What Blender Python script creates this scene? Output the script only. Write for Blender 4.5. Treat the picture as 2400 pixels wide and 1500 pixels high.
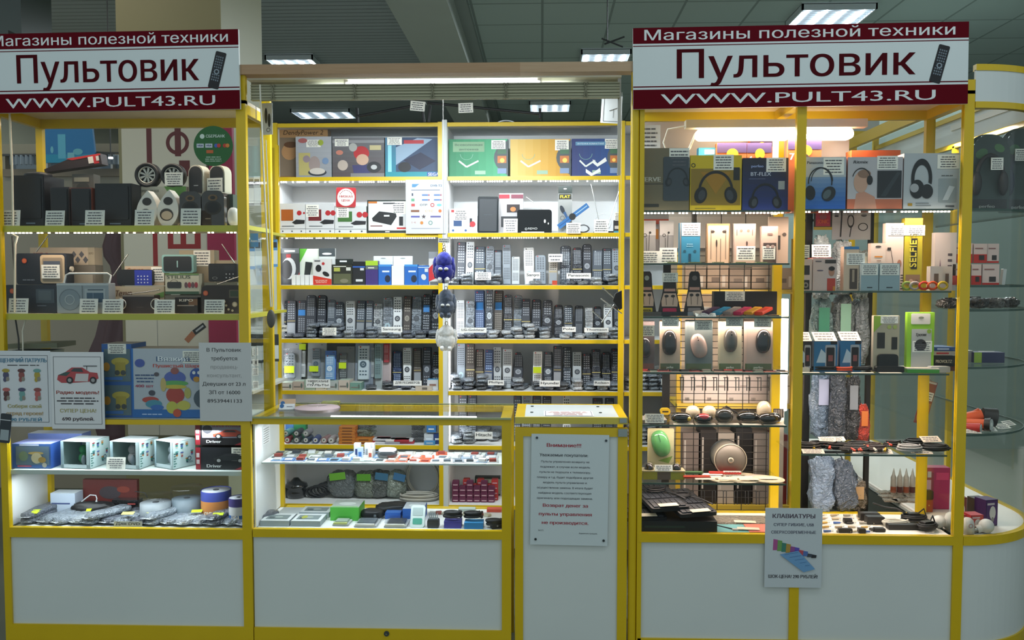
import bpy,math,random
from mathutils import Matrix,Vector,noise
from mathutils.geometry import delaunay_2d_cdt
R=math.radians;PI=math.pi
random.seed(7)
S=bpy.context.scene
for o in list(bpy.data.objects):bpy.data.objects.remove(o)
COL=S.collection
# ---------------------------------------------------------------- camera, light, exposure
F=2000.0;W_,H_=2400,1500;CX=1270;CY=650
CAM=Vector((0,-3.1,1.45))
cd=bpy.data.cameras.new('camera');cam=bpy.data.objects.new('camera',cd);COL.objects.link(cam)
cd.sensor_fit='HORIZONTAL';cd.sensor_width=36;cd.lens=36*F/W_
yaw=math.atan((CX-W_/2)/F);pit=math.atan((H_/2-CY)/F)
cam.location=CAM;cam.rotation_euler=(PI/2-pit,0,yaw)
cd.clip_start=.05;cd.clip_end=60
S.camera=cam
CM=Matrix.Rotation(yaw,3,'Z')@Matrix.Rotation(PI/2-pit,3,'X')
def at(px,py,Y=0.0):
    d=CM@Vector(((px-W_/2)/F,-(py-H_/2)/F,-1))
    return CAM+d*((Y-CAM.y)/d.y)
def XX(px,Y=0.0,py=650):return at(px,py,Y).x
def ZZ(py,Y=0.0,px=1270):return at(px,py,Y).z
S.view_settings.view_transform='Standard';S.view_settings.look='None'
S.view_settings.exposure=0.0;S.view_settings.gamma=1;S.view_settings.use_curve_mapping=False
S.render.engine='CYCLES'
S.cycles.max_bounces=7;S.cycles.diffuse_bounces=3;S.cycles.glossy_bounces=3
S.cycles.transmission_bounces=4;S.cycles.transparent_max_bounces=24
S.cycles.sample_clamp_indirect=4;S.cycles.caustics_reflective=False;S.cycles.caustics_refractive=False
w=bpy.data.worlds.new('daylight');S.world=w;w.use_nodes=True
bg=w.node_tree.nodes['Background'];bg.inputs[0].default_value=(.80,.96,1,1);bg.inputs[1].default_value=.60
LAMPS=[]
def area(name,loc,sx,sy,power,color,rot=(0,0,0)):
    l=bpy.data.lights.new(name,'AREA');l.shape='RECTANGLE';l.size=sx;l.size_y=sy
    l.energy=power;l.color=color
    o=bpy.data.objects.new(name,l);o.location=loc;o.rotation_euler=rot;COL.objects.link(o);LAMPS.append(o)
    return o
COOL=(.86,.95,1);WARM=(1,.80,.66)
# fluorescent tube over the hatch, tube of the right-hand cabinets, hall ceiling lamps and added fill
area('tube_light',(XX(1040,.14),.14,ZZ(203,.14)),.95,.03,16,COOL,(R(30),0,0));area('tube_light',(XX(1040,.14),.15,ZZ(205,.14)),.95,.03,9,COOL,(R(52),0,0))
area('warm_tube_light',(XX(1830,.17),.16,ZZ(318,.17)),.60,.03,9,(1,.82,.66))
area('warm_tube_light',(XX(2260,.75),.75,ZZ(312,.6)),.04,.5,4,(1,.82,.66))
area('warm_strip_light',(XX(1836,.42),.43,ZZ(830,.45)),.03,.5,7,(1,.81,.69),(PI/2,0,.35))
area('cabinet_light',(XX(300,.15),.15,ZZ(280,.15)),.7,.03,2.2,(1,.82,.66))
area('hall_lamp_or_fill',(-1.3,-1.3,3.6),1.6,.5,9,COOL);area('hall_lamp_or_fill',(1.3,-1.3,3.6),1.6,.5,14,COOL);area('hall_lamp_or_fill',(1.6,3.2,3.6),.5,1.6,85,COOL);area('hall_lamp_or_fill',(.4,5.2,3.6),.5,1.6,100,COOL);area('hall_lamp_or_fill',(-3.2,.9,3.6),1.6,.5,12,(1,.93,.8));area('hall_lamp_or_fill',(-3.0,6.0,3.6),1.6,.5,110,COOL);area('hall_lamp_or_fill',(3.4,4.5,3.6),.5,1.6,100,COOL)  # warm one is added fill behind the left cabinet; front pair out of view
# ---------------------------------------------------------------- materials
MC={}
def lin(h):
    h=h.lstrip('#');v=[int(h[i:i+2],16)/255 for i in(0,2,4)]
    return[x/12.92 if x<=.04045 else((x+.055)/1.055)**2.4 for x in v]+[1]
def node_mat(name):
    m=bpy.data.materials.new(name);m.use_nodes=True
    return m,m.node_tree,m.node_tree.nodes['Principled BSDF']
def noisy(nt,b,c,amt,scale,inp='Base Color'):
    n=nt.nodes.new('ShaderNodeTexNoise');n.inputs['Scale'].default_value=scale;n.inputs['Detail'].default_value=3
    tc=nt.nodes.new('ShaderNodeTexCoord');nt.links.new(tc.outputs['Object'],n.inputs['Vector'])
    mx=nt.nodes.new('ShaderNodeMix');mx.data_type='RGBA'
    mx.inputs[6].default_value=[x*(1-amt)for x in c[:3]]+[1];mx.inputs[7].default_value=[min(1,x*(1+amt))for x in c[:3]]+[1]
    nt.links.new(n.outputs[0],mx.inputs[0]);nt.links.new(mx.outputs[2],b.inputs[inp])
def mat(key):
    """'#rrggbb' plain print, with suffix: m metal, g gloss, e emission, b bagged in crumpled film, w wall-like, f fur"""
    if key in MC:return MC[key]
    if key=='glass' or key=='film':
        m=bpy.data.materials.new(key);m.use_nodes=True;nt=m.node_tree;nt.nodes.clear()
        o=nt.nodes.new('ShaderNodeOutputMaterial');t=nt.nodes.new('ShaderNodeBsdfTransparent');g=nt.nodes.new('ShaderNodeBsdfGlossy')
        t.inputs[0].default_value=(.972,.985,.98,1)if key=='glass' else(.94,.95,.96,1)
        g.inputs['Roughness'].default_value=.01 if key=='glass' else.12
        lw=nt.nodes.new('ShaderNodeLayerWeight');lw.inputs[0].default_value=.5
        pw=nt.nodes.new('ShaderNodeMath');pw.operation='POWER';pw.inputs[1].default_value=4
        ma=nt.nodes.new('ShaderNodeMath');ma.operation='MULTIPLY_ADD';ma.inputs[1].default_value=.5 if key=='glass' else.3;ma.inputs[2].default_value=.008 if key=='glass' else.02
        mx=nt.nodes.new('ShaderNodeMixShader')
        nt.links.new(lw.outputs['Facing'],pw.inputs[0]);nt.links.new(pw.outputs[0],ma.inputs[0]);nt.links.new(ma.outputs[0],mx.inputs[0])
        nt.links.new(t.outputs[0],mx.inputs[1]);nt.links.new(g.outputs[0],mx.inputs[2]);nt.links.new(mx.outputs[0],o.inputs[0])
        if key=='film':
            n=nt.nodes.new('ShaderNodeTexNoise');n.inputs['Scale'].default_value=45
            bp=nt.nodes.new('ShaderNodeBump');bp.inputs['Strength'].default_value=.6;bp.inputs['Distance'].default_value=.01
            tc=nt.nodes.new('ShaderNodeTexCoord');nt.links.new(tc.outputs['Object'],n.inputs['Vector'])
            nt.links.new(n.outputs[0],bp.inputs['Height']);nt.links.new(bp.outputs[0],g.inputs['Normal'])
        MC[key]=m;return m
    if key=='wood':
        m,nt,b=node_mat(key);b.inputs['Roughness'].default_value=.6
        tc=nt.nodes.new('ShaderNodeTexCoord');mp=nt.nodes.new('ShaderNodeMapping');mp.inputs['Scale'].default_value=(3.2,1,3)
        v=nt.nodes.new('ShaderNodeTexVoronoi');v.voronoi_dimensions='1D';v.inputs['Scale'].default_value=1.6
        sx=nt.nodes.new('ShaderNodeSeparateXYZ');nt.links.new(tc.outputs['Object'],sx.inputs[0]);nt.links.new(sx.outputs[0],v.inputs['W'])
        n=nt.nodes.new('ShaderNodeTexNoise');n.inputs['Scale'].default_value=8;n.inputs['Detail'].default_value=6
        mp.inputs['Scale'].default_value=(1,10,25);nt.links.new(tc.outputs['Object'],mp.inputs[0]);nt.links.new(mp.outputs[0],n.inputs['Vector'])
        rp=nt.nodes.new('ShaderNodeValToRGB');rp.color_ramp.elements[0].color=lin('9a744e');rp.color_ramp.elements[1].color=lin('c2a88a')
        ad=nt.nodes.new('ShaderNodeMath');ad.operation='MULTIPLY_ADD';ad.inputs[1].default_value=.45
        sp=nt.nodes.new('ShaderNodeSeparateColor');nt.links.new(v.outputs['Color'],sp.inputs[0])
        nt.links.new(n.outputs[0],ad.inputs[0]);sc=nt.nodes.new('ShaderNodeMath');sc.operation='MULTIPLY';sc.inputs[1].default_value=.75
        nt.links.new(sp.outputs[0],sc.inputs[0]);nt.links.new(sc.outputs[0],ad.inputs[2]);nt.links.new(ad.outputs[0],rp.inputs[0]);nt.links.new(rp.outputs[0],b.inputs['Base Color'])
        MC[key]=m;return m
    if key in('tiles','slats'):
        m,nt,b=node_mat(key);b.inputs['Roughness'].default_value=.8 if key=='tiles' else.35
        tc=nt.nodes.new('ShaderNodeTexCoord');br=nt.nodes.new('ShaderNodeTexBrick');br.offset=0
        br.inputs['Scale'].default_value=1;br.inputs['Brick Width'].default_value=.6 if key=='tiles' else 60
        br.inputs['Row Height'].default_value=.6 if key=='tiles' else.1
        br.inputs['Mortar Size'].default_value=.012 if key=='tiles' else.012;br.inputs['Mortar Smooth'].default_value=.2
        c=lin('b4c2c0')if key=='tiles' else lin('a8b0b4')
        br.inputs['Color1'].default_value=c;br.inputs['Color2'].default_value=[x*.93 for x in c];br.inputs['Mortar'].default_value=[x*.55 for x in c]
        nt.links.new(tc.outputs['Object'],br.inputs['Vector']);nt.links.new(br.outputs['Color'],b.inputs['Base Color'])
        MC[key]=m;return m
    hexc,suf=key[:7],key[7:]
    c=lin(hexc);m,nt,b=node_mat('paint_'+key[1:])
    b.inputs['Base Color'].default_value=c;b.inputs['Roughness'].default_value=.5
    if suf=='m':b.inputs['Metallic'].default_value=1;b.inputs['Roughness'].default_value=.25
    elif suf=='g':b.inputs['Roughness'].default_value=.12;b.inputs['Coat Weight'].default_value=.6;b.inputs['Coat Roughness'].default_value=.05
    elif suf.startswith('e'):
        b.inputs['Base Color'].default_value=(.8,.8,.8,1)
        b.inputs['Emission Color'].default_value=c;b.inputs['Emission Strength'].default_value=float(suf[1:]or 1)
    elif suf=='b':
        b.inputs['Roughness'].default_value=.35;b.inputs['Coat Weight'].default_value=1;b.inputs['Coat Roughness'].default_value=.08
        n=nt.nodes.new('ShaderNodeTexNoise');n.inputs['Scale'].default_value=55;n.inputs['Detail'].default_value=3;n.inputs['Distortion'].default_value=1.5
        tc=nt.nodes.new('ShaderNodeTexCoord');nt.links.new(tc.outputs['Object'],n.inputs['Vector'])
        bp=nt.nodes.new('ShaderNodeBump');bp.inputs['Strength'].default_value=1;bp.inputs['Distance'].default_value=.02
        nt.links.new(n.outputs[0],bp.inputs['Height']);nt.links.new(bp.outputs[0],b.inputs['Coat Normal']);nt.links.new(bp.outputs[0],b.inputs['Normal'])
    elif suf=='s':b.inputs['Specular IOR Level'].default_value=.08;b.inputs['Roughness'].default_value=.6
    elif suf=='w':noisy(nt,b,c,.05,3);b.inputs['Roughness'].default_value=.45
    elif suf=='p':noisy(nt,b,c,.06,9);b.inputs['Roughness'].default_value=.3
    elif suf=='f':
        noisy(nt,b,c,.5,120);b.inputs['Roughness'].default_value=1;b.inputs['Sheen Weight'].default_value=.6
    MC[key]=m;return m
# ---------------------------------------------------------------- mesh builder
TXT={}
def text_geo(s,bold=0):
    if s in TXT:return TXT[s]
    c=bpy.data.curves.new('t','FONT');c.body=s;c.resolution_u=3;c.fill_mode='NONE'
    o=bpy.data.objects.new('t',c);me=bpy.data.meshes.new_from_object(o)
    nx={}
    for e in me.edges:nx.setdefault(e.vertices[0],[]).append(e.vertices[1]);nx.setdefault(e.vertices[1],[]).append(e.vertices[0])
    seen=set();loops=[]
    for st in range(len(me.vertices)):
        if st in seen or st not in nx:continue
        lp=[st];seen.add(st);cur=st
        while True:
            n_=[q for q in nx[cur]if q not in seen]
            if not n_:break
            cur=n_[0]if len(lp)>1 or st+1 not in n_ else st+1;seen.add(cur);lp.append(cur)
        P=[Vector((me.vertices[i].co.x,me.vertices[i].co.y,0))for i in lp]
        if len(P)>2:loops.append(P)
    vs,fs=[],[]
    if loops:
        bb=[(min(p.x for p in P),max(p.x for p in P),min(p.y for p in P),max(p.y for p in P))for P in loops]
        V=[];E=[]
        for P in loops:
            b0=len(V);n_=len(P);V+=[Vector((p.x,p.y))for p in P];E+=[(b0+i,b0+(i+1)%n_)for i in range(n_)]
        rv,_,rf=delaunay_2d_cdt(V,E,[],0,1e-6)[:3]
        for t in rf:
            x=sum(rv[k].x for k in t)/3;y=sum(rv[k].y for k in t)/3;wn=0
            for P,q in zip(loops,bb):
                if q[0]<=x<=q[1]and q[2]<=y<=q[3]:
                    for i in range(len(P)):
                        a_,b_=P[i-1],P[i]
                        if(a_.y>y)!=(b_.y>y)and x<(b_.x-a_.x)*(y-a_.y)/(b_.y-a_.y)+a_.x:wn+=1 if b_.y>a_.y else-1
            if wn:fs.append(tuple(t))
        vs=[(v.x,v.y)for v in rv]
    bpy.data.objects.remove(o);bpy.data.curves.remove(c);bpy.data.meshes.remove(me)
    xs=[v[0]for v in vs]or[0,1]
    TXT[s]=(vs,fs,min(xs),max(xs))
    return TXT[s]
class MB:
    def __init__(s):s.n=0;s.v=[];s.f=[];s.mi=[];s.sm=[];s.mats=[];s.M=Matrix.Identity(4)
    def lay(s,L):s.n=(s.n+1)%40;return-.0005*L-.000011*s.n
    def _m(s,c):
        if c not in s.mats:s.mats.append(c)
        return s.mats.index(c)
    def add(s,vs,fs,c,smooth=False):
        b=len(s.v);s.v+=[s.M@Vector(v)for v in vs];k=s._m(c)
        for f in fs:s.f.append([b+i for i in f]);s.mi.append(k);s.sm.append(smooth)
        return s
    def box(s,x0,x1,y0,y1,z0,z1,c):
        v=[(x,y,z)for x in(x0,x1)for y in(y0,y1)for z in(z0,z1)]
        return s.add(v,[(0,1,3,2),(4,6,7,5),(0,4,5,1),(2,3,7,6),(0,2,6,4),(1,5,7,3)],c)
    def prism(s,pts,y0,y1,c,smooth=False,cs=None):
        """outline in x,z (counter-clockwise seen from the front), from y0 to y1"""
        n=len(pts);v=[(x,y0,z)for x,z in pts]+[(x,y1,z)for x,z in pts]
        s.add(v,[list(range(n)),list(range(2*n-1,n-1,-1))],c)
        return s.add(v,[(i,i+n,(i+1)%n+n,(i+1)%n)for i in range(n)],cs or c,smooth)
    def rbox(s,x0,x1,y0,y1,z0,z1,r,c,cs=None,n=4):
        return s.prism(rr(x0,z0,x1,z1,r,n),y0,y1,c,True,cs)
    def hprism(s,pts,z0,z1,c,smooth=False):
        n=len(pts);v=[(x,y,z0)for x,y in pts]+[(x,y,z1)for x,y in pts]
        s.add(v,[list(range(n-1,-1,-1)),list(range(n,2*n))],c)
        return s.add(v,[(i,(i+1)%n,(i+1)%n+n,i+n)for i in range(n)],c,smooth)
    def rect(s,u0,v0,u1,v1,c,L=1):
        y=s.lay(L)
        return s.add([(u0,y,v0),(u1,y,v0),(u1,y,v1),(u0,y,v1)],[(0,1,2,3)],c)
    def poly(s,pts,c,L=1):
        y=s.lay(L)
        return s.add([(x,y,z)for x,z in pts],[list(range(len(pts)))],c)
    def disc(s,u,v,r,c,L=1,ry=None,n=18,ang=0):
        ry=ry or r;P=[]
        for i in range(n):
            a=2*PI*i/n;x,z=r*math.cos(a),ry*math.sin(a)
            P.append((u+x*math.cos(ang)-z*math.sin(ang),v+x*math.sin(ang)+z*math.cos(ang)))
        return s.poly(P,c,L)
    def ring(s,u,v,r0,r1,c,L=1,n=20,sy=1,a0=0,a1=2*PI):
        P=[];m=n+1;y=s.lay(L)
        for i in range(m):
            a=a0+(a1-a0)*i/n
            P+=[(u+r0*math.cos(a),y,v+r0*sy*math.sin(a)),(u+r1*math.cos(a),y,v+r1*sy*math.sin(a))]
        return s.add(P,[(2*i,2*i+1,2*i+3,2*i+2)for i in range(n)],c)
    def line(s,a,b,wd,c,L=1):
        dx,dz=b[0]-a[0],b[1]-a[1];l=math.hypot(dx,dz)or 1;nx,nz=-dz/l*wd/2,dx/l*wd/2
        return s.poly([(a[0]-nx,a[1]-nz),(b[0]-nx,b[1]-nz),(b[0]+nx,b[1]+nz),(a[0]+nx,a[1]+nz)],c,L)
    def txt(s,t,u,v,h,c,L=1,w=None,al='c',bold=0,ital=0,ang=0):
        """h = cap height; u = centre (or left), v = baseline; w = total width"""
        vs,fs,x0,x1=text_geo(t,bold);k=h/.70;kx=k if w is None else w/(x1-x0)
        off=-(x0+x1)/2 if al=='c' else(-x0 if al=='l' else-x1)
        ca,sa=math.cos(ang),math.sin(ang);out=[];y=s.lay(L)
        for p in vs:
            x=(p[0]+off)*kx+ital*p[1]*k;z=p[1]*k
            out.append((u+x*ca-z*sa,y,v+x*sa+z*ca))
        s.add(out,fs,c)
        if bold:
            for d in(-1,1):s.add([(p[0]+d*h*.045*bold,p[1]-.00004*d,p[2])for p in out],fs,c)
        return s
    def print_lines(s,u0,v0,u1,v1,n,c,L=1,rnd=None):
        rnd=rnd or random
        dv=(v1-v0)/n
        for i in range(n):
            v=v1-dv*(i+.7);wd=(u1-u0)*rnd.uniform(.7,1);c0=(u0+u1)/2-wd/2;x=c0
            while x<c0+wd-.001:
                l=min((u1-u0)*rnd.uniform(.1,.3),c0+wd-x);s.rect(x,v,x+l*.86,v+dv*.38,c,L);x+=l
        return s
    def cyl(s,p0,p1,r0,r1,c,n=16,cap=True,smooth=True):
        p0,p1=Vector(p0),Vector(p1);d=(p1-p0).normalized()
        a=d.orthogonal().normalized();b=d.cross(a);v=[]
        for p,r in((p0,r0),(p1,r1)):
            for i in range(n):
                t=2*PI*i/n;v.append(tuple(p+a*r*math.cos(t)+b*r*math.sin(t)))
        s.add(v,[(i,(i+1)%n,(i+1)%n+n,i+n)for i in range(n)],c,smooth)
        if cap:s.add(v,[list(range(n-1,-1,-1)),list(range(n,2*n))],c)
        return s
    def tube(s,pts,r,c,n=6):
        pts=[Vector(p)for p in pts];v=[];pa=None
        for i,p in enumerate(pts):
            d=(pts[min(i+1,len(pts)-1)]-pts[max(i-1,0)]).normalized()
            a=d.orthogonal().normalized()if pa is None else(pa-d*pa.dot(d)).normalized();pa=a;b=d.cross(a)
            for k in range(n):
                t=2*PI*k/n;v.append(tuple(p+a*r*math.cos(t)+b*r*math.sin(t)))
        m=len(pts)
        s.add(v,[(i*n+k,i*n+(k+1)%n,(i+1)*n+(k+1)%n,(i+1)*n+k)for i in range(m-1)for k in range(n)],c,True)
        return s.add(v,[list(range(n-1,-1,-1)),list(range((m-1)*n,m*n))],c)
    def ell(s,cx,cy,cz,rx,ry,rz,c,n=14,m=9,e=1.0,fn=None):
        v=[];f=[]
        def sp(t,q):return math.copysign(abs(t)**q,t)
        for j in range(1,m):
            ph=PI*j/m
            for i in range(n):
                th=2*PI*i/n
                p=Vector((cx+rx*sp(math.sin(ph),e)*sp(math.cos(th),e),cy+ry*sp(math.sin(ph),e)*sp(math.sin(th),e),cz-rz*sp(math.cos(ph),e)))
                v.append(tuple(fn(p))if fn else tuple(p))
        a,b=Vector((cx,cy,cz-rz)),Vector((cx,cy,cz+rz))
        v+=[tuple(fn(a))if fn else tuple(a),tuple(fn(b))if fn else tuple(b)];A,B=len(v)-2,len(v)-1
        for j in range(m-2):
            for i in range(n):f.append((j*n+i,j*n+(i+1)%n,(j+1)*n+(i+1)%n,(j+1)*n+i))
        for i in range(n):f.append((A,(i+1)%n,i));f.append((B,(m-2)*n+i,(m-2)*n+(i+1)%n))
        return s.add(v,f,c,True)
    def lathe(s,prof,c,n=24,M=None):
        v=[];f=[]
        for r,z in prof:
            for i in range(n):v.append((r*math.cos(2*PI*i/n),r*math.sin(2*PI*i/n),z))
        for j in range(len(prof)-1):
            for i in range(n):f.append((j*n+i,j*n+(i+1)%n,(j+1)*n+(i+1)%n,(j+1)*n+i))
        return s.add(v,f,c,True)
    def mesh(s,name):
        me=bpy.data.meshes.new(name);me.from_pydata([tuple(v)for v in s.v],[],s.f)
        for c in s.mats:me.materials.append(mat(c))
        me.polygons.foreach_set('material_index',s.mi);me.polygons.foreach_set('use_smooth',s.sm);me.update()
        return me
def rr(x0,z0,x1,z1,r,n=4):
    """rounded rectangle; r a number or four radii (bl, br, tr, tl)"""
    q=(r,)*4 if not isinstance(r,(tuple,list))else r;P=[]
    for(cx,cz,a0,r_)in((x0,z0,PI,q[0]),(x1,z0,1.5*PI,q[1]),(x1,z1,0,q[2]),(x0,z1,.5*PI,q[3])):
        ox=cx+r_ if cx==x0 else cx-r_;oz=cz+r_ if cz==z0 else cz-r_
        if r_<=1e-6:P.append((cx,cz));continue
        for i in range(n+1):
            a=a0+PI/2*i/n;P.append((ox+r_*math.cos(a),oz+r_*math.sin(a)))
    return P
def tag(o,label=None,cat=None,group=None,kind=None):
    if label:o['label']=label
    if cat:o['category']=cat
    if group:o['group']=group
    if kind:o['kind']=kind
    return o
def make(name,mb,parent=None,loc=(0,0,0),rot=(0,0,0),label=None,cat=None,group=None,kind=None):
    o=bpy.data.objects.new(name,mb.mesh(name)if isinstance(mb,MB)else mb);COL.objects.link(o)
    o.location=loc;o.rotation_euler=rot
    if parent:o.parent=parent
    return tag(o,label,cat,group,kind)
def root(name,label,cat,loc,rot=(0,0,0),group=None):
    o=bpy.data.objects.new(name,None);COL.objects.link(o);o.location=loc;o.rotation_euler=rot;o.empty_display_size=.05
    return tag(o,label,cat,group)
def clone(o,loc=None,rot=None,label=None,group=None,scale=None):
    c=o.copy();COL.objects.link(c)
    for ch in[x for x in KIDS.get(o.name,[])]:
        k=ch.copy();COL.objects.link(k);k.parent=c;KIDS.setdefault(c.name,[]).append(k)
    if loc is not None:c.location=loc
    if rot is not None:c.rotation_euler=rot
    if label:c['label']=label
    if group:c['group']=group
    if scale:c.scale=scale
    return c
KIDS={}
def setting(name,mb,loc=(0,0,0)):return make(name,mb,None,loc,kind='structure')
# ---------------------------------------------------------------- the hall
YEL='#d4b212p';YELD='#a88a10p';WHT='#d2d8d6w';IN='#e4e6e6w'
CH=3.75
b=MB().box(-6,6.5,-4.5,10,-.1,0,'#62675aw');setting('floor',b)
b=MB().box(-6,-.98,-1.8,10,CH,CH+.1,'slats');setting('ceiling',b)
b=MB().box(-.7,6.5,-1.8,10,CH,CH+.1,'tiles');setting('ceiling',b)
b=MB().box(-1.18,-.72,-1.8,10,CH-.22,CH+.1,'#b8beb8w');b.box(-.72,-.62,-1.8,10,CH-.05,CH+.1,'#8f9794w');setting('trim_1',b)
setting('wall_back',MB().box(-6,6.5,9.6,9.8,0,CH,'#5c6461w'))
setting('wall_left',MB().box(-6.1,-6,2.2,9.8,0,CH,'#9c9a88w'))
setting('wall_right',MB().box(6.5,6.6,-1,9.8,0,CH,'#8a968fw'))
setting('wall_rear_right',MB().box(1.95,6.5,4.2,4.3,0,2.9,'#8a9890w'))
# far-left partition behind the left cabinet with a window in it
YB=2.6
xl,xr=XX(-150,YB),XX(300,YB)
b=MB();z0,z1=ZZ(392,YB),ZZ(255,YB)
xa,xb=XX(20,YB),XX(290,YB)
b.box(xl-.6,xr,YB,YB+.1,0,z0,'#a09684w');b.box(xl-.6,xa,YB,YB+.1,z0,2.35,'#a89e88w');b.box(xb,xr,YB,YB+.1,z0,2.35,'#a89e88w');b.box(xa,xb,YB,YB+.1,2.27,2.35,'#a89e88w')
setting('wall_inner',b)
b=MB();b.box(xa,xb,YB+.06,YB+.08,z0,2.27,'#7d8fa0g');
for x in(110,190,262):b.box(XX(x,YB),XX(x+5,YB),YB+.02,YB+.06,z0,2.27,'#dfe4e8')
b.box(xa,xb,YB-.03,YB,z0-.05,z0,'#8a7a66');setting('window_1',b)
t=root('curtain','pale blue-grey curtain hanging at the window behind the left cabinet','curtain',(0,0,0))
for(p0,p1)in((30,92),(222,286)):
    c=MB();P=[];n=24
    for i in range(n+1):
        x=XX(p0+(p1-p0)*i/n,YB-.1);P.append((x,YB-.1+.025*math.sin(i*1.5)))
    v=[(x,y,z)for z in(z0+.02,2.26)for x,y in P]+[(x,y+.004,z)for z in(z0+.02,2.26)for x,y in P];m=n+1
    f=[(i,i+1,m+i+1,m+i)for i in range(n)]+[(2*m+i,3*m+i,3*m+i+1,2*m+i+1)for i in range(n)]
    c.add(v,f,'#9aa7b4',True);make('curtain_panel',c,t)
c=MB().cyl((XX(15,YB),YB-.1,2.262),(XX(292,YB),YB-.1,2.262),.008,.008,'#555555');make('curtain_rail',c,t)
# lamp glare shaped as a glowing strip; its cord is added
make('glare_strip',MB().cyl((XX(266,YB-.2),YB-.2,ZZ(363,YB-.2)),(XX(266,YB-.2),YB-.2,2.22),.014,.014,'#ffffffe4').cyl((XX(266,YB-.2),YB-.2,2.22),(XX(266,YB-.2),YB-.2,CH),.004,.004,'#555555',6),label='bright vertical strip of lamp glare before the window beside the blue poster',cat='lamp')
# column
xc0,xc1=XX(285,1.7),XX(527,1.7)
b=MB().box(xc0,xc1,1.7,2.4,0,CH,'#8f8660w');setting('trim_2',b)
b=MB().box(xc1,xc1+.003,1.7,2.4,0,CH,'#a8a688w');setting('column_lit_face',b)  # right face's stronger light put into a paler skin of the same column
# posters hung behind the left cabinet
def plane_things():pass
Yp=1.66
x0,x1=XX(292,Yp),XX(488,Yp);zt,zb=ZZ(262,Yp),.55
p=MB().box(x0,x1,Yp,Yp+.03,zb,zt,'#c9c2b0')
p.M=Matrix.Translation((0,Yp,0))
def prect(a,b_,c_,d,col,L=1):p.rect(XX(a,Yp),ZZ(d,Yp),XX(b_,Yp),ZZ(c_,Yp),col,L)
DR='#5a1414';RD='#8e1414'
prect(350,362,290,435,DR);p.ring(XX(422,Yp),ZZ(330,Yp),.045,.066,DR,1,24,1)
prect(416,430,290,362,DR,2);prect(425,450,372,410,DR)
prect(360,371,540,623,RD);prect(395,408,540,580,RD);prect(425,438,540,580,RD);prect(458,472,540,580,RD);prect(395,472,571,582,RD)
# battery picture on the lower sheet
q=[XX(440,Yp),ZZ(800,Yp)]
a=(XX(434,Yp),ZZ(802,Yp));m_=(XX(452,Yp),ZZ(782,Yp));e=(XX(478,Yp),ZZ(763,Yp))
p.line(a,m_,.032,'#a86a48',2);p.line(m_,e,.032,'#222222',2);p.line((m_[0]+.012,m_[1]+.008),(e[0]-.008,e[1]-.004),.010,'#aaaaaa',3)
p.rect(XX(290,Yp),ZZ(986,Yp),XX(488,Yp),ZZ(984,Yp),'#555555',1);p.rect(XX(366,Yp),.55,XX(367,Yp),ZZ(750,Yp),'#777777',1)
make('wall_poster',p,label='cream wall poster with dark red letters hung behind the left glass cabinet',cat='poster')
p=MB().poly([(XX(515,Yp),ZZ(262,Yp)),(XX(488,Yp),ZZ(480,Yp)),(XX(488,Yp),ZZ(700,Yp)),(XX(505,Yp),ZZ(1100,Yp)),(XX(553,Yp),ZZ(1100,Yp)),(XX(545,Yp),ZZ(480,Yp)),(XX(560,Yp),ZZ(262,Yp))],'#8c1240')
p=MB().prism([(XX(488,Yp),ZZ(1100,Yp)),(XX(556,Yp),ZZ(1100,Yp)),(XX(550,Yp),ZZ(262,Yp)),(XX(505,Yp),ZZ(262,Yp)),(XX(489,Yp),ZZ(480,Yp))],Yp-.01,Yp+.02,'#9a1442')
make('wall_banner',p,label='narrow magenta banner hanging right of the cream letter poster',cat='banner')
Yq=2.3;p=MB().prism([(XX(113,Yq),ZZ(376,Yq)),(XX(231,Yq),ZZ(374,Yq)),(XX(224,Yq),ZZ(290,Yq)),(XX(113,Yq),ZZ(288,Yq))],Yq,Yq+.02,'#1f78b4');p.M=Matrix.Translation((0,Yq,0))
p.rect(XX(114,Yq),ZZ(376,Yq),XX(230,Yq),ZZ(356,Yq),'#1f93b8',1)
p.rect(XX(144,Yq),ZZ(366,Yq),XX(162,Yq),ZZ(308,Yq),'#5fb6d4',2);p.disc(XX(190,Yq),ZZ(350,Yq),.032,'#69b7c9',2,.020);p.rect(XX(166,Yq),ZZ(374,Yq),XX(182,Yq),ZZ(352,Yq),'#7cc0d0',3)
p.disc(XX(130,Yq),ZZ(345,Yq),.010,'#6fbcd0',2,.022)
make('wall_poster',p,label='blue poster with pale glass and dish shapes, high on the left',cat='poster')
make('poster_rod',MB().cyl((XX(100,Yq+.03),Yq+.03,ZZ(344,Yq)),(XX(292,Yq+.03),Yq+.03,ZZ(352,Yq)),.005,.005,'#444444'),label='thin dark rod running behind the blue poster',cat='rod')
# coats
m=MB();Yc=2.15;P=[]
xr_=xc0-.012
prof=[(265,470),(250,540),(240,575),(243,600),(258,622),(262,640),(240,720),(222,790),(204,830),(200,900),(210,1000),(225,1060)]
v=[];n=14
for px,py in prof:
    xl_=XX(px,Yc);z=ZZ(py,Yc)
    for i in range(n+1):
        t_=i/n;x=xl_+(xr_-xl_)*t_;v.append((x,Yc-.09*math.sin(PI*t_)-.012*math.sin(t_*22+py*.01),z))
f=[(j*(n+1)+i,(j+1)*(n+1)+i,(j+1)*(n+1)+i+1,j*(n+1)+i+1)for j in range(len(prof)-1)for i in range(n)]
m.add(v,f,'#4a262c',True)
v2=[(x,Yc+.03,z)for x,y,z in v];m.add(v2,[tuple(reversed(q))for q in f],'#4a262c',True)
make('coat',m,label='dark maroon coat hanging beside the beige column behind the left cabinet',cat='coat')
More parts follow.
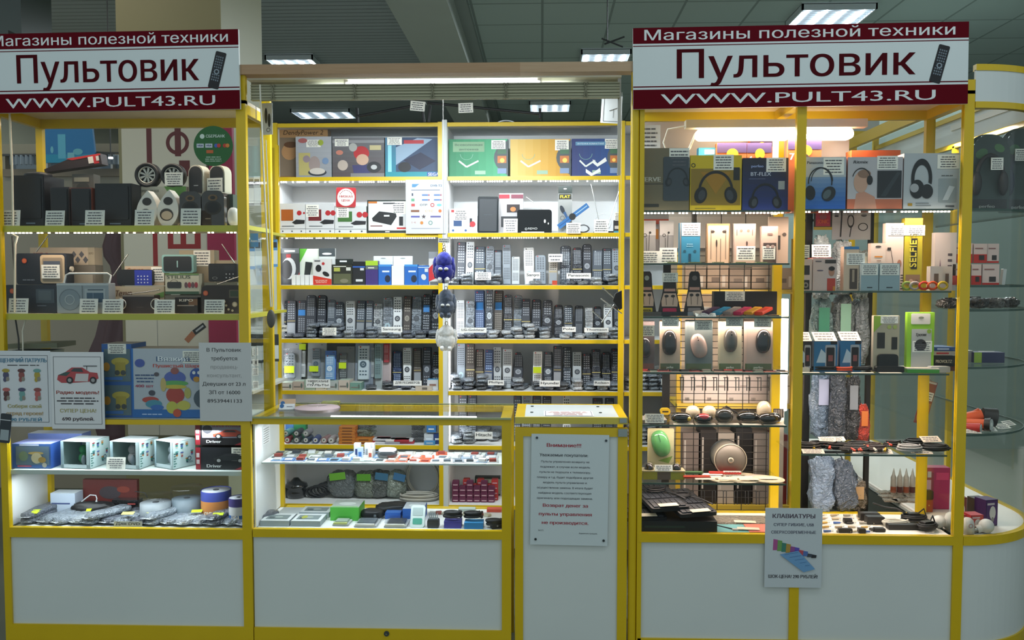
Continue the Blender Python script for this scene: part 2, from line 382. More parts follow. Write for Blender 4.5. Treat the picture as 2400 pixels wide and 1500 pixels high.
# ceiling lamps
def ceil_lamp(px0,px1,pyn,pyf,label,ncell=4):
    D=lambda py:(CH-.02-CAM.z)/((CAM.z-ZZ(py,0))/-3.1)
    def on(px,py):
        d=CM@Vector(((px-W_/2)/F,-(py-H_/2)/F,-1));k=(CH-.03-CAM.z)/d.z;return CAM+d*k
    a=on(px0,pyn);c=on(px1,pyn);e=on(px0,pyf);w_=max(.5,c.x-a.x);dd=max(.5,e.y-a.y)
    t=root('ceiling_lamp',label,'ceiling lamp',(a.x,a.y,CH-.06),group='louvered ceiling lamps of the hall')
    fr=MB();fr.box(0,w_,0,dd,.045,.07,'#c8d0d4');
    for q in(0,w_-.015):fr.box(q,q+.015,0,dd,0,.05,'#c8d0d4')
    for q in(0,dd-.015):fr.box(0,w_,q,q+.015,0,.05,'#c8d0d4')
    make('lamp_frame',fr,t)
    tb=MB()
    for i in range(4):
        x=w_*(i+.5)/4;tb.cyl((x,.03,.03),(x,dd-.03,.03),.013,.013,'#f4faffe45',8)
        make('lamp_tube',tb,t);tb=MB()
    lv=MB()
    for i in range(1,9):lv.box(.01,w_-.01,dd*i/9-.002,dd*i/9+.002,.0,.03,'#dfe6eam')
    make('louver',lv,t)
ceil_lamp(1362,1480,120,95,'louvered ceiling lamp left of the right shop sign')
ceil_lamp(1880,2055,14,-20,'large louvered ceiling lamp at the top edge above the right sign')
ceil_lamp(1240,1338,240,228,'small distant louvered ceiling lamp seen under the bamboo blind')
ceil_lamp(680,820,258,236,'louvered ceiling lamp seen through the hatch, left of the wall bracket')
ceil_lamp(620,668,133,110,'dim louvered ceiling lamp partly hidden beside the beige column')
t=root('spotlight_bracket','dark metal spotlight track bracket hanging by the lamp left of right sign','bracket',at(1430,100,3.0))
m=MB();m.tube([(-.06,0,.03),(.09,0,-.03)],.006,'#1c2022');m.tube([(-.04,0,-.01),(.10,0,.04)],.006,'#1c2022');make('arm',m,t)
m=MB();m.cyl((-.02,0,.0),(-.02,0,1.2),.004,.004,'#2a2e30');make('drop_rod',m,t)
# dark hanging duct end at top left
t=at(35,80,3.2)
m=MB().box(-.12,.05,0,.4,-.1,1.5,'#6c7472');make('duct',m,loc=t,label='grey metal duct hanging from the ceiling at far upper left',cat='duct')
m=MB()
for i in range(5):m.prism([(0+i*.02,-.06),(.19,-.06),(.0+i*.02,.03-i*.01)],-.03+i*.012,-.025+i*.012,'#20201e')
make('roof_truss',m,loc=at(26,84,2.6),label='small black truss end poking above the left shop sign',cat='truss')
# ---------------------------------------------------------------- kiosk structure
def post(m,px0,px1,Y0,Y1,z0,z1,c=YEL,py=1100):
    return m.box(XX(px0,Y0,py),XX(px1,Y0,py),Y0,Y1,z0,z1,c)
DL=.28  # depth of the left cabinet
xL0,xL1=XX(2,0,1100),XX(18,0,1100);xR0,xR1=XX(566,0,1100),XX(588,0,1100)
ztop=ZZ(272,DL)
LZ={}  # shelf heights
def zs(py,Y=0,px=None):return ZZ(py,Y,px if px else 300)
LZ['speakers']=zs(528);LZ['radios']=zs(736);LZ['toys']=zs(984);LZ['boxes']=zs(1106);LZ['tray']=ZZ(1239,0,300)
lc=root('display_cabinet','tall yellow-framed glass display cabinet on the left under the cut-off sign','display cabinet',(xL0,0,0))
O=Matrix.Translation((-xL0,0,0))
def mk(name,fn,parent,O=O,label=None):
    m=MB();m.M=O;fn(m);return make(name,m,parent,label=label)
for(a,b_,c,d)in((xL0,xL1,0,.022),(xR0,xR1,0,.022),(xL0,xL1,DL,DL+.022),(xR0-.004,xR1,DL,DL+.022)):
    mk('post',lambda m:m.box(a,b_,c,d,.05,ztop+.1,YEL),lc)
zb0,zb1=zs(1262),zs(1239)
ZBOT=.14

for nm,f in(('base_rail',lambda m:m.box(xL1,xR0,0,.022,zb0,zb1,YEL)),
              ('base_rail',lambda m:m.box(xL1,xR0,0,.022,.07,ZBOT,YEL)),
              ('base_panel',lambda m:m.box(xL1,xR0,.008,.02,ZBOT,zb0,WHT)),
              ('tray_floor',lambda m:m.box(xL1,xR0,.022,DL,zb0+.01,zb1-.005,IN)),
              ('top_panel',lambda m:m.box(xL0,xR1,0,DL+.02,ztop,ztop+.012,'#e8d8bew')),
              ('top_rail',lambda m:m.box(xL1,xR0,DL,DL+.022,ztop-.035,ztop,YEL)),
              ('top_rail',lambda m:m.box(xL1,xR0,0,.022,ztop-.02,ztop+.03,YEL)),
              ('top_rail',lambda m:m.box(xL0,xL0+.022,.022,DL,ztop-.035,ztop,YEL)),
              ('top_rail',lambda m:m.box(xR1-.022,xR1,.022,DL,ztop-.035,ztop,YEL)),
              ('glass_pane',lambda m:m.box(xL1,xR0,.010,.014,zb1,ztop-.02,'glass')),
              ('glass_pane',lambda m:m.box(xR1-.012,xR1-.008,.022,DL,zb1,ztop-.035,'glass')),
              ('rear_rail',lambda m:m.box(xL1,xR0,DL,DL+.022,zb0,zb1-.004,YEL)),
              ('side_panel',lambda m:m.box(xL0+.004,xL0+.010,.022,DL,zb1-.005,LZ['boxes']-.02,IN)),
              ('middle_rail',lambda m:m.box(XX(240),xR0,.0,.02,LZ['toys']-.018,LZ['toys'],YEL)),
              ('middle_rail',lambda m:m.box(xL1,XX(240),.0,.02,LZ['toys']-.018,LZ['toys'],YEL))):
    mk(nm,f,lc)
for k in('speakers','radios'):
    z=LZ[k];mk('shelf',lambda m:(m.box(xL1,xR0,.024,DL-.01,z-.016,z-.001,'#e8dcb8w'),m.box(xL1,xR0,.016,.024,z-.023,z,'#b9b43ap'),m.box(xR0,xR1,.022,DL-.01,z-.016,z,'#b9b43ap')),lc)
for k in('toys','boxes'):
    z=LZ[k];mk('glass_shelf',lambda m:(m.box(xL1,xR0,.024,DL-.01,z-.008,z-.001,'#c9d4d0'),m.box(xL1,xR0,.018,.024,z-.016,z,'#c8d2cc')),lc)
def leds(parent,x0,x1,Y,z,O,n=60,col='#fff6e8e6',rng=random.Random(3)):
    m=MB();m.M=O
    for i in range(n):
        x=x0+(x1-x0)*(i+.5)/n
        if rng.random()<.8:m.box(x-.0035,x+.0035,Y-.002,Y+.004,z-.006,z-.001,col)
    make('led_or_fill_strip',m,parent)
leds(lc,xL1+.01,xR0-.01,.02,LZ['speakers']-.023,O,62,'#fff4e0e4')
m=MB();m.M=O;m.tube([(XX(22),.03,ztop-.02),(XX(24),.03,ZZ(400)),(XX(22),.03,ZZ(545)),(XX(32),.03,ZZ(552)),(XX(26),.03,ZZ(570)),(XX(20),.03,ZZ(735))],.004,'#e8dcc4');make('cable',m,lc)
m=MB();m.M=O;m.tube([(XX(12),.05,ZZ(550)),(XX(15),.05,ZZ(640)),(XX(10),.05,ZZ(735))],.003,'#222222');m.tube([(XX(14),.05,ZZ(752)),(XX(20),.05,ZZ(800)),(XX(18),.05,ZZ(980))],.003,'#222222');m.tube([(XX(38),.05,ZZ(752)),(XX(30),.05,ZZ(780)),(XX(28),.05,ZZ(980))],.003,'#e8e0d0');make('cable',m,lc)
area('shelf_light',(XX(290,.1),.035,LZ['boxes']+.150),.75,.02,2.2,COOL)
area('shelf_light',(XX(290,.1),.05,LZ['boxes']-.03),.75,.03,2.1,COOL)
area('shelf_light',(XX(290,.1),.05,LZ['speakers']-.035),.75,.02,1.2,WARM)
# rear shelving ------------------------------------------------------------
YS,DS=1.10,.30
SZ=[ZZ(py,YS)for py in(412,545,668,795,917,1045,1185)]
sx=[XX(648,YS),XX(1036,YS),XX(1050,YS),XX(1458,YS),XX(1580,YS)]
ztS=ZZ(285,YS)
sh=root('shelf_unit','tall white rear shelving with yellow shelf edges filled with remote controls','shelving',(sx[0],YS,0))
O2=Matrix.Translation((-sx[0],-YS,0))
def mk2(n,f):return mk(n,f,sh,O2)
mk2('back_panel',lambda m:m.box(sx[0],sx[4],YS+DS,YS+DS+.01,0,ztS,IN))
mk2('back_panel',lambda m:m.box(sx[4],XX(1870,YS),YS+DS,YS+DS+.01,0,ztS,'#c8bfb0w'))
for xx in(sx[0]-.012,sx[1],sx[2]-.012,sx[3],sx[4]):
    mk2('side_panel',lambda m:m.box(xx,xx+.012,YS+.004,YS+DS,0,ztS,IN))
for a,b_ in((640,655),(1025+3,1038),(1449,1462)):
    mk2('upright',lambda m:m.box(XX(a,YS),XX(b_,YS),YS-.012,YS+.004,0,ztS,YEL))
mk2('upright',lambda m:m.box(XX(1038,YS),XX(1049,YS),YS-.012,YS+.004,0,ztS+.01,'#ccd0ce'))
for x0,x1 in((sx[0],sx[1]),(sx[2],sx[3]),(sx[3]+.012,sx[4])):
    for i,z in enumerate([ztS]+SZ):
        mk2('shelf',lambda m:(m.box(x0,x1,YS+.004,YS+DS,z-.018,z-.001,IN),m.box(x0,x1,YS-.004,YS+.004,z-.021,z-.002,YEL)))
for i in(0,1):
    for x0,x1 in((sx[0],sx[1]),(sx[2],sx[3])):
        leds(sh,x0+.01,x1-.01,YS+.012,SZ[i]-.022,O2,70,'#ffffffe8' if i==0 else '#ffffffe5')
for i,pw in((0,1.7),(1,.5),(2,1.6),(3,1.6),(4,1.4),(5,.7)):
    if i in(0,1):
        for x0,x1 in((sx[0],sx[1]),(sx[2],sx[3])):area('shelf_light',((x0+x1)/2,YS+.03,SZ[i]-.03),x1-x0-.05,.02,pw*.8,(.92,.96,1))
for x_,sg_ in((sx[2]+.004,1),(sx[0]+.004,2)):  # left bay's strips and lights are added, hidden to brighten its shelves
    for i in range(2,6):
        a_,b_=SZ[i]+.012,SZ[i-1]-.03
        m=MB();m.M=O2;m.box(x_-.002,x_+.002,YS+.03,YS+.036,a_,b_,'#ffffffe3');make('led_or_fill_strip',m,sh)
        area('shelf_light',(x_+.006,YS+.035,(a_+b_)/2),.02,b_-a_,.34 if sg_==1 else.12,(.94,.97,1),(PI/2,0,-1.15))
# hatch frame: posts, wooden beam, blind, tube fixture -------------------------
pA,pB=XX(1474,0,1100),XX(1494,0,1100)
zbm0,zbm1=ZZ(172,0,1030),ZZ(149,0,1030)
m=MB();m.M=Matrix.Translation((0,0,0));m.box(xR0-.005,pB-.02,-.01,.05,zbm0,zbm1,'wood')
make('wooden_beam',m,label='wooden finger-jointed beam spanning the top of the sales hatch',cat='beam',kind='thing')
m=MB();m.cyl(((pA+pB)/2,.012,.0),((pA+pB)/2,.012,ZZ(160)),.0155,.0155,YEL,20);make('hatch_post',m,label='round yellow post between the sales hatch and the right display cabinet',cat='post')
m=MB();m.box(XX(572),XX(580),.0,.02,ztop+.1,zbm0,YEL);make('hatch_post',m,label='thin yellow post end holding the left end of the wooden beam',cat='post')
t=root('tube_fixture','lit fluorescent tube fixture hanging under the wooden beam','light fixture',at(1040,186,.14))
L=XX(1452,.14)-XX(1040,.14);l0=XX(584,.14)-XX(1040,.14)
m=MB().box(l0,L,0,.05,.004,.018,'#b9b7a6');m.box(l0,L,.045,.055,-.03,.018,'#9a9986');make('housing',m,t)
a,e=XX(812,.14)-XX(1040,.14),XX(1262,.14)-XX(1040,.14)
m=MB().cyl((a,.02,-.012),(e,.02,-.012),.0125,.0125,'#ffffffe9',12);make('tube',m,t)
for q in(a,e):make('tube_holder',MB().box(q-.008,q+.008,.01,.03,-.022,.006,'#d8d8d0'),t)
for q in(917,1220):make('bracket',MB().box(XX(q,.14)-XX(1040,.14),XX(q+12,.14)-XX(1040,.14),.0,.05,.018,.06,'#8a8a80'),t)
t=root('bamboo_blind','rolled-up pale green bamboo blind hanging along the top of the hatch','blind',at(1015,232,.03))
l0,L=XX(592,.03)-XX(1015,.03),XX(1448,.03)-XX(1015,.03)
m=MB()
for i in range(11):m.box(l0,L,.004*(i%2),.004*(i%2)+.02,i*.0052,i*.0052+.0045,'#a7a58a' if i%3 else '#949478')
make('slats',m,t)
for q in(640,830,1010,1180,1365):
    x=XX(q,.03)-XX(1015,.03);m=MB();m.tube([(x,-.004,.0),(x+.006,-.004,.03),(x,-.004,.056)],.0022,'#7d7c66');m.tube([(x+.012,-.004,.0),(x+.006,-.004,.04),(x+.014,-.004,.056)],.0022,'#7d7c66');make('ladder_cord',m,t)
m=MB();m.tube([(XX(614,.0)-XX(1015,.03),-.03,.05),(XX(622,.0)-XX(1015,.03),-.03,ZZ(480,.0)-ZZ(232,.03)),(XX(632,.0)-XX(1015,.03),-.03,ZZ(722,.0)-ZZ(232,.03))],.0032,'#d4d2c4');m.tube([(XX(627,.0)-XX(1015,.03),-.034,ZZ(330,.03)-ZZ(232,.03)),(XX(637,.0)-XX(1015,.03),-.034,ZZ(722,.0)-ZZ(232,.03))],.0018,'#d4d2c4');make('pull_cord',m,t)
m=MB();m.ell(XX(632,.0)-XX(1015,.03),-.03,ZZ(750,.0)-ZZ(232,.03),.016,.008,.034,'#57544e',12,9);make('cord_weight',m,t,label='dark oval stone-like weight')
m=MB();m.rbox(XX(1452)-.006,XX(1452)+.006,.05,.056,ZZ(412,.05),ZZ(185,.05),.004,'#b9b9b4g');make('plastic_strip',m,label='clear plastic strip hanging inside the hatch beside the round post',cat='strip')
# counter ----------------------------------------------------------------------
DC=.34
cx0,cx1=XX(590,0,1100),XX(1198,0,1100);ci0,ci1=XX(590,0,1100),XX(1176,0,1100)
zc1,zc0=ZZ(978,0,890),ZZ(996,0,890);zt0,zt1=ZZ(1262,0,890),ZZ(1243,0,890)
CT=root('counter','low glass-topped yellow-framed sales counter with lit goods inside','counter',(cx0,0,0));O3=Matrix.Translation((-cx0,0,0))
def mk3(n,f,l=None):return mk(n,f,CT,O3,l)
zg=ZZ(1090,.03)
for n,f in(('top_rail',lambda m:m.box(cx0,cx1,0,.022,zc0,zc1-.005,YEL)),('top_rail',lambda m:m.box(cx0,cx1,DC-.022,DC,zc0,zc1-.005,YEL)),
             ('top_rail',lambda m:m.box(cx0,cx0+.022,.022,DC-.022,zc0+.01,zc1-.005,YEL)),('top_rail',lambda m:m.box(cx1-.04,cx1,.022,DC-.022,zc0+.01,zc1-.005,YEL)),
             ('glass_top',lambda m:m.box(cx0,cx1,-.003,DC+.003,zc1-.005,zc1,'glass')),('glass_trim',lambda m:m.box(cx0,cx1,-.006,-.003,zc1-.006,zc1+.001,'#9aa37a')),
             ('glass_trim',lambda m:m.box(cx0,cx1,DC+.003,DC+.006,zc1-.006,zc1+.001,'#8f9a72')),
             ('base_rail',lambda m:m.box(cx0,ci1,0,.022,zt0,zt1,YEL)),('base_rail',lambda m:m.box(cx0,ci1,0,.022,.05,.14,YEL)),('base_rail',lambda m:m.box(cx0+.03,ci1,DC-.022,DC,zt0,zt1,YEL)),
             ('post',lambda m:m.box(ci1,cx1,0,.022,.0,zc0,YEL)),('post',lambda m:m.box(cx1-.022,cx1,DC-.022,DC,0,zc0,YEL)),('post',lambda m:m.box(cx0,cx0+.02,DC-.02,DC,0,zc0,YEL)),
             ('side_panel',lambda m:m.box(cx0,cx0+.006,.022,DC-.02,zt1,zc0,IN)),('base_panel',lambda m:m.box(cx0,ci1,.008,.02,.14,zt0,WHT)),
             ('tray_floor',lambda m:m.box(cx0+.006,ci1,.022,DC-.022,zt1-.016,zt1-.004,'#eef0f0w')),('glass_pane',lambda m:m.box(cx0+.004,ci1,.010,.014,zt1,zc0,'glass')),
             ('glass_shelf',lambda m:m.box(XX(613,.04,1094),ci1,.04,.25,zg-.006,zg,'#d6dedc'))):mk3(n,f)
m=MB();m.M=O3
m.M=O3@Matrix.Translation((cx0+.007,.16,0))@Matrix.Rotation(PI/2,4,'Z');zz=ZZ(1000,.1,620)
m.rect(-.05,zz-.075,.035,zz-.005,'#f4f4f4',1)
for i in range(7):m.rect(-.045,zz-.07+i*.009,.02,zz-.068+i*.009,'#555555',2)
make('notice_sheet',m,CT)
area('shelf_light',((cx0+ci1)/2,.06,zc0-.01),ci1-cx0-.08,.03,1.9,COOL);area('shelf_light',((cx0+ci1)/2,.05,zg-.02),ci1-cx0-.12,.02,1.5,COOL)
m=MB();m.M=O3;m.cyl((XX(772,.07),.072,zc1-.0145),(XX(1116,.07),.072,zc1-.0145),.0085,.0085,'#ffffffe7',10);make('light_tube',m,CT)
# flap door ----------------------------------------------------------------------
dx0,dx1=XX(1207,0,1200),XX(1470,0,1200)
GT=root('counter_flap','white flap with yellow edges bridging the counter and the right cabinet','counter flap',(dx0,0,0));O4=Matrix.Translation((-dx0,0,0))
zf=ZZ(990,0,1340)
def mk4(n,f,p=GT,l=None):return mk(n,f,p,O4,l)
for n,f in(('board',lambda m:m.box(dx0+.035,dx1-.03,.015,.325,zf-.002,zf+.016,'#c4cccdw')),('edge',lambda m:m.box(dx0,dx1,0,.015,zf-.006,zf+.018,'#c9b84ap')),
             ('edge',lambda m:m.box(dx0,dx0+.035,.015,.325,zf-.002,zf+.0165,YEL)),('edge',lambda m:m.box(dx1-.03,dx1,.015,.325,zf-.002,zf+.0165,YEL)),('edge',lambda m:m.box(dx0,dx1,.325,.335,zf-.006,zf+.018,YEL))):mk4(n,f)
m=MB();m.M=O4@Matrix.Translation(((dx0+dx1)/2,.04,zf+.017))@Matrix.Rotation(-PI/2,4,'X')
m.rect(-.10,0,.085,.12,'#f2f4f4',1);m.ring(0,0,0,0,'#444444',1,3)
for a in((-.095,.003,.08,.005),(-.095,.11,.08,.112),(-.095,.003,-.093,.112),(.078,.003,.08,.112)):m.rect(*a,'#4a4a66',2)
m.print_lines(-.085,.01,.07,.10,5,'#b05a5a',2,random.Random(5));make('notice_sheet',m,GT)
for a in((.06,.27),(.06,.12),(.32,.27),(.32,.12)):make('screw',MB().cyl((a[0],a[1],zf+.016),(a[0],a[1],zf+.019),.006,.006,'#55605em',10),GT)
GD=root('gate_door','narrow white gate door in a yellow frame carrying the red-headed notice','gate',(dx0,0,0))
zd=ZZ(1003,0,1340);fw=XX(1219)-XX(1200)
for n,f in(('stile',lambda m:m.box(dx0,dx0+.03,0,.02,.03,zd,YEL)),('stile',lambda m:m.box(dx1-.035,dx1,0,.02,.03,zd,YEL)),('rail',lambda m:m.box(dx0+.03,dx1-.035,0,.02,zd-.032,zd,YEL)),
             ('rail',lambda m:m.box(dx0+.03,dx1-.035,0,.02,.03,.08,YEL)),('panel',lambda m:m.box(dx0+.03,dx1-.035,.006,.014,.08,zd-.032,WHT)),
             ('hinge',lambda m:m.box(dx1-.035,dx1-.002,-.006,.0,zd-.03,zd-.002,'#9aa3a0m'))):mk4(n,f,GD)
mk4('hinge',lambda m:m.box(dx1-.03,dx1-.004,-.004,.0,zf+.0,zf+.016,'#9aa3a0m'),GT)
# right cabinet ----------------------------------------------------------------------
DR_=.30
rx0,rx1=XX(1497,0,1100),XX(2262,0,1100);rp0=XX(2239,0,1100);rc0,rc1=XX(1855,0,1100),XX(1877,0,1100)
RB=XX(1494,0,1100)
ztR=ZZ(262,DR_,1700);zr0,zr1=ZZ(1275,0,1900),ZZ(1254,0,1900)
RC=root('display_cabinet','wide yellow-framed glass display cabinet on the right under the shop sign','display cabinet',(rx0,0,0));O5=Matrix.Translation((-rx0,0,0))
def mk5(n,f,l=None):return mk(n,f,RC,O5,l)
for a,b_,c in((RB,rx0,0),(rc0,rc1,0),(rp0,rx1,0),(RB,rx0,DR_),(XX(1809,DR_,900),XX(1829,DR_,900),DR_),(XX(2157,DR_,900),XX(2178,DR_,900),DR_)):
    mk5('post',lambda m:m.box(a,b_+(.012 if a==RB else 0),c,c+.022,0,ztR+.05,YEL))
for n,f in(('base_rail',lambda m:m.box(rx0,rp0,-.001,.022,zr0,zr1,YEL)),('base_rail',lambda m:m.box(rx0,rp0,0,.022,.05,.12,YEL)),('base_panel',lambda m:m.box(rx0,rp0,.008,.018,.12,zr0,WHT)),
             ('base_rail',lambda m:m.box(rx0,rp0,DR_,DR_+.022,zr0,zr1,YEL)),('tray_floor',lambda m:m.box(rx0,rp0,.022,DR_,zr1-.016,zr1-.004,'#efe9dfw')),
             ('top_panel',lambda m:m.box(RB,rx1,0,DR_+.02,ztR,ztR+.012,'#f0e2c4w')),('top_rail',lambda m:m.box(rx0,rp0,0,.022,ztR-.012,ztR+.04,YEL)),
             ('top_rail',lambda m:m.box(rx0,rp0,DR_,DR_+.022,ztR-.035,ztR,YEL)),('top_rail',lambda m:m.box(rc0,rc1,.022,DR_,ztR-.035,ztR,YEL)),('top_rail',lambda m:m.box(rp0,rx1,.022,DR_,ztR-.035,ztR,YEL)),
             ('glass_pane',lambda m:m.box(rx0+.012,rc0,.010,.014,zr1,ztR-.012,'glass')),('glass_pane',lambda m:m.box(rc1,rp0,.010,.014,zr1,ztR-.012,'glass')),
             ('back_panel',lambda m:m.box(rx0,XX(1985,DR_),DR_+.004,DR_+.01,ZZ(495,DR_),ztR-.035,'#b3a7a0w'))):mk5(n,f)
RZ={}
for k,py,px0,px1 in(('A495',493,1497,1855),('A620',617,1497,1855),('A745',742,1497,1855),('A875',873,1497,1855),('A998',996,1497,1855),('A1135',1132,1497,1855),
                        ('B495',490,1877,2239),('B682',682,1877,2239),('B878',875,1877,2239),('B1065',1065,1877,2239)):
    z=ZZ(py,.03,px0+150);RZ[k]=z
    mk5('glass_shelf',lambda m:(m.box(XX(px0),XX(px1),.03,DR_-.01,z-.005,z-.001,'glass'),m.box(XX(px0),XX(px1),.026,.03,z-.006,z,'#3d524a')))
RZ['tray']=zr1-.004
leds(RC,XX(1500),XX(1850),.034,RZ['A495']-.006,O5,42,'#fff2e0e8');leds(RC,XX(1880),XX(2235),.034,RZ['B495']-.006,O5,42,'#fff2e0e8')
area('shelf_light',(XX(1676),.06,RZ['A495']-.02),.5,.02,1.7,(1,.80,.69));area('shelf_light',(XX(2058),.06,RZ['B495']-.02),.5,.02,2.2,(1,.80,.69))
area('shelf_light',(XX(1676),.10,RZ['A875']-.02),.5,.02,1.6,(1,.80,.69));area('shelf_light',(XX(2058),.10,RZ['B878']-.02),.5,.02,2.0,(1,.80,.69))  # warm fill added under these two shelves, which carry no LEDs
t=root('tube_fixture','warm lit tube fixture under the right cabinet ceiling','light fixture',at(1825,298,.17))
o0=XX(1825,.17);m=MB().box(XX(1610,.17)-o0,XX(2032,.17)-o0,0,.045,.0,.03,'#cfc6b2');make('housing',m,t)
m=MB().rbox(XX(1634,.17)-o0,XX(2000,.17)-o0,.0,.04,-.045,-.004,.018,'#ffe6c2e7');make('tube',m,t)
m=MB().tube([(XX(1612,.17)-o0,.02,.01),(XX(1570,.17)-o0,.03,.0),(XX(1560,.17)-o0,.03,-.05),(XX(1574,.17)-o0,.03,-.11),(XX(1582,.17)-o0,.03,-.14)],.003,'#e8e2d4');make('cable',m,t)
m=MB().tube([(XX(1634,.17)-o0,.02,-.02),(XX(1622,.17)-o0,.03,-.07),(XX(1600,.17)-o0,.03,-.12)],.005,'#f4eee0');make('cable',m,t)
# curved corner and side wing ----------------------------------------------------------------------
RR_=.40;cX=rx1+.001;yc=RR_
def arc(r,n=20,a0=-PI/2,a1=0):return[(cX+r*math.cos(a0+(a1-a0)*i/n),yc+r*math.sin(a0+(a1-a0)*i/n))for i in range(n+1)]
def band(m,r0,r1,z0,z1,c,Y1=1.9):
    p0=arc(r0)+[(cX+r0,Y1)];p1=arc(r1)+[(cX+r1,Y1)];n=len(p0)
    v=[(x,y,z)for z in(z0,z1)for x,y in p0]+[(x,y,z)for z in(z0,z1)for x,y in p1]
    f=[]
    for i in range(n-1):f+=[(i+1,i,n+i,n+i+1),(2*n+i,2*n+i+1,3*n+i+1,3*n+i),(i,i+1,2*n+i+1,2*n+i),(n+i+1,n+i,3*n+i,3*n+i+1)]
    f+=[(0,n,3*n,2*n),(n-1,2*n-1,4*n-1,3*n-1)]
    return m.add(v,[tuple(reversed(q))for q in f],c,False)
def floorplate(m,z0,z1,c,Y1=1.9,r=RR_-.004,xin=None):
    xin=XX(2162,DR_,900)if xin is None else xin
    P=[(cX,.03)]+[(x,y)for x,y in arc(r)if y>.03]+[(cX+r,Y1),(xin,Y1),(xin,DR_+.024),(cX,DR_+.022)]
    return m.hprism(P,z0,z1,c)
KC=root('corner_cabinet','curved glass corner cabinet with side wing at the far right end','display cabinet',(cX,0,0));O6=Matrix.Translation((-cX,0,0))
def mk6(n,f,l=None):return mk(n,f,KC,O6,l)
zh0,zh1=ZZ(246,0,2300),ZZ(150,0,2300)
for n,f in(('header_panel',lambda m:band(m,RR_,RR_-.012,zh0+.01,zh1-.02,WHT)),('header_rail',lambda m:band(m,RR_+.003,RR_-.022,zh1-.022,zh1,YEL)),('header_rail',lambda m:band(m,RR_+.003,RR_-.022,zh0-.01,zh0+.012,YEL)),
             ('glass_pane',lambda m:band(m,RR_-.008,RR_-.012,zr1,zh0,'glass')),('base_rail',lambda m:band(m,RR_+.001,RR_-.02,zr0,zr1,YEL)),('base_panel',lambda m:band(m,RR_-.006,RR_-.018,.12,zr0,WHT)),
             ('base_rail',lambda m:band(m,RR_+.001,RR_-.02,.05,.12,YEL)),('tray_floor',lambda m:floorplate(m,zr1-.016,zr1-.004,'#e8e2d8w')),
             ('top_panel',lambda m:floorplate(m,ztR+.03,ztR+.04,'#e8e0ccw',.45))):mk6(n,f)
xw0=XX(2162,DR_,900);xw1=cX+RR_
for(a,y)in((xw0,1.12),(xw0,1.88),(xw1-.022,.95),(xw1-.022,1.88)):mk6('post',lambda m:m.box(a,a+.022,y,y+.022,0,zh0,YEL))
mk5('glass_pane',lambda m:m.box(rx1-.008,rx1-.004,.022,DR_,zr1,ztR-.03,'glass'))
mk6('glass_pane',lambda m:m.box(xw0+.008,xw0+.012,DR_+.03,1.9,zr1,ztR-.03,'glass'))
mk6('wing_panel',lambda m:m.box(xw0,xw0+.008,DR_+.026,1.9,.05,zr0,'#4c524cw'))
mk6('wing_rail',lambda m:m.box(xw0-.004,xw0+.018,DR_+.026,1.9,zr0+.01,zr1-.012,'#bfc4c0'))
mk6('wing_rail',lambda m:m.box(xw0-.002,xw0+.02,DR_+.026,1.9,ztR-.02,ztR+.03,YEL))
for k,py in(('C495',497),('C675',668),('C735',722),('C845',850),('C1000',1000)):
    z=ZZ(py,.2,2330);RZ[k]=z
    mk6('glass_shelf',lambda m:floorplate(m,z-.006,z-.001,'glass',1.1 if k!='C735' else.75,RR_-.03))
    mk6('shelf_edge',lambda m:band(m,RR_-.028,RR_-.031,z-.007,z+.001,'#3d524a',1.1 if k!='C735' else.75))
RZ['ctray']=zr1-.004
t=root('tube_fixture','lit tube fixture running back under the corner cabinet ceiling','light fixture',(XX(2262,.6)+.13,.25,ZZ(300,.5)+.06))
make('housing',MB().box(-.02,.02,0,.75,.0,.025,'#d8d4c8'),t);make('tube',MB().cyl((0,.02,-.012),(0,.72,-.012),.010,.010,'#fff0dae9',10),t)
area('shelf_light',(XX(2058),.08,RZ['B682']-.02),.5,.02,1.6,(1,.82,.71));area('shelf_light',(XX(1676),.08,RZ['A745']-.02),.5,.02,1.2,(1,.80,.69));area('shelf_light',(XX(1676),.10,RZ['A998']-.02),.5,.02,1.2,(1,.80,.69));area('shelf_light',(XX(2058),.10,RZ['B1065']-.02),.5,.02,1.4,(1,.82,.72));area('shelf_light',(XX(1676),.12,RZ['A1135']-.02),.5,.02,1.0,(1,.80,.69))  # more warm fill added to brighten the lower shelves, no lamps there
# signs ----------------------------------------------------------------------
def sign(label,c0,c1,c2,Wm,Hm,rot,parts=True):
    t=root('shop_sign',label,'sign',c0,rot)
    m=MB();m.M=Matrix.Translation((0,0,0));m.box(0,Wm,.0,.012,0,Hm,'#d3dcdcw')
    D='#5c0414s';e=.004
    h1=Hm*.238;h2=Hm*.195
    m.rect(0,Hm-h2,Wm,Hm,D);m.rect(0,0,Wm,h1,D);m.rect(0,h1+.008,Wm,h1+.012,D);m.rect(0,Hm-h2-.010,Wm,Hm-h2-.007,D)
    TW='#dfe3e3s';DT='#480610s'
    m.txt('Магазины полезной техники',Wm*.497,Hm*.845,Hm*.125,TW,2,Wm*.925,bold=.3);m.txt('Пультовик',Wm*.488,Hm*.37,Hm*.345,DT,2,Wm*.71,bold=.35)
    m.txt('WWW.PULT43.RU',Wm*.494,Hm*.055,Hm*.125,TW,2,Wm*.82,bold=.4)
    make('board',m,t)
    m=MB();m.M=Matrix.Translation((Wm*.915,-.001,Hm*.49))@Matrix.Rotation(R(15),4,'Y');k=Hm/.29
    m.prism(rr(-.020*k,-.068*k,.020*k,.068*k,.005*k),0,.001,'#0c0c12')
    for i in range(10):
        for j in range(4):m.rect((-.014+j*.0075)*k,(-.040+i*.0095)*k,(-.009+j*.0075)*k,(-.034+i*.0095)*k,'#6a7680' if i not in(3,4)else '#303a44',2)
    m.ring(0,-.006*k,.006*k,.010*k,'#8a96a0',3,14)
    make('remote_picture',m,t)
    return t
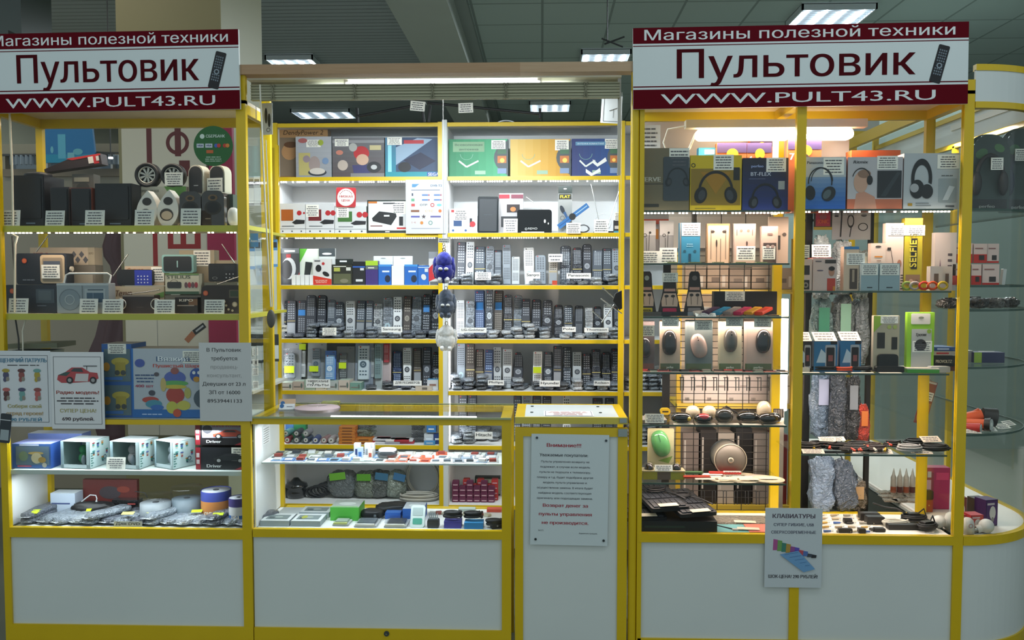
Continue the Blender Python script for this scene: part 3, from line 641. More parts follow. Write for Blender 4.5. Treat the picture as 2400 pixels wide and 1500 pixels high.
p00,p10=at(1484,256,-.02),at(2268,243,-.02);p01=at(1481,66,-.02)
sg=sign('large maroon and white shop sign above the right display cabinet',p00,None,None,(p10-p00).length,p01.z-p00.z,(0,-math.atan2(p10.z-p00.z,p10.x-p00.x),0))
q10=at(563,264,-.02);q11=at(560,77,-.02);Wm=(p10-p00).length*.99;sl=.003
p0=Vector((q10.x-Wm*.77,-.02,q10.z-Wm*sl));Wl=q10.x-p0.x
Wfull=Wm*.815;p0=Vector((q10.x-Wfull,-.02,q10.z+.004))
sg2=sign('maroon and white shop sign above the left cabinet, cut by the picture edge',p0,None,None,Wfull,q11.z-q10.z,(0,-.010,0))
# ---------------------------------------------------------------- goods: helpers
ORD=['leftmost','second from left','third from left','fourth from left','fifth from left','sixth from left','seventh from left','eighth from left','ninth from left','tenth from left',
       'eleventh from left','twelfth from left','thirteenth from left','fourteenth from left','fifteenth from left','sixteenth from left','seventeenth from left','eighteenth from left','nineteenth from left','twentieth from left']
PT='#efece2';INK='#55555c'
def tagmesh(w,h,n=5,c=PT,ink=INK,seed=0,th=.0008):
    m=MB();m.box(-w/2,w/2,0,th,0,h,c);m.print_lines(-w*.44,h*.06,w*.44,h*.92,n,ink,1,random.Random(seed));return m
def ptag(px0,px1,pyt,pyb,Y,label,zb=None,rx=-.14,rz=0,ry=0,c=PT,n=5,txt=None,name='price_tag',th=.0008):
    """a small printed card standing or propped at (pixel box, depth)"""
    x0,x1=XX(px0,Y),XX(px1,Y);zb_=ZZ(pyb,Y,(px0+px1)/2)if zb is None else zb
    h=max(.006,ZZ(pyt,Y,(px0+px1)/2)-zb_);w_=x1-x0
    if txt:
        m=MB();m.box(-w_/2,w_/2,0,th,0,h,c)
        L=txt if isinstance(txt,list)else[txt]
        for i,s_ in enumerate(L):
            hh=h/(len(L)+.25);v=h-hh*(i+.98)+hh*.22;m.txt(s_,0,v,hh*.52,'#222228',2,w_*(.86 if len(s_)>4 else.6),bold=.5)
    else:m=tagmesh(w_,h,n,c,INK,int(px0*7+pyt),th)
    return make(name,m,None,((x0+x1)/2,Y,zb_),(rx,ry,rz),label,'price tag' if name=='price_tag' else 'card')
def subtag(par,u,v,w,h,y=-.0015,c=PT,n=5,rx=0,ry=0):
    """price tag stuck on a packet: a part of the packet; u = centre, v = bottom, local metres"""
    return make('price_tag',tagmesh(w,h,n,c,INK,int(u*9e3+v*7e3)),par,(u,y,v),(rx,ry,0))
class Slot:
    """pixel box at a depth turned into metres"""
    def __init__(s,px0,px1,pyt,Y,zb,rz=0):
        s.x0,s.x1=XX(px0,Y),XX(px1,Y);s.w=s.x1-s.x0;s.cx=(s.x0+s.x1)/2;s.Y=Y;s.zb=zb;s.px0,s.px1,s.pyt=px0,px1,pyt
        s.h=ZZ(pyt,Y,(px0+px1)/2)-zb
    def u(s,px):return XX(px,s.Y)-s.cx
    def v(s,py):return ZZ(py,s.Y,s.px0)-s.zb
def carton(name,label,px0,px1,pyt,Y,zb,d,col,art=None,tg=None,rz=0,group=None,side=None,top=None,cat=None,rx=0,tags=None):
    zb+=.0004 if rx>=0 else.0004+d*math.sin(-rx)
    """printed box: front at depth Y, standing at zb. art(m, w, h, s) draws on the front face (origin bottom centre)"""
    s=Slot(px0,px1,pyt,Y,zb);w_,h=s.w,s.h
    m=MB();c=[(-w_/2,0,0),(w_/2,0,0),(w_/2,0,h),(-w_/2,0,h),(-w_/2,d,0),(w_/2,d,0),(w_/2,d,h),(-w_/2,d,h)]
    m.add(c,[(0,1,2,3)],col);m.add(c,[(5,4,7,6),(1,5,6,2),(4,0,3,7)],side or col);m.add(c,[(3,2,6,7),(4,5,1,0)],top or side or col)
    if art:art(m,w_,h,s)
    tl=tags or([tg]if tg else[])
    if tl:
        t=root(name,label,cat or name.split('_')[-1]if cat is None else cat,(s.cx,Y,zb),(rx,0,rz),group)
        make('packet' if 'box' not in name else 'carton',m,t)
        for q in tl:  # px box
            subtag(t,(s.u(q[0])+s.u(q[1]))/2,s.v(q[3]),s.u(q[1])-s.u(q[0]),s.v(q[2])-s.v(q[3]),n=q[4]if len(q)>4 else 5)
        return t
    return make(name,m,None,(s.cx,Y,zb),(rx,0,rz),label,cat or 'box',group)
def stripes(c,v0,v1,L=1):
    return lambda m,w,h,s:m.rect(-w/2,h*v0,w/2,h*v1,c,L)
def grad(m,w,h,c0,c1,n=8,horiz=False,L=1):
    a,b=[int(c0[i:i+2],16)for i in(1,3,5)],[int(c1[i:i+2],16)for i in(1,3,5)]
    for i in range(n):
        c='#%02x%02x%02x'%tuple(int(a[k]+(b[k]-a[k])*i/(n-1))for k in range(3))
        if horiz:m.rect(-w/2+w*i/n,0,-w/2+w*(i+1)/n,h,c,L)
        else:m.rect(-w/2,h*i/n,w/2,h*(i+1)/n,c,L)
# ---------------------------------------------------------------- remote controls
def remote_mesh(h,w,d,body,key,shape='flat',style='grid',acc=None,seed=0):
    r=random.Random(seed);m=MB()
    rad={'flat':.004,'round':w*.28,'oval':w*.42,'taper':.008}[shape]
    if shape=='taper':P=[(-w*.42,0),(w*.42,0),(w*.5,h*.5),(w*.5,h-.006),(w*.44,h),(-w*.44,h),(-w*.5,h-.006),(-w*.5,h*.5)]
    elif shape=='oval':P=[(w/2*(.72+.28*math.sin(PI*min(1,(i/10)*1.1)))*(1 if 0<i<10 else.55),h*i/10)for i in range(11)];P=P+[(-x,z)for x,z in reversed(P)]
    elif shape=='round':P=rr(-w/2,0,w/2,h,(.006,.006,rad,rad))
    else:P=rr(-w/2,0,w/2,h,rad)
    q=[(x*.86,h/2+(z-h/2)*.975)for x,z in P];n=len(P)
    v=[(x,0,z)for x,z in q]+[(x,.004,z)for x,z in P]+[(x,d,z)for x,z in P]
    m.add(v,[list(range(n)),list(range(3*n-1,2*n-1,-1))],body)
    m.add(v,[(i,i+n,(i+1)%n+n,(i+1)%n)for i in range(n)]+[(i+n,i+2*n,(i+1)%n+2*n,(i+1)%n+n)for i in range(n)],body,True)
    cols=r.choice((3,4));bw=w*.72/cols
    def grid(v0,v1,c=key):
        rows=max(1,int((v1-v0)/(bw*.95)))
        for i in range(rows):
            for j in range(cols):
                u=-w*.36+bw*(j+.5);z=v1-(i+.5)*(v1-v0)/rows;m.rect(u-bw*.33,z-bw*.24,u+bw*.33,z+bw*.24,c,1)
    m.disc(-w*.25,h*.955,w*.07,'#b03030' if r.random()<.6 else key,1,n=8)
    if style=='grid':grid(h*.50,h*.92);grid(h*.12,h*.42)
    elif style=='pad':grid(h*.60,h*.92);m.ring(0,h*.45,w*.13,w*.30,key,1,14);m.disc(0,h*.45,w*.09,key,1,n=10);grid(h*.10,h*.30)
    elif style=='screen':m.rect(-w*.36,h*.58,w*.36,h*.74,acc or '#2a6fae',1);grid(h*.76,h*.93);grid(h*.12,h*.52)
    elif style=='half':m.rect(-w*.40,h*.03,w*.40,h*.38,acc or '#8a8f94',1);grid(h*.48,h*.92);m.rect(-w*.43,h*.425,w*.43,h*.435,'#c8b060',2)
    elif style=='band':grid(h*.55,h*.93);m.rect(-w*.5,h*.40,w*.5,h*.415,'#c9b870',2);grid(h*.08,h*.36)
    elif style=='arc':grid(h*.50,h*.9);m.disc(0,h*.28,w*.3,acc or '#9fb6c0',1,n=12);m.disc(0,h*.28,w*.12,body,2,n=10)
    return m
RC_COL={'k':('#363a42','#8b9198','black'),'d':('#4c545e','#a7afb6','dark grey'),'g':('#838c95','#454a50','grey'),'s':('#b2b7ba','#4c5056','silver'),'w':('#d6d9da','#44484e','white'),
          'n':('#48423e','#8f8a80','brown-black'),'t':('#9a948a','#44403a','tan'),'b':('#384868','#93a6c4','dark blue')}
RCACHE={}
def upright_remotes(rows,Y,zb,where,lean=-.13,kind='remote_control'):
    """rows: (px0, px1, pytop, colour letter, shape, style, bagged)"""
    for i,rw in enumerate(rows):
        px0,px1,pyt,cl=rw[:4];shp=rw[4]if len(rw)>4 else 'flat';sty=rw[5]if len(rw)>5 else 'grid';bag=rw[6]if len(rw)>6 else 0
        y=Y-.012*(i%2);s=Slot(px0,px1,pyt,y,zb)
        k=(cl,shp,sty,bag,i%3);body,key,cn=RC_COL[cl]
        if k not in RCACHE:RCACHE[k]=remote_mesh(.19,.046,.020,body+('b' if bag else ''),key,shp,sty,seed=sum(map(ord,cl+shp+sty))%97+i).mesh('remote_control')
        r=random.Random(px0+pyt)
        o=make('remote_control',RCACHE[k],None,(s.cx,y,zb+.003),(lean,r.uniform(-.015,.025),r.uniform(-.05,.05)),
                 f"{cn} remote{' in film' if bag else ''} standing, {ORD[i]} in {where}",'remote control',f'upright remotes, {where}')
        o.scale=(s.w/.046*.97,1,s.h/.19)
BAGM={};STK={}
BAGC=[('#5a606cb','slate'),('#7f8892b','grey'),('#a9b0b6b','pale grey'),('#c9cdd0b','white'),('#42474eb','black'),('#8d96a0b','blue-grey')]
LAY=['bottom','second','third','fourth','fifth','sixth','seventh','eighth']
def nth(i):return ORD[i]if i<20 else['twenty-first','twenty-second','twenty-third','twenty-fourth','twenty-fifth','twenty-sixth','twenty-seventh','twenty-eighth'][min(i-20,7)]+' from left'
def bag_mesh(k):
    if k in BAGM:return BAGM[k]
    r=random.Random(k);c=BAGC[k%6][0];m=MB();ph=r.uniform(0,6)
    def fn(p):return Vector((p.x*(1+.05*math.sin(p.y*60+ph)),p.y,max(.001,p.z+.0022*math.sin(p.x*150+ph)*math.cos(p.y*70))))
    m.ell(0,.085,.0105,.027,.085,.0105,c,14,8,.45,fn);m.add([(-.026,-.008,.009),(.026,-.008,.013),(.025,.004,.014),(-.025,.004,.008)],[(0,1,2,3)],'#d4d9dcb')
    BAGM[k]=m.mesh('wrapped_remote');return BAGM[k]
def bag_pile(px0,px1,pyt,Y,zb,where,seed,palette=(0,1,2,3,4,5),rise=None,dens=1.0,dz=.0175):
    r=random.Random(seed);x0,x1=XX(px0,Y),XX(px1,Y);H=ZZ(pyt,Y)-zb;n=max(1,int((x1-x0)/.054*dens));step=(x1-x0)/n
    for i in range(n):
        k=max(1,int(H/dz*r.uniform(.62,1.1)));q=STK[where]=STK.get(where,-1)+1
        for j in range(k):
            kk=r.choice(palette)
            make('wrapped_remote',bag_mesh(kk),None,(x0+step*(i+.5)+r.uniform(-.005,.005),Y+r.uniform(0,.012),zb+.0005+j*dz),(0,r.uniform(-.05,.05),r.uniform(-.22,.22)),
                 f'{BAGC[kk][1]} wrapped remote, {LAY[j]} in {nth(q).replace(" from left", "")} pile, {where}','remote control','wrapped remotes, '+where)
def crumple(m,cx,cy,cz,rx,ry,rz,c,seed=0,e=.7,amp=.10,n=34,k=24):
    o=Vector((seed*3.1,seed*1.7,seed*.9))
    def fn(p):
        q=Vector(((p.x-cx)/rx,(p.y-cy)/ry,(p.z-cz)/rz));f=1+amp*(2.2*noise.noise(q*1.6+o)+1.6*abs(noise.noise(q*4.2+o))+.8*noise.noise(q*9+o)-.3)
        return Vector((cx+q.x*rx*f,cy+q.y*ry*f,max(cz-rz,cz+q.z*rz*(1+(f-1)*.6))))
    return m.ell(cx,cy,cz,rx,ry,rz,c,n,k,e,fn)
def coil(m,cx,cy,cz,rx,rz,r,c,turns=3,seed=0,plane='xz',n=18):
    q=random.Random(seed);P=[]
    for i in range(n*turns+1):
        a=2*PI*i/n;k=1+.10*math.sin(a*.37+seed)+q.uniform(-.03,.03);t=i/(n*turns)
        if plane=='xz':P.append((cx+rx*k*math.cos(a),cy+(t-.5)*r*turns*1.6,cz+rz*k*math.sin(a)))
        else:P.append((cx+rx*k*math.cos(a),cy+rz*k*math.sin(a),cz+r+t*r*turns*1.2))
    return m.tube(P,r,c,6)
# ---------------------------------------------------------------- rear shelving goods
Yb=YS+.03
A1,A2,A3,A4,A5,A6,A7=SZ
def w4(a):return a
# row 1: game console and antenna boxes
def art_cave(m,w,h,s):
    m.rect(-w/2,h*.80,w/2,h,'#a98258');m.txt('DendyPower 2',w*.0,h*.855,h*.085,'#2e1a10',2,w*.80,ital=.2);m.disc(-w*.28,h*.52,w*.16,'#b08458',2);m.disc(-w*.25,h*.66,w*.14,'#5e3c22',3,h*.06)
    m.poly([(-w*.1,h*.1),(w*.2,h*.12),(w*.1,h*.45),(-w*.02,h*.6)],'#6f6a60',2);m.rect(-w/2,0,w/2,h*.05,'#8a6540',1);m.ring(w*.12,h*.36,.02,.024,'#c9c2b0',3)
carton('game_box','brown console game box with dark lettering, leftmost on the top rear shelf',657,772,298,Yb+.05,A1,.06,'#7e6c58',art_cave,None,cat='box')
def art_cartoon(m,w,h,s):
    grad(m,w,h,'#8f9298','#a9aab0');m.rect(-w*.42,h*.05,-w*.1,h*.6,'#b4a86a',2);m.disc(w*.02,h*.32,w*.16,'#9a8a86',3,h*.2);m.disc(w*.1,h*.12,w*.26,'#30343c',3,h*.09);m.disc(w*.1,h*.15,w*.22,'#c7beb4',4,h*.08)
    m.disc(w*.2,h*.85,w*.08,'#9aa838',3);m.disc(-w*.3,h*.9,w*.13,'#a45a5a',3,h*.06);m.disc(-w*.2,h*.45,w*.1,'#8f7f88',4);m.disc(w*.33,h*.4,w*.09,'#7088a8',4)
carton('game_box','pale grey cartoon-covered game box, second on the top rear shelf',697,780,320,Yb,A1,.05,'#8d9096',art_cartoon,(722,755,328,345),cat='box',side='#6f8088')
def art_race(m,w,h,s):
    grad(m,w,h,'#52484a','#6c6c70');m.rect(-w/2,h*.86,w/2,h*.93,'#8f8f92',2);m.disc(w*.06,h*.60,w*.15,'#b22c30',3,h*.18);m.disc(w*.08,h*.44,w*.12,'#c8a48c',4,h*.14);m.poly([(-w*.12,h*.3),(w*.3,h*.32),(w*.2,h*.05),(-w*.08,h*.05)],'#3c3a66',3)
    m.disc(w*.3,h*.25,w*.14,'#2c2c30',4,h*.14);m.disc(w*.3,h*.25,w*.06,'#b9b9b9',5,h*.06);m.disc(-w*.1,h*.75,w*.08,'#a8a8a4',4);m.disc(-w*.3,h*.3,w*.1,'#b5a69a',4);m.rect(w*.22,h*.68,w*.44,h*.8,'#c0b488',5)
    m.disc(-w*.36,h*.62,w*.07,'#c07a68',4,h*.06);m.rect(-w*.15,0,w/2,h*.1,'#7c7a78',4)
carton('game_box','dark racing game box with a red cap blob, third on the top rear shelf',782,903,322,Yb,A1,.05,'#4c4244',art_race,(788,820,326,343),cat='box',side='#5a4038')
def art_tv(m,w,h,s):
    grad(m,w,h,'#1d7f95','#4c7896');m.poly([(-w*.30,h*.12),(w*.5,h*.12),(w*.5,h),(-w*.30,h)],'#2c4160',2);m.poly([(-w*.3,h*.3),(w*.38,h*.95),(w*.1,h*.98),(-w*.3,h*.75)],'#8fa6bc',3)
    m.poly([(-w*.16,h*.42),(w*.14,h*.18),(w*.44,h*.4),(w*.16,h*.62)],'#161c3a',4);m.disc(-w*.14,h*.25,w*.12,'#18161c',5,h*.13);m.rect(-w*.15,h*.84,w*.22,h*.93,'#b03038',4);m.rect(-w*.5,0,w*.5,h*.13,'#1f8a96',4)
    m.txt('SEGA',w*.40,h*.03,h*.075,'#dfe8f4',6,w*.2,bold=.8);m.rect(w*.28,h*.015,w*.5,h*.12,'#2450a0',5);m.rect(-w*.45,h*.1,-w*.38,h*.8,'#8fd0dc',3)
carton('game_box','teal and navy console box with a slanting black console picture',905,1030,322,Yb,A1,.05,'#1f8296',art_tv,(910,944,322,340),cat='box',side='#10606e')
def art_ant(c0,c1,ti,sub,wh):
    def f(m,w,h,s):
        grad(m,w,h,c0,c1,8,True);e=[]
        for i in range(13):
            a=-1.15+2.3*i/12;e.append((w*.78-w*.52*math.cos(a),h*.5+h*.55*math.sin(a)))
        P=[(x,z)for x,z in e if 0<=z<=h];P=[(max(min(x,w/2),-w/2),z)for x,z in P];m.poly([(w/2,0),(w/2,h),(P[-1][0]+.004,h)]+P[::-1]+[(P[0][0]+.004,0)],'#4e5458',2)
        m.rect(w*.32,h*.36,w*.47,h*.55,'#c4743a',3);m.disc(w*.40,h*.43,w*.04,'#ffcf60',4,n=10);m.rect(w*.32,h*.08,w*.47,h*.22,'#7f93b4',3);m.rect(w*.32,h*.6,w*.47,h*.72,'#466c50',3)
        if ti:m.rect(-w*.43,h*.66,w*.10,h*.93,wh,2);m.txt(ti,-w*.165,h*.82,h*.055,'#3c5a46',3,w*.46,bold=.8);m.txt(sub,-w*.165,h*.70,h*.055,'#3c5a46',3,w*.32,bold=.8)
        m.line((-w*.33,h*.42),(-w*.2,h*.26),.008,'#dfe4dc',3);m.line((-w*.2,h*.26),(w*.0,h*.42),.008,'#dfe4dc',3);m.ring(-w*.2,h*.6,.03,.032,'#7fb09a',3,12,.9,PI,2*PI)
        m.rect(-w*.06,h*.06,w*.12,h*.16,'#9ab8a0',3)
    return f
carton('antenna_box','green indoor antenna box with a white chevron antenna picture',1053,1191,326,Yb,A1,.05,'#2c8a60',art_ant('#1f7a50','#48a878','Всеволновая','антенна','#7ba07c'),(1152,1185,329,350),cat='box')
carton('antenna_box','golden yellow antenna box between the green and the blue one',1196,1337,326,Yb,A1,.05,'#c99a2c',art_ant('#e0bc68','#c8901c',None,None,'#d4b468'),(1300,1332,328,353),cat='box')
def art_blue(m,w,h,s):
    art_ant('#28346c','#26508c',None,None,'')(m,w,h,s);m.rect(-w*.42,h*.82,w*.22,h*.92,'#5f8fb0',4);m.txt('АНТЕННА КОМНАТНАЯ',-w*.1,h*.845,h*.04,'#dfeaf0',5,w*.56)
    m.poly([(-w*.05,h*.35),(w*.05,h*.25),(w*.25,h*.4),(w*.22,h*.5),(w*.05,h*.34),(-w*.05,h*.45)],'#e8e8e4',5);m.poly([(-w*.2,h*.1),(-w*.08,0),(w*.12,h*.12),(w*.1,h*.22),(-w*.06,h*.08),(-w*.2,h*.2)],'#e8e8e4',5)
carton('antenna_box','dark blue antenna box with white angular shapes, right end of the top rear shelf',1339,1448,325,Yb,A1,.05,'#263468',art_blue,(1416,1446,326,349),cat='box')
for pxx,lb in((980,'left'),(1093,'right')):
    m=tagmesh(XX(pxx+17,1.0)-XX(pxx-17,1.0),.046,4,PT,INK,pxx)
    make('price_tag',m,None,(XX(pxx,1.0),1.0,ZZ(258 if pxx<1000 else 263,1.0)),(0,.09 if pxx<1000 else-.03,0),f'small price tag hanging on the {"rising" if pxx < 1000 else "falling"} arm of the black wall bracket','price tag')
t=root('wall_bracket','black angled mounting bracket displayed on top of the rear shelving','bracket',(XX(1004,1.02),1.02,ztS))
X0=XX(1004,1.02)
def bar(a,b_,r=.008,Y=.0):return MB().tube([(XX(a[0],1.02)-X0,Y,ZZ(a[1],1.02)-ztS),(XX(b_[0],1.02)-X0,Y,ZZ(b_[1],1.02)-ztS)],r,'#17181a',4)
make('arm',bar((840,270),(1000,241)),t);make('arm',bar((1004,239),(1266,267)),t);make('foot',bar((840,250),(842,284)),t);make('leg',bar((992,258),(996,284)),t);make('leg',bar((1010,245),(1006,284)),t);make('foot',bar((1265,254),(1265,278)),t)
m=MB();m.ring(XX(1186,1.05),ZZ(290,1.05),.038,.042,'#c8ccd0',0,20,1,.35,PI-.35);
m=MB().tube([(.043*math.cos(a/10*PI),0,.015*math.sin(a/10*PI))for a in range(11)],.003,'#c8ccd0');make('cable_loop',m,None,(XX(1186,1.15),1.15,ztS),(0,0,0),'pale cable loop lying on top of the rear shelving','cable')
for px,c,l in((1252,'#1c1c20','black round cap'),(1344,'#5a1414','dark red round cap')):
    make('cap',MB().ell(0,0,.004,.022,.022,.012,c),None,(XX(px,1.2),1.2,ztS),(0,0,0),l+' just showing over the top edge of the rear shelving','cap')
# row 2
z=A2
def art_recv(tv,redn,tagpos=None):
    def f(m,w,h,s):
        m.rect(-w*.4,h*.42,w*.05,h*.8,tv,2);m.disc(w*.28,h*.68,w*.09,'#b02028',3);
        if redn>1:m.disc(w*.46,h*.68,w*.09 if redn>2 else w*.04,'#b02028',3)
        m.poly([(0,h*.36),(w*.12,h*.30),(w*.47,h*.32),(w*.49,h*.44),(w*.16,h*.46)],'#1d1f24',4);m.rect(-w*.38,h*.22,w*.08,h*.25,'#666a70',2);m.rect(-w/2,h*.14,w/2,h*.15,'#44484c',2)
        for q in(-.35,0,.35):m.disc(w*q,h*.065,w*.03,'#3a3e44',2,n=8)
    return f
carton('receiver_box','white receiver box with an orange screen picture, leftmost on lit shelf',655,717,477,Yb,z,.10,'#cfd0d2',art_recv('#a4561e',2),cat='box')
carton('receiver_box','white receiver box with two red discs, second on lit shelf',718,785,477,Yb,z,.10,'#cdced0',art_recv('#6a1c20',3),(719,749,480,508),cat='box')
carton('receiver_box','white receiver box with a green screen picture, right of the red-disc one',786,860,483,Yb,z,.10,'#cacccc',art_recv('#3c6a30',3),(791,819,485,510),cat='box')
def art_rb(m,w,h,s):
    m.rect(-w/2,0,w/2,h,'#16241e');m.rect(-w*.47,h*.08,w*.5,h*.96,'#d4d6d6',2);m.poly([(-w*.38,h*.45),(-w*.2,h*.66),(w*.22,h*.6),(w*.24,h*.5),(w*.1,h*.24),(-w*.36,h*.36)],'#15171b',3);m.rect(-w*.08,h*.5,w*.06,h*.55,'#cfcfd0',4)
    m.rect(w*.3,h*.22,w*.4,h*.5,'#1a1c20',3);m.rect(w*.24,h*.12,w*.48,h*.17,'#b02828',3);m.rect(-w*.47,h*.9,-w*.25,h*.96,'#c07028',3);m.rect(-w*.42,h*.2,-w*.12,h*.23,'#7a4a4a',3);m.rect(-w*.1,h*.88,w*.2,h*.92,'#2c2c30',3);m.rect(-.01,.004,.012,.009,'#e0e0e0',3)
carton('receiver_box','black-edged receiver box with a large black receiver picture',862,955,469,Yb,z,.09,'#16241e',art_rb,(919,952,472,502),cat='box')
m=MB();w_=XX(835,Yb)-XX(789,Yb);m.prism(rr(-w_/2,0,w_/2,w_*.98,.008),0,.002,'#b82830');m.disc(0,w_*.49,w_*.44,'#e8dcd8',2,n=26);m.txt('НИЗКАЯ',0,w_*.48,w_*.10,'#b02028',3,w_*.66,bold=.8);m.txt('ЦЕНА',0,w_*.28,w_*.10,'#b02028',3,w_*.42,bold=.8)
for i in range(9):
    a=PI*(.85-.7*i/8);m.disc(w_*.32*math.cos(a),w_*.52+w_*.32*math.sin(a),.0025,'#8a2028',3,n=6)
make('price_sign',m,None,(XX(812,Yb-.01),Yb-.01,ZZ(484,Yb-.01)),(-.05,.02,0),'round-cornered red low-price sign propped on the white receiver boxes','sign')
Y_=YS-.02;x0,x1=XX(952,Y_),XX(1045,Y_);z0,z1=ZZ(547,Y_),ZZ(420,Y_);w_,h=x1-x0,z1-z0
m=MB();m.box(-w_/2,w_/2,0,.001,0,h,'#c2c4c8');T=lambda s,u,v,hh,c,ww:m.txt(s,w_*u,h*v,h*hh,c,1,w_*ww,bold=.7)
T('DVB-T2',.27,.87,.04,'#3c5a78',.28);m.poly([(-w_*.34,h*.86),(-w_*.26,h*.86),(-w_*.16,h*.92),(-w_*.34,h*.92)],'#4c86b0');m.rect(-w_*.36,h*.80,w_*.36,h*.815,'#777a88')
T('ОТР',-.05,.515,.035,'#222233',.18);T('СТС',.09,.40,.035,'#c8a860',.2);T('1',-.33,.70,.05,'#28304c',.03)
for u in(0,.3):
    for v in(.70,.61):m.rect(w_*(u-.09),h*v,w_*(u+.06),h*(v+.03),'#5878a8');m.rect(w_*(u+.065),h*v,w_*(u+.1),h*(v+.03),'#a05868')
m.rect(-w_*.36,h*.60,-w_*.28,h*.65,'#5c9a78');m.rect(-w_*.36,h*.505,-w_*.27,h*.555,'#c04a4a');m.ring(w_*.17,h*.53,.006,.010,'#b04040');m.disc(w_*.34,h*.53,.012,'#6ab0d0',1,.006)
m.rect(-w_*.37,h*.40,-w_*.16,h*.44,'#7a4c30');m.disc(w_*.36,h*.42,.008,'#c86a30');m.rect(-w_*.37,h*.30,-w_*.15,h*.33,'#4c4c98');m.poly([(w_*(-.05)+.012*math.cos(PI/2+i*PI/5)*(1 if i%2==0 else.42),h*.315+.012*math.sin(PI/2+i*PI/5)*(1 if i%2==0 else.42))for i in range(10)],'#4a3c40')
m.rect(w_*.12,h*.30,w_*.38,h*.33,'#54508c');T('14',-.30,.19,.035,'#b8908c',.1);m.disc(-w_*.1,h*.20,.008,'#c07a30');m.ring(w_*.12,h*.20,.007,.010,'#4c7c70');m.rect(w_*.25,h*.18,w_*.36,h*.22,'#d0c8d0');m.rect(-w_*.36,h*.09,w_*.36,h*.10,'#8a8a96')
make('channel_poster',m,None,((x0+x1)/2,Y_,z0),(0,0,0),'white sheet of channel logos taped across the middle shelf divider','poster')
carton('antenna_box','small white box with a red disc beside the black tablet antenna',1053,1120,489,Yb,z,.08,'#c9cbd2',lambda m,w,h,s:(m.rect(-w*.34,h*.28,-w*.06,h*.52,'#2c4a78',2),m.rect(w*.22,h*.25,w*.3,h*.6,'#222428',2),m.disc(w*.32,h*.36,w*.1,'#b83038',3),m.disc(-w*.36,h*.1,w*.04,'#3a5a88',2),m.disc(w*.08,h*.1,w*.04,'#3a5a88',2),m.rect(-w*.42,h*.85,-w*.32,h*.95,'#b03030',2)),(1065,1097,491,517),cat='box')
def tablet():
    s=Slot(1119,1168,460,Yb-.005,z);m=MB();m.rbox(-s.w/2,s.w/2,0,.014,0,s.h,.008,'#1c2126g');m.rbox(-s.w*.42,s.w*.42,-.001,0,s.h*.05,s.h*.93,.005,'#22282e');m.print_lines(-s.w*.25,s.h*.48,s.w*.25,s.h*.52,1,'#343c44',4)
    make('flat_antenna',m,None,(s.cx,s.Y,z),(-.06,.01,0),'black rounded flat panel antenna standing like a tablet','antenna')
tablet()
carton('antenna_box','tall pale box with a sunset screen picture behind the black radio antenna',1170,1226,453,Yb+.03,z,.05,'#b9b6b8',lambda m,w,h,s:(m.rect(-w*.5,h*.87,-w*.06,h*.97,'#9c2030',2),m.rect(w*.0,h*.87,w*.5,h*.97,'#6c3040',2),m.rect(-w*.18,h*.52,w*.36,h*.72,'#26181a',2),m.disc(w*.08,h*.60,w*.12,'#c87a40',3,h*.06),m.rect(-w*.42,h*.15,w*.3,h*.42,'#2a2c30',2)),cat='box')
s=Slot(1212,1293,491,Yb,z);t=root('desktop_antenna','black rounded desktop antenna with a telescopic rod, white mark on its front','antenna',(s.cx,s.Y,z),(-.03,0,0))
m=MB();m.rbox(-s.w/2,s.w/2,0,.03,0,s.h,(.004,.004,.014,.014),'#121417g');m.txt('REMO',-s.w*.05,s.h*.14,s.h*.09,'#c8c8c8',2,s.w*.26);m.ring(-s.w*.24,s.h*.17,.004,.006,'#c8c8c8',2,12);m.rect(-s.w*.38,.001,s.w*.28,.006,'#d8d8d8',2);m.disc(s.w*.30,s.h*.5,.005,'#d8d8d8',2,.009);m.disc(s.w*.40,s.h*.4,.003,'#d8d8d8',2,.005);make('body',m,t)
make('telescopic_rod',MB().tube([(s.u(1273),.015,s.h),(s.u(1233),.02,s.v(460))],.0015,'#d0d0d0m'),t)
ptag(1180,1213,512,541,Yb-.03,'price tag leaning against the black desktop antenna',z)
s=Slot(1308,1340,436,Yb+.03,z);t=root('antenna_pack','tall hanging pack with a black header and yellow lettering behind the blue antenna','pack',(s.cx,s.Y,z))
m=MB();m.rbox(-s.w/2,s.w/2,0,.012,0,s.h,.003,'#8f9290');m.rect(-s.w/2,s.h*.84,s.w/2,s.h,'#182420');m.disc(0,s.h*.94,.008,'#dcdcdc',2,.003);m.rect(-s.w*.46,s.h*.72,s.w*.46,s.h*.83,'#22241c',2);m.txt('FLAT',0,s.h*.745,s.h*.06,'#e8cc20',3,s.w*.7,bold=1)
m.disc(-s.w*.2,s.h*.5,.010,'#16202c',2,.022,14,.4);m.line((-.004,s.h*.45),(s.w*.3,s.h*.22),.012,'#28507c',3);m.ring(-s.w*.2,s.h*.32,.009,.011,'#3a3c3c',3);make('card',m,t)
s=Slot(1300,1384,482,Yb,z);t=root('cross_antenna','blue bow-tie antenna with a black round hub lying across the shelf edge','antenna',(XX(1341,Yb),Yb,z));a=.64
h0=ZZ(508,Yb)-z;m=MB();m.M=Matrix.Translation((0,0,h0))@Matrix.Rotation(-a,4,'Y');m.box(.006,.095,0,.005,-.013,.013,'#2c6aa8');m.box(-.085,-.006,0,.005,-.013,.013,'#2c6aa8');m.rect(.02,-.002,.09,.002,'#9cc0d8',1);m.rect(-.08,-.002,-.02,.002,'#1c4c88',1);make('arm',m,t)
m=MB().cyl((0,-.006,h0),(0,.012,h0),.0165,.0165,'#15171a',18);make('hub',m,t)
m=MB();coil(m,.055,.035,.022,.028,.018,.0015,'#4a4c50',4,3);make('cable',m,t)
ptag(1327,1360,522,547,YS-.02,'pale price tag hanging over the shelf edge below the blue antenna',None,0)
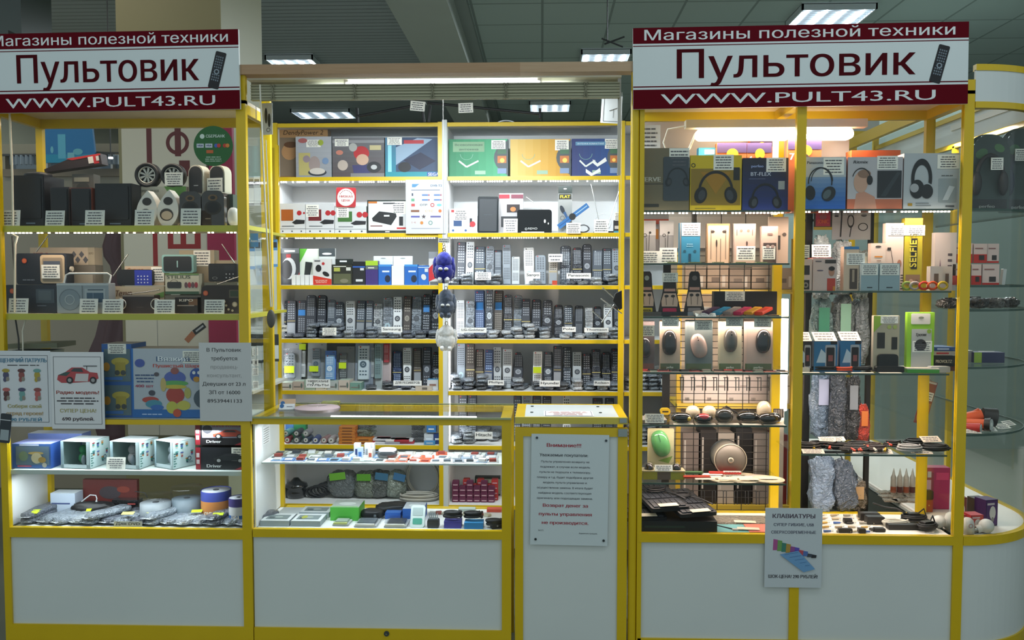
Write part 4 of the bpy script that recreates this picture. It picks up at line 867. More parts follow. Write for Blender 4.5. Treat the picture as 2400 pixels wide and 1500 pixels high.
s=Slot(1392,1438,530,Yb,z);t=root('rabbit_ear_antenna','telescopic rabbit-ear antenna spreading in a V at the right of lit shelf','antenna',(s.cx,Yb+.02,z))
make('base',MB().rbox(-s.w/2,s.w/2,0,.05,0,.009,.003,'#1c1e22'),t)
make('rod',MB().tube([(-.01,.02,.005),(s.u(1385),.03,s.v(428))],.002,'#dfe2e4m'),t);make('rod',MB().tube([(.012,.02,.005),(s.u(1457),.03,s.v(428))],.002,'#dfe2e4m'),t)
m=MB();m.tube([(.0+.042*math.cos(q/9*PI*2),.03,.055+.042*math.sin(q/9*PI*2))for q in range(-1,9)],.0012,'#cfd2d4');make('loop',m,t)
ptag(1392,1425,514,533,Yb-.005,'price tag propped before the rabbit-ear antenna base',z)
carton('accessory_box','small half-hidden box at the right end of the lit rear shelf',1438,1456,516,Yb,z,.04,'#2c2c30',lambda m,w,h,s:(m.rect(-w*.4,h*.3,w*.3,h*.55,'#c8c0b8',2),m.rect(-w*.5,0,w*.5,h*.14,'#3c8aa0',2)),(1440,1456,498,517),cat='box')
# row 3 left: packs and boxes
z=A3
def pack(label,px0,px1,pyt,Yo,col,art=None,d=.02,name='blister_pack',cat='pack',tg=None,rz=0):return carton(name,label,px0,px1,pyt,Yb+Yo,z,d,col,art,tg,rz,None,None,None,cat)
pack('dark accessory pack with a curved black part and red corner, leftmost of its shelf',653,702,582,.04,'#34373b',lambda m,w,h,s:(m.rect(-w*.5,h*.86,w*.5,h,'#5a5f62',2),m.disc(w*.0,h*.45,w*.34,'#a6aaac',2,h*.3),m.disc(-w*.1,h*.42,w*.26,'#202226',3,h*.26),m.poly([(w*.3,0),(w*.5,0),(w*.5,h*.36)],'#a83a3a',3),m.rect(-w*.2,h*.9,w*.3,h*.95,'#c0c4c4',3),m.rect(-w*.12,h*.74,w*.1,h*.84,'#8a2c30',3)))
pack('green and white accessory pack holding a slim black remote',703,748,583,.05,'#cfd6cc',lambda m,w,h,s:(m.poly([(-w*.5,h*.6),(-w*.1,h),(-w*.5,h)],'#5aa838',2),m.poly([(-w*.3,h*.12),(-w*.02,h*.12),(w*.16,h*.62),(-w*.2,h*.64)],'#22282a',3),m.disc(w*.3,h*.16,w*.2,'#3a4044',3,h*.05)))
pack('white cable pack with a dark crinkled top, behind the red and white box',748,786,582,.04,'#c7ccca',lambda m,w,h,s:(m.rect(-w*.5,h*.78,w*.5,h,'#3c4448',2),m.disc(0,h*.85,w*.3,'#dfe2e4',3,h*.03)))
m=MB();w_=XX(735,Yb)-XX(683,Yb);
for i in range(5):m.rbox(-w_/2+i*w_/5+.001,-w_/2+(i+1)*w_/5-.001,0,.05,0,.05,.003,'#dcdedf');make('battery_pack',m,None,(XX(709,Yb),Yb,z),(0,0,0),f'low white packet, {ORD[i]} of the five before the green and white pack','packet','low white packets in a row');m=MB()
pack('white and red car charger box with black holder picture',734,777,607,.0,'#d3d2d0',lambda m,w,h,s:(m.poly([(-w*.5,0),(w*.5,0),(w*.5,h*.22),(-w*.5,h*.36)],'#c23020',2),m.disc(-w*.2,h*.64,w*.16,'#1c1c20',3,h*.14),m.disc(w*.2,h*.42,w*.2,'#1c1c20',3,h*.08,14,-.5),m.disc(w*.06,h*.82,w*.08,'#b02828',3),m.rect(-w*.42,h*.9,-w*.1,h*.95,'#55585a',3),m.print_lines(-w*.4,h*.06,w*.3,h*.2,3,'#e8c8b8',4,random.Random(2))),cat='box',name='charger_box')
def hdr(c,lc='#dfe2e4'):return lambda m,w,h,s:(m.rect(-w*.5,h*.8,w*.5,h,c,2),m.rect(-w*.2,h*.88,w*.2,h*.94,lc,3))
pack('black and olive accessory box with a long shelf-like photograph',778,826,620,.0,'#26281f',lambda m,w,h,s:(m.rect(-w*.42,h*.05,w*.42,h*.55,'#55583e',2),m.rect(-w*.4,h*.66,-w*.1,h*.85,'#a4a84c',3),m.disc(w*.1,h*.2,w*.2,'#77745f',3,h*.1),m.rect(w*.2,h*.7,w*.42,h*.86,'#c8cac0',3),m.rect(-w*.42,h*.88,w*.2,h*.93,'#b8bab0',3)),.04,'accessory_box','box')
pack('black header pack just visible over the olive accessory box',784,826,607,.045,'#16201c',hdr('#16201c'))
pack('black box with a blue top band beside the olive one',827,856,613,.0,'#1c1e22',lambda m,w,h,s:(m.rect(-w*.5,h*.74,w*.5,h*.8,'#2a58a8',2),m.rect(-w*.26,h*.14,w*.3,h*.24,'#c4c8ca',2),m.rect(-w*.5,h*.82,w*.5,h,'#101418',2),m.rect(w*.1,h*.62,w*.4,h*.72,'#c8ccd0',3)),.04,'accessory_box','box')
pack('purple box with a lime green flap',857,886,611,.0,'#3a2c6c',lambda m,w,h,s:(m.rect(-w*.5,h*.8,w*.5,h,'#9cc02c',2),m.rect(-w*.5,h*.64,w*.5,h*.78,'#5a6460',2),m.rect(-w*.3,h*.68,w*.2,h*.73,'#c8c8c0',3)),.04,'accessory_box','box')
for a,b_,n_ in((887,917,'left of the white box'),(948,979,'right of the white box')):
    pack(f'bright blue adapter box with a black adapter picture, {n_}',a,b_,620,.0,'#1f5fae',lambda m,w,h,s:(m.rect(-w*.2,h*.62,w*.36,h*.70,'#cfdcec',2),m.disc(w*.22,h*.3,w*.22,'#1a2438',2,h*.18),m.rect(-w*.5,h*.9,w*.5,h,'#3a86c8',2)),.04,'adapter_box','box')
pack('plain white box between two blue adapter boxes',918,947,623,.0,'#d8dade',None,.04,'accessory_box','box')
pack('blue box with a small silver gadget picture next to the plush',980,1006,622,.0,'#2060b0',lambda m,w,h,s:(m.disc(0,h*.4,w*.22,'#c6c8c8',3,h*.16,14,.4),m.rect(w*.1,h*.66,w*.4,h*.84,'#c4cacc',3),m.rect(-w*.5,h*.88,w*.5,h*.92,'#bcd0e4',2)),.04,'adapter_box','box')
for a,b_,n_ in((876,921,'above the purple box'),(922,967,'above the plain white box')):
    pack(f'white hanging header card, {n_}',a,b_,600,.045,'#ccd4d4',lambda m,w,h,s:m.disc(0,h*.92,w*.14,'#7d8688',2,h*.015))
pack('red and white pack with a slanting stylus behind the blue plush',1005,1033,590,.0,'#c8c6c6',lambda m,w,h,s:(m.rect(-w*.5,h*.8,w*.5,h,'#7b8088',2),m.poly([(-w*.5,h*.1),(w*.1,h*.2),(w*.3,h*.8),(-w*.5,h*.5)],'#b8242c',3),m.disc(0,h*.2,w*.2,'#333',3,h*.06)if 0 else m.rect(-w*.4,0,w*.5,h*.1,'#555a5c',3)))
m=MB();m.ell(0,.02,.05,.041,.02,.05,'#c9ccbcg',18,12,.8);m.ell(0,.0,.055,.03,.008,.025,'#9aa08cg');make('clear_dome',m,None,(XX(989,Yb+.03),Yb+.03,z),(0,0,0),'clear domed blister standing behind the blue boxes','pack')
# row 3 right: remotes
upright_remotes([(1068,1090,567,'k'),(1090,1110,566,'s','flat','pad'),(1111,1137,578,'d','flat','band'),(1137,1157,576,'g','round','pad',1),(1158,1176,586,'d','flat','grid'),(1178,1198,573,'g','flat','grid'),
                 (1198,1218,602,'s','flat','grid'),(1228,1253,580,'w','taper','arc'),(1254,1281,598,'g','round','grid'),(1285,1307,598,'t','flat','half'),(1312,1338,576,'d','round','grid',1),(1342,1365,580,'k','round','band',1),
                 (1365,1387,572,'k','round','pad'),(1388,1412,586,'d','flat','band'),(1412,1434,582,'d','flat','band'),(1435,1457,582,'g','flat','pad')],Yb+.075,A3,'the right rear bay, third shelf')
W3='right rear bay, third shelf'
bag_pile(1050,1105,640,YS+.02,A3,W3,1,(1,2,3));bag_pile(1112,1180,645,YS+.02,A3,W3,2);bag_pile(1225,1275,655,YS+.02,A3,W3,3,(2,3));bag_pile(1320,1380,652,YS+.02,A3,W3,4);bag_pile(1385,1455,642,YS+.02,A3,W3,5,(1,2,3))
def card(t,px0,px1,pyt,pyb,zb,lab,Y=YS+.004,n=4):return ptag(px0,px1,pyt,pyb,Y,lab,None,-.05,0,0,'#e6e6e2',4,t,'name_card')
card(None,1113,1151,638,656,A3,'blank glossy white card before the remotes near the plush, third shelf')
card('Sanyo',1232,1266,638,653,A3,'white name card standing under the white remote, third shelf')
card('Panasonic',1328,1385,640,653,A3,'long white name card at the right of the third shelf')
ptag(1285,1318,595,614,Yb+.03,'two-line price tag stuck high before the tan remote',None,-.1,0,0,PT,2)
make('cube',MB().box(-.012,.012,0,.02,0,.022,'#b8442c'),None,(XX(1300,YS+.01),YS+.006,A3),(0,0,0),'small orange-red block on the edge of the third rear shelf','block').name='red_block'
# row 4
upright_remotes([(654,668,706,'k','flat','band'),(669,692,705,'k','flat','half'),(693,716,705,'k','flat','screen'),(713,737,692,'k','round'),(738,761,692,'k','round'),(763,783,703,'d','round'),(782,803,708,'d','round','pad',1),(808,830,706,'s','flat','pad'),
                 (831,853,705,'d','flat','half'),(854,871,705,'d','flat','half'),(872,894,712,'s','flat','pad',1),(895,918,697,'g','flat','arc',1),(919,941,696,'w','flat','pad'),(942,961,694,'n','flat','pad'),(962,986,695,'g','flat','pad',1),(987,1007,690,'k','round','screen',1),(1009,1031,680,'k','flat','pad',1)],Yb+.075,A4,'the left rear bay, fourth shelf')
upright_remotes([(1068,1089,704,'s'),(1090,1111,706,'g','flat','pad',1),(1112,1136,681,'b','flat','screen'),(1137,1155,680,'d','flat','pad',1),(1156,1178,681,'n','flat','screen'),(1180,1201,691,'k','round','band',1),(1202,1222,692,'g','round','band',1),(1222,1243,701,'k','flat','band'),(1245,1268,702,'k','round','grid'),
                 (1270,1294,704,'k','round','pad',1),(1299,1320,715,'k','round','pad',1),(1322,1344,716,'d','round','half',1),(1346,1367,717,'k','round'),(1372,1391,722,'s','flat','arc',1),(1392,1411,719,'k','round','pad',1),(1416,1437,713,'w','flat','pad'),(1438,1457,720,'k','flat','pad')],Yb+.075,A4,'the right rear bay, fourth shelf')
W='left rear bay, fourth shelf'
bag_pile(658,710,780,YS+.02,A4,W,11,(0,4));bag_pile(712,800,755,YS+.03,A4,W,12,(0,1,5));bag_pile(800,905,770,YS+.02,A4,W,13,(0,1,2));bag_pile(905,1030,772,YS+.015,A4,W,14,(0,4,1))
W='right rear bay, fourth shelf'
bag_pile(1062,1140,782,YS+.02,A4,W,15,(0,4));bag_pile(1140,1205,763,YS+.03,A4,W,16,(1,2,3));bag_pile(1200,1290,757,YS+.02,A4,W,17,(2,3,1));bag_pile(1310,1400,785,YS+.02,A4,W,18,(2,3));bag_pile(1400,1457,770,YS+.02,A4,W,19,(2,1))
card('Funai',652,671,762,777,A4,'white name card at the far left of the fourth shelf');ptag(754,787,768,786,YS+.004,'glossy price tag standing before the dark pile, fourth shelf',None,-.05)
card('Samsung',893,942,766,779,A4,'white name card below the white remote, fourth shelf left bay');card('LG-Goldstar',1077,1140,768,780,A4,'long white name card beside the plush chain, fourth shelf');card('Polar',1318,1350,766,778,A4,'short white name card under three rounded remotes, fourth shelf');card('Thomson',1370,1427,768,779,A4,'white name card at the right of the fourth shelf')
# row 5 left: universal remotes on cards
z=A5
def uni(label,px0,px1,pyt,Yo,cardc,rc,bx,yel=None,artx=None):
    s=Slot(px0,px1,pyt,Yb+Yo,z);t=root('remote_pack',label,'pack',(s.cx,s.Y,z),(-.10,0,random.Random(px0).uniform(-.05,.05)))
    m=MB();m.box(-s.w/2,s.w/2,.002,.005,0,s.h,cardc);m.disc(s.w*.25,s.h*.95,.005,'#55585a',-3,.002);
    if artx:artx(m,s.w,s.h)
    make('backing_card',m,t)
    a,b_,c,d=bx;mm=remote_mesh((s.v(c)-s.v(d)),XX(b_,s.Y)-XX(a,s.Y),.014,rc[0],rc[1],rc[2],rc[3],seed=px0);make('remote',mm,t,(XX((a+b_)/2,s.Y)-s.cx,-.013,s.v(d)))
    m=MB();m.rbox(-s.w*.44,s.w*.44,-.019,-.018,s.h*.03,s.h*.86,.006,'film');make('blister',m,t)
    if yel:m=MB().box(XX(yel[0],s.Y)-s.cx,XX(yel[1],s.Y)-s.cx,-.0215,-.0205,s.v(yel[3]),s.v(yel[2]),'#b4cc18');make('sticker',m,t,label='lime yellow sticker')
uni('grey carded universal remote with lime sticker, leftmost on the fifth shelf',655,702,802,.05,'#9a9ea2',('#8b9298','#4c5a60','round','grid'),(663,690,827,886),(665,688,858,874))
uni('narrow lime-topped pack with a white remote, second on the fifth shelf',700,716,806,.07,'#5b5c58',('#d4d6d6','#50545a','flat','grid'),(702,713,822,884),(699,715,806,820))
uni('grey carded universal remote with lime sticker behind the two-line sign',716,761,803,.05,'#9da1a4',('#8a9096','#50606c','flat','pad'),(728,748,817,882),(724,745,858,871))
uni('universal remote on a bright blue patterned card',758,784,822,.03,'#4c6ca8',('#7fa8d0','#e6f0f4','flat','pad'),(760,781,832,890))
uni('grey remote in a clear pack with a lime sticker at half height',786,828,812,.05,'#77797a',('#5c6062','#b0b4b0','taper','pad'),(792,812,828,890),(793,810,850,864))
uni('large silver-white remote in a clear pack',829,872,802,.05,'#8c94a0',('#c8d4d8','#4c606c','flat','pad'),(836,863,810,890))
uni('thin carded remote beside the large silver-white one',866,877,804,.06,'#a8a09c',('#b0b4b4','#5c5c60','flat','grid'),(868,876,815,885))
uni('slim sea-grey remote in a clear bag',877,894,804,.04,'#aab0ae',('#7d9494','#38484c','flat','grid'),(876,892,806,888))
uni('red and white carded pack leaning at the end of universal remotes',894,914,801,.05,'#b8a8a6',('#a83038','#d8a0a0','flat','grid'),(897,910,806,850),None,lambda m,w,h:m.disc(0,h*.1,.014,'#b04048',-3,.018))
upright_remotes([(918,940,824,'b','taper','band',1),(942,963,816,'w','taper','pad'),(967,987,817,'n','flat','half'),(988,1008,815,'k','flat','pad'),(1010,1034,826,'k','oval','pad',1)],Yb+.075,A5,'the left rear bay, fifth shelf')
upright_remotes([(1069,1090,806,'g','flat','arc'),(1091,1112,807,'n','flat','band'),(1113,1133,820,'n','flat','band'),(1134,1154,821,'b','flat','half'),(1155,1176,815,'s','taper','pad'),(1177,1200,819,'s','taper','pad'),(1202,1226,827,'k','oval','pad'),(1248,1270,825,'w','flat','band'),(1274,1295,826,'d','flat','pad',1),
                 (1296,1317,812,'k','flat','half'),(1320,1340,815,'d','flat','grid',1),(1343,1365,826,'s','flat','pad'),(1366,1387,830,'k','flat','band',1),(1389,1410,820,'k','flat','band',1),(1412,1434,827,'k','round','band',1),(1435,1457,818,'k','flat','band',1)],Yb+.075,A5,'the right rear bay, fifth shelf')
m=MB().box(XX(1250,Yb+.04)-XX(1259,Yb+.04),XX(1269,Yb+.04)-XX(1259,Yb+.04),0,.001,0,ZZ(860,Yb)-ZZ(874,Yb),'#b8c818');make('sticker',m,None,(XX(1259,Yb+.04),Yb+.04,ZZ(874,Yb+.04)),(0,0,0),'lime sticker stuck across the white remote on the fifth shelf','sticker')
W='left rear bay, fifth shelf';Wr='right rear bay, fifth shelf'
cl=['#c8c4ba','#b8a89c','#9cae9c','#c4bcae','#aab0ae','#c0b4a8','#6f9488']
for i in range(7):
    a=656+i*27;carton('flat_carton',f'flat pale carton stacked at the shelf front, {ORD[i]} on the fifth shelf',a,a+26,897-(i%3)*3,YS+.006,z,.12,cl[i],lambda m,w,h,s:(m.rect(-w*.4,h*.3,w*.2,h*.45,'#7c746c',2),m.disc(w*.3,h*.5,w*.09,'#5c6c64',2,h*.3)),cat='carton',group='flat cartons along the fifth shelf',top='#a8b4a6')
bag_pile(850,925,895,YS+.02,A5,W,21,(0,1,4));bag_pile(925,975,902,YS+.03,A5,W,22,(0,4))
carton('flat_carton','small white and blue carton before the oval black remote',1000,1026,890,YS+.02,z,.05,'#c9ccd0',lambda m,w,h,s:m.rect(-w*.3,h*.4,w*.3,h*.6,'#8c6c60',2),cat='carton',top='#4a90b8')
carton('flat_carton','low tan carton at the right end of the fifth shelf left bay',972,1012,905,YS+.006,z,.03,'#bab0a4',lambda m,w,h,s:m.rect(-w*.1,h*.2,w*.2,h*.7,'#66605a',2),cat='carton')
bag_pile(1052,1140,880,YS+.02,A5,Wr,23,(0,1,4));bag_pile(1140,1190,890,YS+.025,A5,Wr,24,(1,2));bag_pile(1190,1240,880,YS+.02,A5,Wr,25,(1,0,2));bag_pile(1245,1335,895,YS+.02,A5,Wr,26,(0,4,5));bag_pile(1340,1457,888,YS+.02,A5,Wr,27,(1,2,3,5))
card(['УНИВЕРСАЛЬНЫЕ','ПУЛЬТЫ'],714,771,889,909,A5,'two-line white sign before the universal remotes on the fifth shelf');card('ДЛЯ РЕСИВЕРОВ',920,987,892,904,A5,'long white sign for receivers at the right of the left bay')
card('Philips',1143,1181,891,903,A5,'white name card on the dark pile, left part of the fifth shelf right bay');card('Hyundai',1265,1313,892,906,A5,'white name card below the lime-stickered remote');card('Rolsen',1393,1431,892,904,A5,'white name card at the right end of the fifth shelf')
# row 6 (seen over and through the counter)
z=A6
upright_remotes([(1072,1095,927,'k'),(1096,1117,927,'k'),(1202,1222,930,'d'),(1223,1243,931,'g'),(1247,1268,930,'d'),(1270,1292,931,'k'),(1320,1340,928,'w'),(1390,1415,935,'k'),(1418,1440,935,'k')],Yb+.075,A6,'the right rear bay, sixth shelf')
W='right rear bay, sixth shelf';bag_pile(1056,1110,1008,YS+.02,A6,W,31,(2,3,1));bag_pile(1110,1172,998,YS+.10,A6,W,32,(0,1,5))
card('Hitachi',1112,1154,1012,1029,A6,'white name card on the sixth shelf seen through the counter')
r=random.Random(5)
for i,(a,b_,n_)in enumerate(((790,829,6),(830,868,2))):
    for j in range(n_):
        m=MB();w_=XX(b_,Yb)-XX(a,Yb);hh=.0148;m.box(-w_/2,w_/2,0,.07,0,hh-.0008,'#b86a24');m.rect(-w_*.3,hh*.3,w_*.3,hh*.6,'#5a3418',1);m.rect(-w_*.45,hh*.8,w_*.45,hh*.92,'#e0a050',1)
        make('battery_box',m,None,(XX((a+b_)/2,YS+.01)+r.uniform(-.002,.002),YS+.01,z+j*hh),(0,0,r.uniform(-.03,.03)),f'flat orange battery carton, {LAY[j]} of the taller orange stack, sixth rear shelf' if i==0 else f'flat orange carton, {LAY[j]} of the low stack of two, sixth rear shelf','carton','tall orange stack' if i==0 else 'low orange stack')
for i,(px,py,c,l)in enumerate(((665,1005,'#5a8c8c','teal'),(690,1010,'#3a3e44','dark'),(712,1005,'#7c7c80','grey'),(668,1030,'#883840','maroon'),(690,1032,'#4c5058','slate'),(712,1030,'#3f4858','blue-grey'),(735,1028,'#404c78','blue'),(755,1030,'#8a6c6c','dusty rose'),(772,1028,'#a09898','pale'))):
    zc=z+.017+(.034 if py<1015 else 0);m=MB();m.cyl((0,0,0),(0,.075,0),.0165,.0165,c,14);m.cyl((0,-.001,0),(0,0,0),.011,.011,'#c4c4c0',12);m.cyl((0,-.003,0),(0,-.001,0),.004,.004,'#9a9a9am',8)
    make('battery_roll',m,None,(XX(px,YS+.02),YS+.02,zc),(0,0,r.uniform(-.1,.1)),f'{l} wrapped battery lying end-on at the left of sixth rear shelf','battery')
for i in range(8):
    c=['#5a6a50','#686e5a','#777c6c','#4c5c58','#565a5c','#8a8a80','#6c7464','#555f50'][i];m=MB();m.rbox(-.04,.04,0,.06,0,.0105,.004,c+'b')
    make('battery_blister',m,None,(XX(852,YS+.06)+r.uniform(-.006,.006),YS+.06,z+.031+i*.0112),(0,0,r.uniform(-.2,.2)),f'battery blister, {LAY[i]} of the grey-green stack on the low orange boxes','pack','grey-green battery blisters')
for i in range(14):
    c=['#a02c38','#c8c8cc','#b8505a','#90909a','#d8d4d4','#703040'][i%6];k=i%7;m=MB();m.rbox(-.038,.038,0,.05,0,.010,.003,c)
    make('battery_blister',m,None,(XX(884+k*11,YS+.03)+r.uniform(-.006,.006),YS+.02+r.uniform(0,.03),z+.0005+(i//7)*.0115+(k%3)*.004*0),(0,0,0),f'{["red", "white", "rose", "grey", "pale", "maroon"][i % 6]} blister, {ORD[k]} in the {["lower", "upper"][i//7]} layer beside the orange cartons','pack','red and white blisters')
for i in range(7):
    m=MB();m.rbox(-.03,.03,0,.05,0,.012,.004,['#3c3e42','#55585a','#2c3036'][i%3]+'b');make('battery_blister',m,None,(XX(975,YS+.05),YS+.07,z+.0005+i*.0125),(0,0,r.uniform(-.15,.15)),f'dark wrapped packet, {LAY[i]} of the tall stack left of the blue boxes','pack','dark wrapped packets')
for i,(a,b_,py,c)in enumerate(((992,1015,1018,'#c8ccd0'),(1014,1033,1018,'#26407c'),(998,1020,998,'#3a78b8'),(992,1018,1034,'#4a8cc0'))):
    zb_=z if i in(0,1,3)else z+.058;Yo=YS+.03 if i!=3 else YS+.004
    carton('adapter_box',['small white and blue box at the right end, sixth rear shelf','small navy box at the right end, sixth rear shelf','small sky blue box on top of the white one, sixth rear shelf','low light-blue box before the white one, sixth rear shelf'][i],a,b_,py,Yo,zb_,.04 if i!=3 else.02,c,lambda m,w,h,s:m.rect(-w*.3,h*.4,w*.3,h*.6,'#e4e8ea',2),cat='box')
carton('adapter_box','green and blue carton behind the batteries, left end of sixth rear shelf',665,712,990,Yb+.09,z,.04,'#2c8050',lambda m,w,h,s:m.rect(-w*.5,h*.5,-w*.1,h,'#3a70b0',2),cat='box')
# row 7 : low shelf
z=A7
for i,(px,rx_,py,c,l)in enumerate(((800,.075,1105,'#5e6668b','grey'),(855,.065,1108,'#6a7468b','grey-green'),(890,.06,1105,'#4c5250b','dark'),(925,.055,1105,'#7f8a80b','pale'))):
    h=ZZ(py,Yb+.1)-z;m=MB();crumple(m,0,0,h/2,rx_,.05,h/2,c,i+40,.7,.07);o_=root('cable_bag',f'{l} crumpled bag of cables on the low rear shelf, {ORD[i]}','bag',(XX(px,Yb+.1),Yb+.1,z+.001));make('bag',m,o_)
    m=MB();m.M=Matrix.Translation((0,-.053,0))@Matrix.Rotation(.12*(i-1),4,'Y');c2=['#6aa838','#5a9830','#3c6a88','#3a6890'][i];m.box(-rx_*.6,rx_*.5,-.002,.0,h*.72,h*.98,c2);make('label',m,o_,label='coloured label')
m=MB();coil(m,0,0,.10,.085,.10,.0045,'#b9b6ac',5,2);make('cable_coil',m,None,(XX(990,Yb+.14),Yb+.14,z),(0,0,0),'upright coil of thick white cable on the low rear shelf','cable')
m=MB();coil(m,0,0,0,.09,.05,.0045,'#b4b0a6',5,4,'xy');make('cable_coil',m,None,(XX(980,Yb+.06),Yb+.06,z),(0,0,0),'flat coil of white cable lying before the upright coil','cable')
m=MB();m.lathe([(0,0),(.05,0),(.055,.03),(.05,.05),(.06,.055),(.055,.07),(.03,.08),(.012,.1),(0,.1)],'#24272ag');make('round_gadget',m,None,(XX(688,Yb+.1),Yb+.1,z),(0,0,0),'dark round stacked gadget at the left of the low rear shelf','gadget')
m=MB()
for i in range(5):coil(m,-.02+.015*i,0,.03+.006*i,.05-.004*i,.028,.0045,'#23262a',2,i+7)
make('cable_tangle',m,None,(XX(745,Yb+.08),Yb+.08,z),(0,0,0),'tangle of black cables beside the dark round gadget','cable')
for i in range(12):
    c,k,nm=(('#5c2440',0,'purple'),('#a83030',1,'red'))[i%2];col=i//2;px=1066+col*17+(i%2)*24
    for j in range(4-(col%2)):
        m=MB();m.rbox(-.017,.017,0,.04,0,.026,.004,c);m.rect(-.012,.006,.012,.011,'#c0a0a8',1)
        if px<1172:make('lamp_box',m,None,(XX(px,Yb+.03)+0,Yb+.02+.045*(i%2),z+.0003+j*.0265),(0,0,0),f'small {nm} packet, {LAY[j]} in {ORD[i]} stack, right of the low rear shelf','packet',f'{nm} packets low right')
carton('lamp_tray','dark framed pale green display tray behind the purple packets',1112,1172,1118,Yb+.16,z,.04,'#2c3430',lambda m,w,h,s:(m.rect(-w*.45,h*.08,w*.5,h*.9,'#93a08c',2),m.rect(-w*.4,h*.5,-w*.05,h*.85,'#c4ccb8',3),m.rect(w*.05,h*.5,w*.4,h*.85,'#c4ccb8',3)),cat='tray')
# goods seen right of the shelving through the right cabinet
for i,zz in enumerate((A5,A6)):
    W=['narrow bay behind right cabinet, fifth shelf','narrow bay behind right cabinet, sixth shelf'][i]
    bag_pile(1468,1575,870 if i==0 else 985,YS+.04,zz,W,60+i,(1,2,3,5),None,1,.020)
card('Горизонт',1552,1596,888,902,A5,'white name card glimpsed behind the lower glass shelves')
# ---------------------------------------------------------------- left cabinet goods
def ptags(lst,Y,zb,fmt='price tag standing {}'):
    for q in lst:ptag(q[0],q[1],q[2],q[3],Y,fmt.format(q[4]),zb,-.12,random.Random(q[0]).uniform(-.06,.06),0,'#d9d9d2')
z=LZ['speakers'];Y=.06
def speaker(label,px0,px1,pyt,Yo=0,body='#1c1d22',trim=None,d=.14,art=None,rz=0,cones=2):
    s=Slot(px0,px1,pyt,Y+Yo,z);t=root('speaker',label,'speaker',(s.cx,s.Y,z+.0005),(0,0,rz));w,h=s.w,s.h
    m=MB();m.box(-w/2,w/2,.004,d,0,h,trim or body);m.rbox(-w/2+.003,w/2-.003,0,.004,.003,h-.003,.004,body)
    make('enclosure',m,t)
    m=MB();m.rbox(-w*.42,w*.42,-.004,0,h*.16,h*.95,.006,'#141519');m.rect(-w*.1,h*.055,w*.2,h*.085,'#6a7a8a',1);make('grille',m,t)
    return t
speaker('tall black box speaker with a cushion on top, leftmost on the speaker shelf',36,108,411,.03)
speaker('black speaker with thin brown edge, left of the copper-edged pair',122,166,438,.02,'#24242a','#4a3a38')
speaker('black speaker with copper side edge, right of the pair',170,219,440,.02,'#1c1d26','#7a3c2a')
speaker('wide black box speaker beside the copper-edged pair',226,312,430,.03,'#141618')
m=MB();m.ell(0,.04,.012,.05,.04,.014,'#15171c',16,8,.8);make('cushion_pad',m,None,(XX(82,.1),.10,ZZ(411,.09)),(0,0,0),'low dark rounded gadget lying on top of the leftmost speaker','gadget')
carton('speaker_box','dim grey photo-printed carton behind the black speakers',175,225,408,.20,z,.05,'#55544e',lambda m,w,h,s:(m.disc(0,h*.75,w*.3,'#3c3c38',2,h*.1),m.rect(-w*.4,h*.86,w*.3,h*.94,'#8a8878',3)),cat='box')
t=root('soundbar_box','long slanting black and red soundbar box lying over the speakers','box',(XX(115,.2),.19,ZZ(407,.2)+.012),(0,-.16,0));w_=XX(250,.19)-XX(115,.19)
m=MB();m.prism([(0,0),(w_,-.006),(w_,.036),(w_*.46,.036),(0,.012)],0,.05,'#26181a');m.poly([(w_*.4,.038),(w_,.036),(w_,.030),(w_*.5,.028)],'#a01c1c',2);m.rect(w_*.78,.004,w_*.87,.030,'#c8c4bc',3);m.rect(w_*.87,.0,w_*.96,.034,'#a81c20',2);m.rect(w_*.92,.01,w_*.97,.028,'#b8b4b0',4);make('carton',m,t)
carton('speaker_box','white and green multimedia speaker box under the two wheels',312,440,437,.17,z,.06,'#b4b0a0',lambda m,w,h,s:(m.txt('MULTIMEDIA SPEAKER',-w*.2,h*.86,h*.06,'#44443c',2,w*.42),m.poly([(w*.1,h),(w*.3,h*.6),(w*.5,h*.8),(w*.5,h)],'#5a8a3c',2),m.disc(-w*.35,h*.6,w*.08,'#55504a',2)),cat='box')
def wheel(label,px,py,rpx,tg=None):
    Yw=.15;r_=XX(px+rpx,Yw)-XX(px,Yw);zc=z+(ZZ(437,.17)-z)+r_*1.0;t=root('wheel_speaker',label,'speaker',(XX(px,Yw),.19,ZZ(437,.17)+r_+.001))
    m=MB();m.M=Matrix.Rotation(PI/2,4,'X');m.lathe([(r_*.68,.0),(r_*.72,.022),(r_*.92,.026),(r_,.016),(r_,-.010),(r_*.9,-.018),(0,-.018)],'#17171a',32);make('tyre',m,t)
    m=MB();m.M=Matrix.Rotation(PI/2,4,'X');m.lathe([(r_*.60,.010),(r_*.62,.020),(r_*.70,.020),(r_*.70,.004)],'#c9c4b8m',32);m.lathe([(0,.018),(r_*.14,.016),(r_*.16,.004)],'#d0ccc0',16)
    for i in range(9):
        a=2*PI*i/9;c,s_=math.cos(a),math.sin(a);n_=(-s_,c);q=[(c*r_*.1+n_[0]*k*.6,s_*r_*.1+n_[1]*k*.6)for k in(-.0035,.0035)]+[(c*r_*.66+n_[0]*k,s_*r_*.66+n_[1]*k)for k in(.0045,-.0045)]
        m.hprism([(x,y)for x,y in q],.006,.014,'#d6d2c8')
    m.hprism([(r_*.66*math.cos(2*PI*i/20),r_*.66*math.sin(2*PI*i/20))for i in range(20)],-.002,.001,'#2a2a2c');make('rim',m,t,label='pale spoked rim')
    if tg:subtag(t,XX((tg[0]+tg[1])/2,.16)-XX(px,.16),ZZ(tg[3],.16)-ZZ(437,.17)-r_,XX(tg[1],.16)-XX(tg[0],.16),ZZ(tg[2],.16)-ZZ(tg[3],.16),-.03)
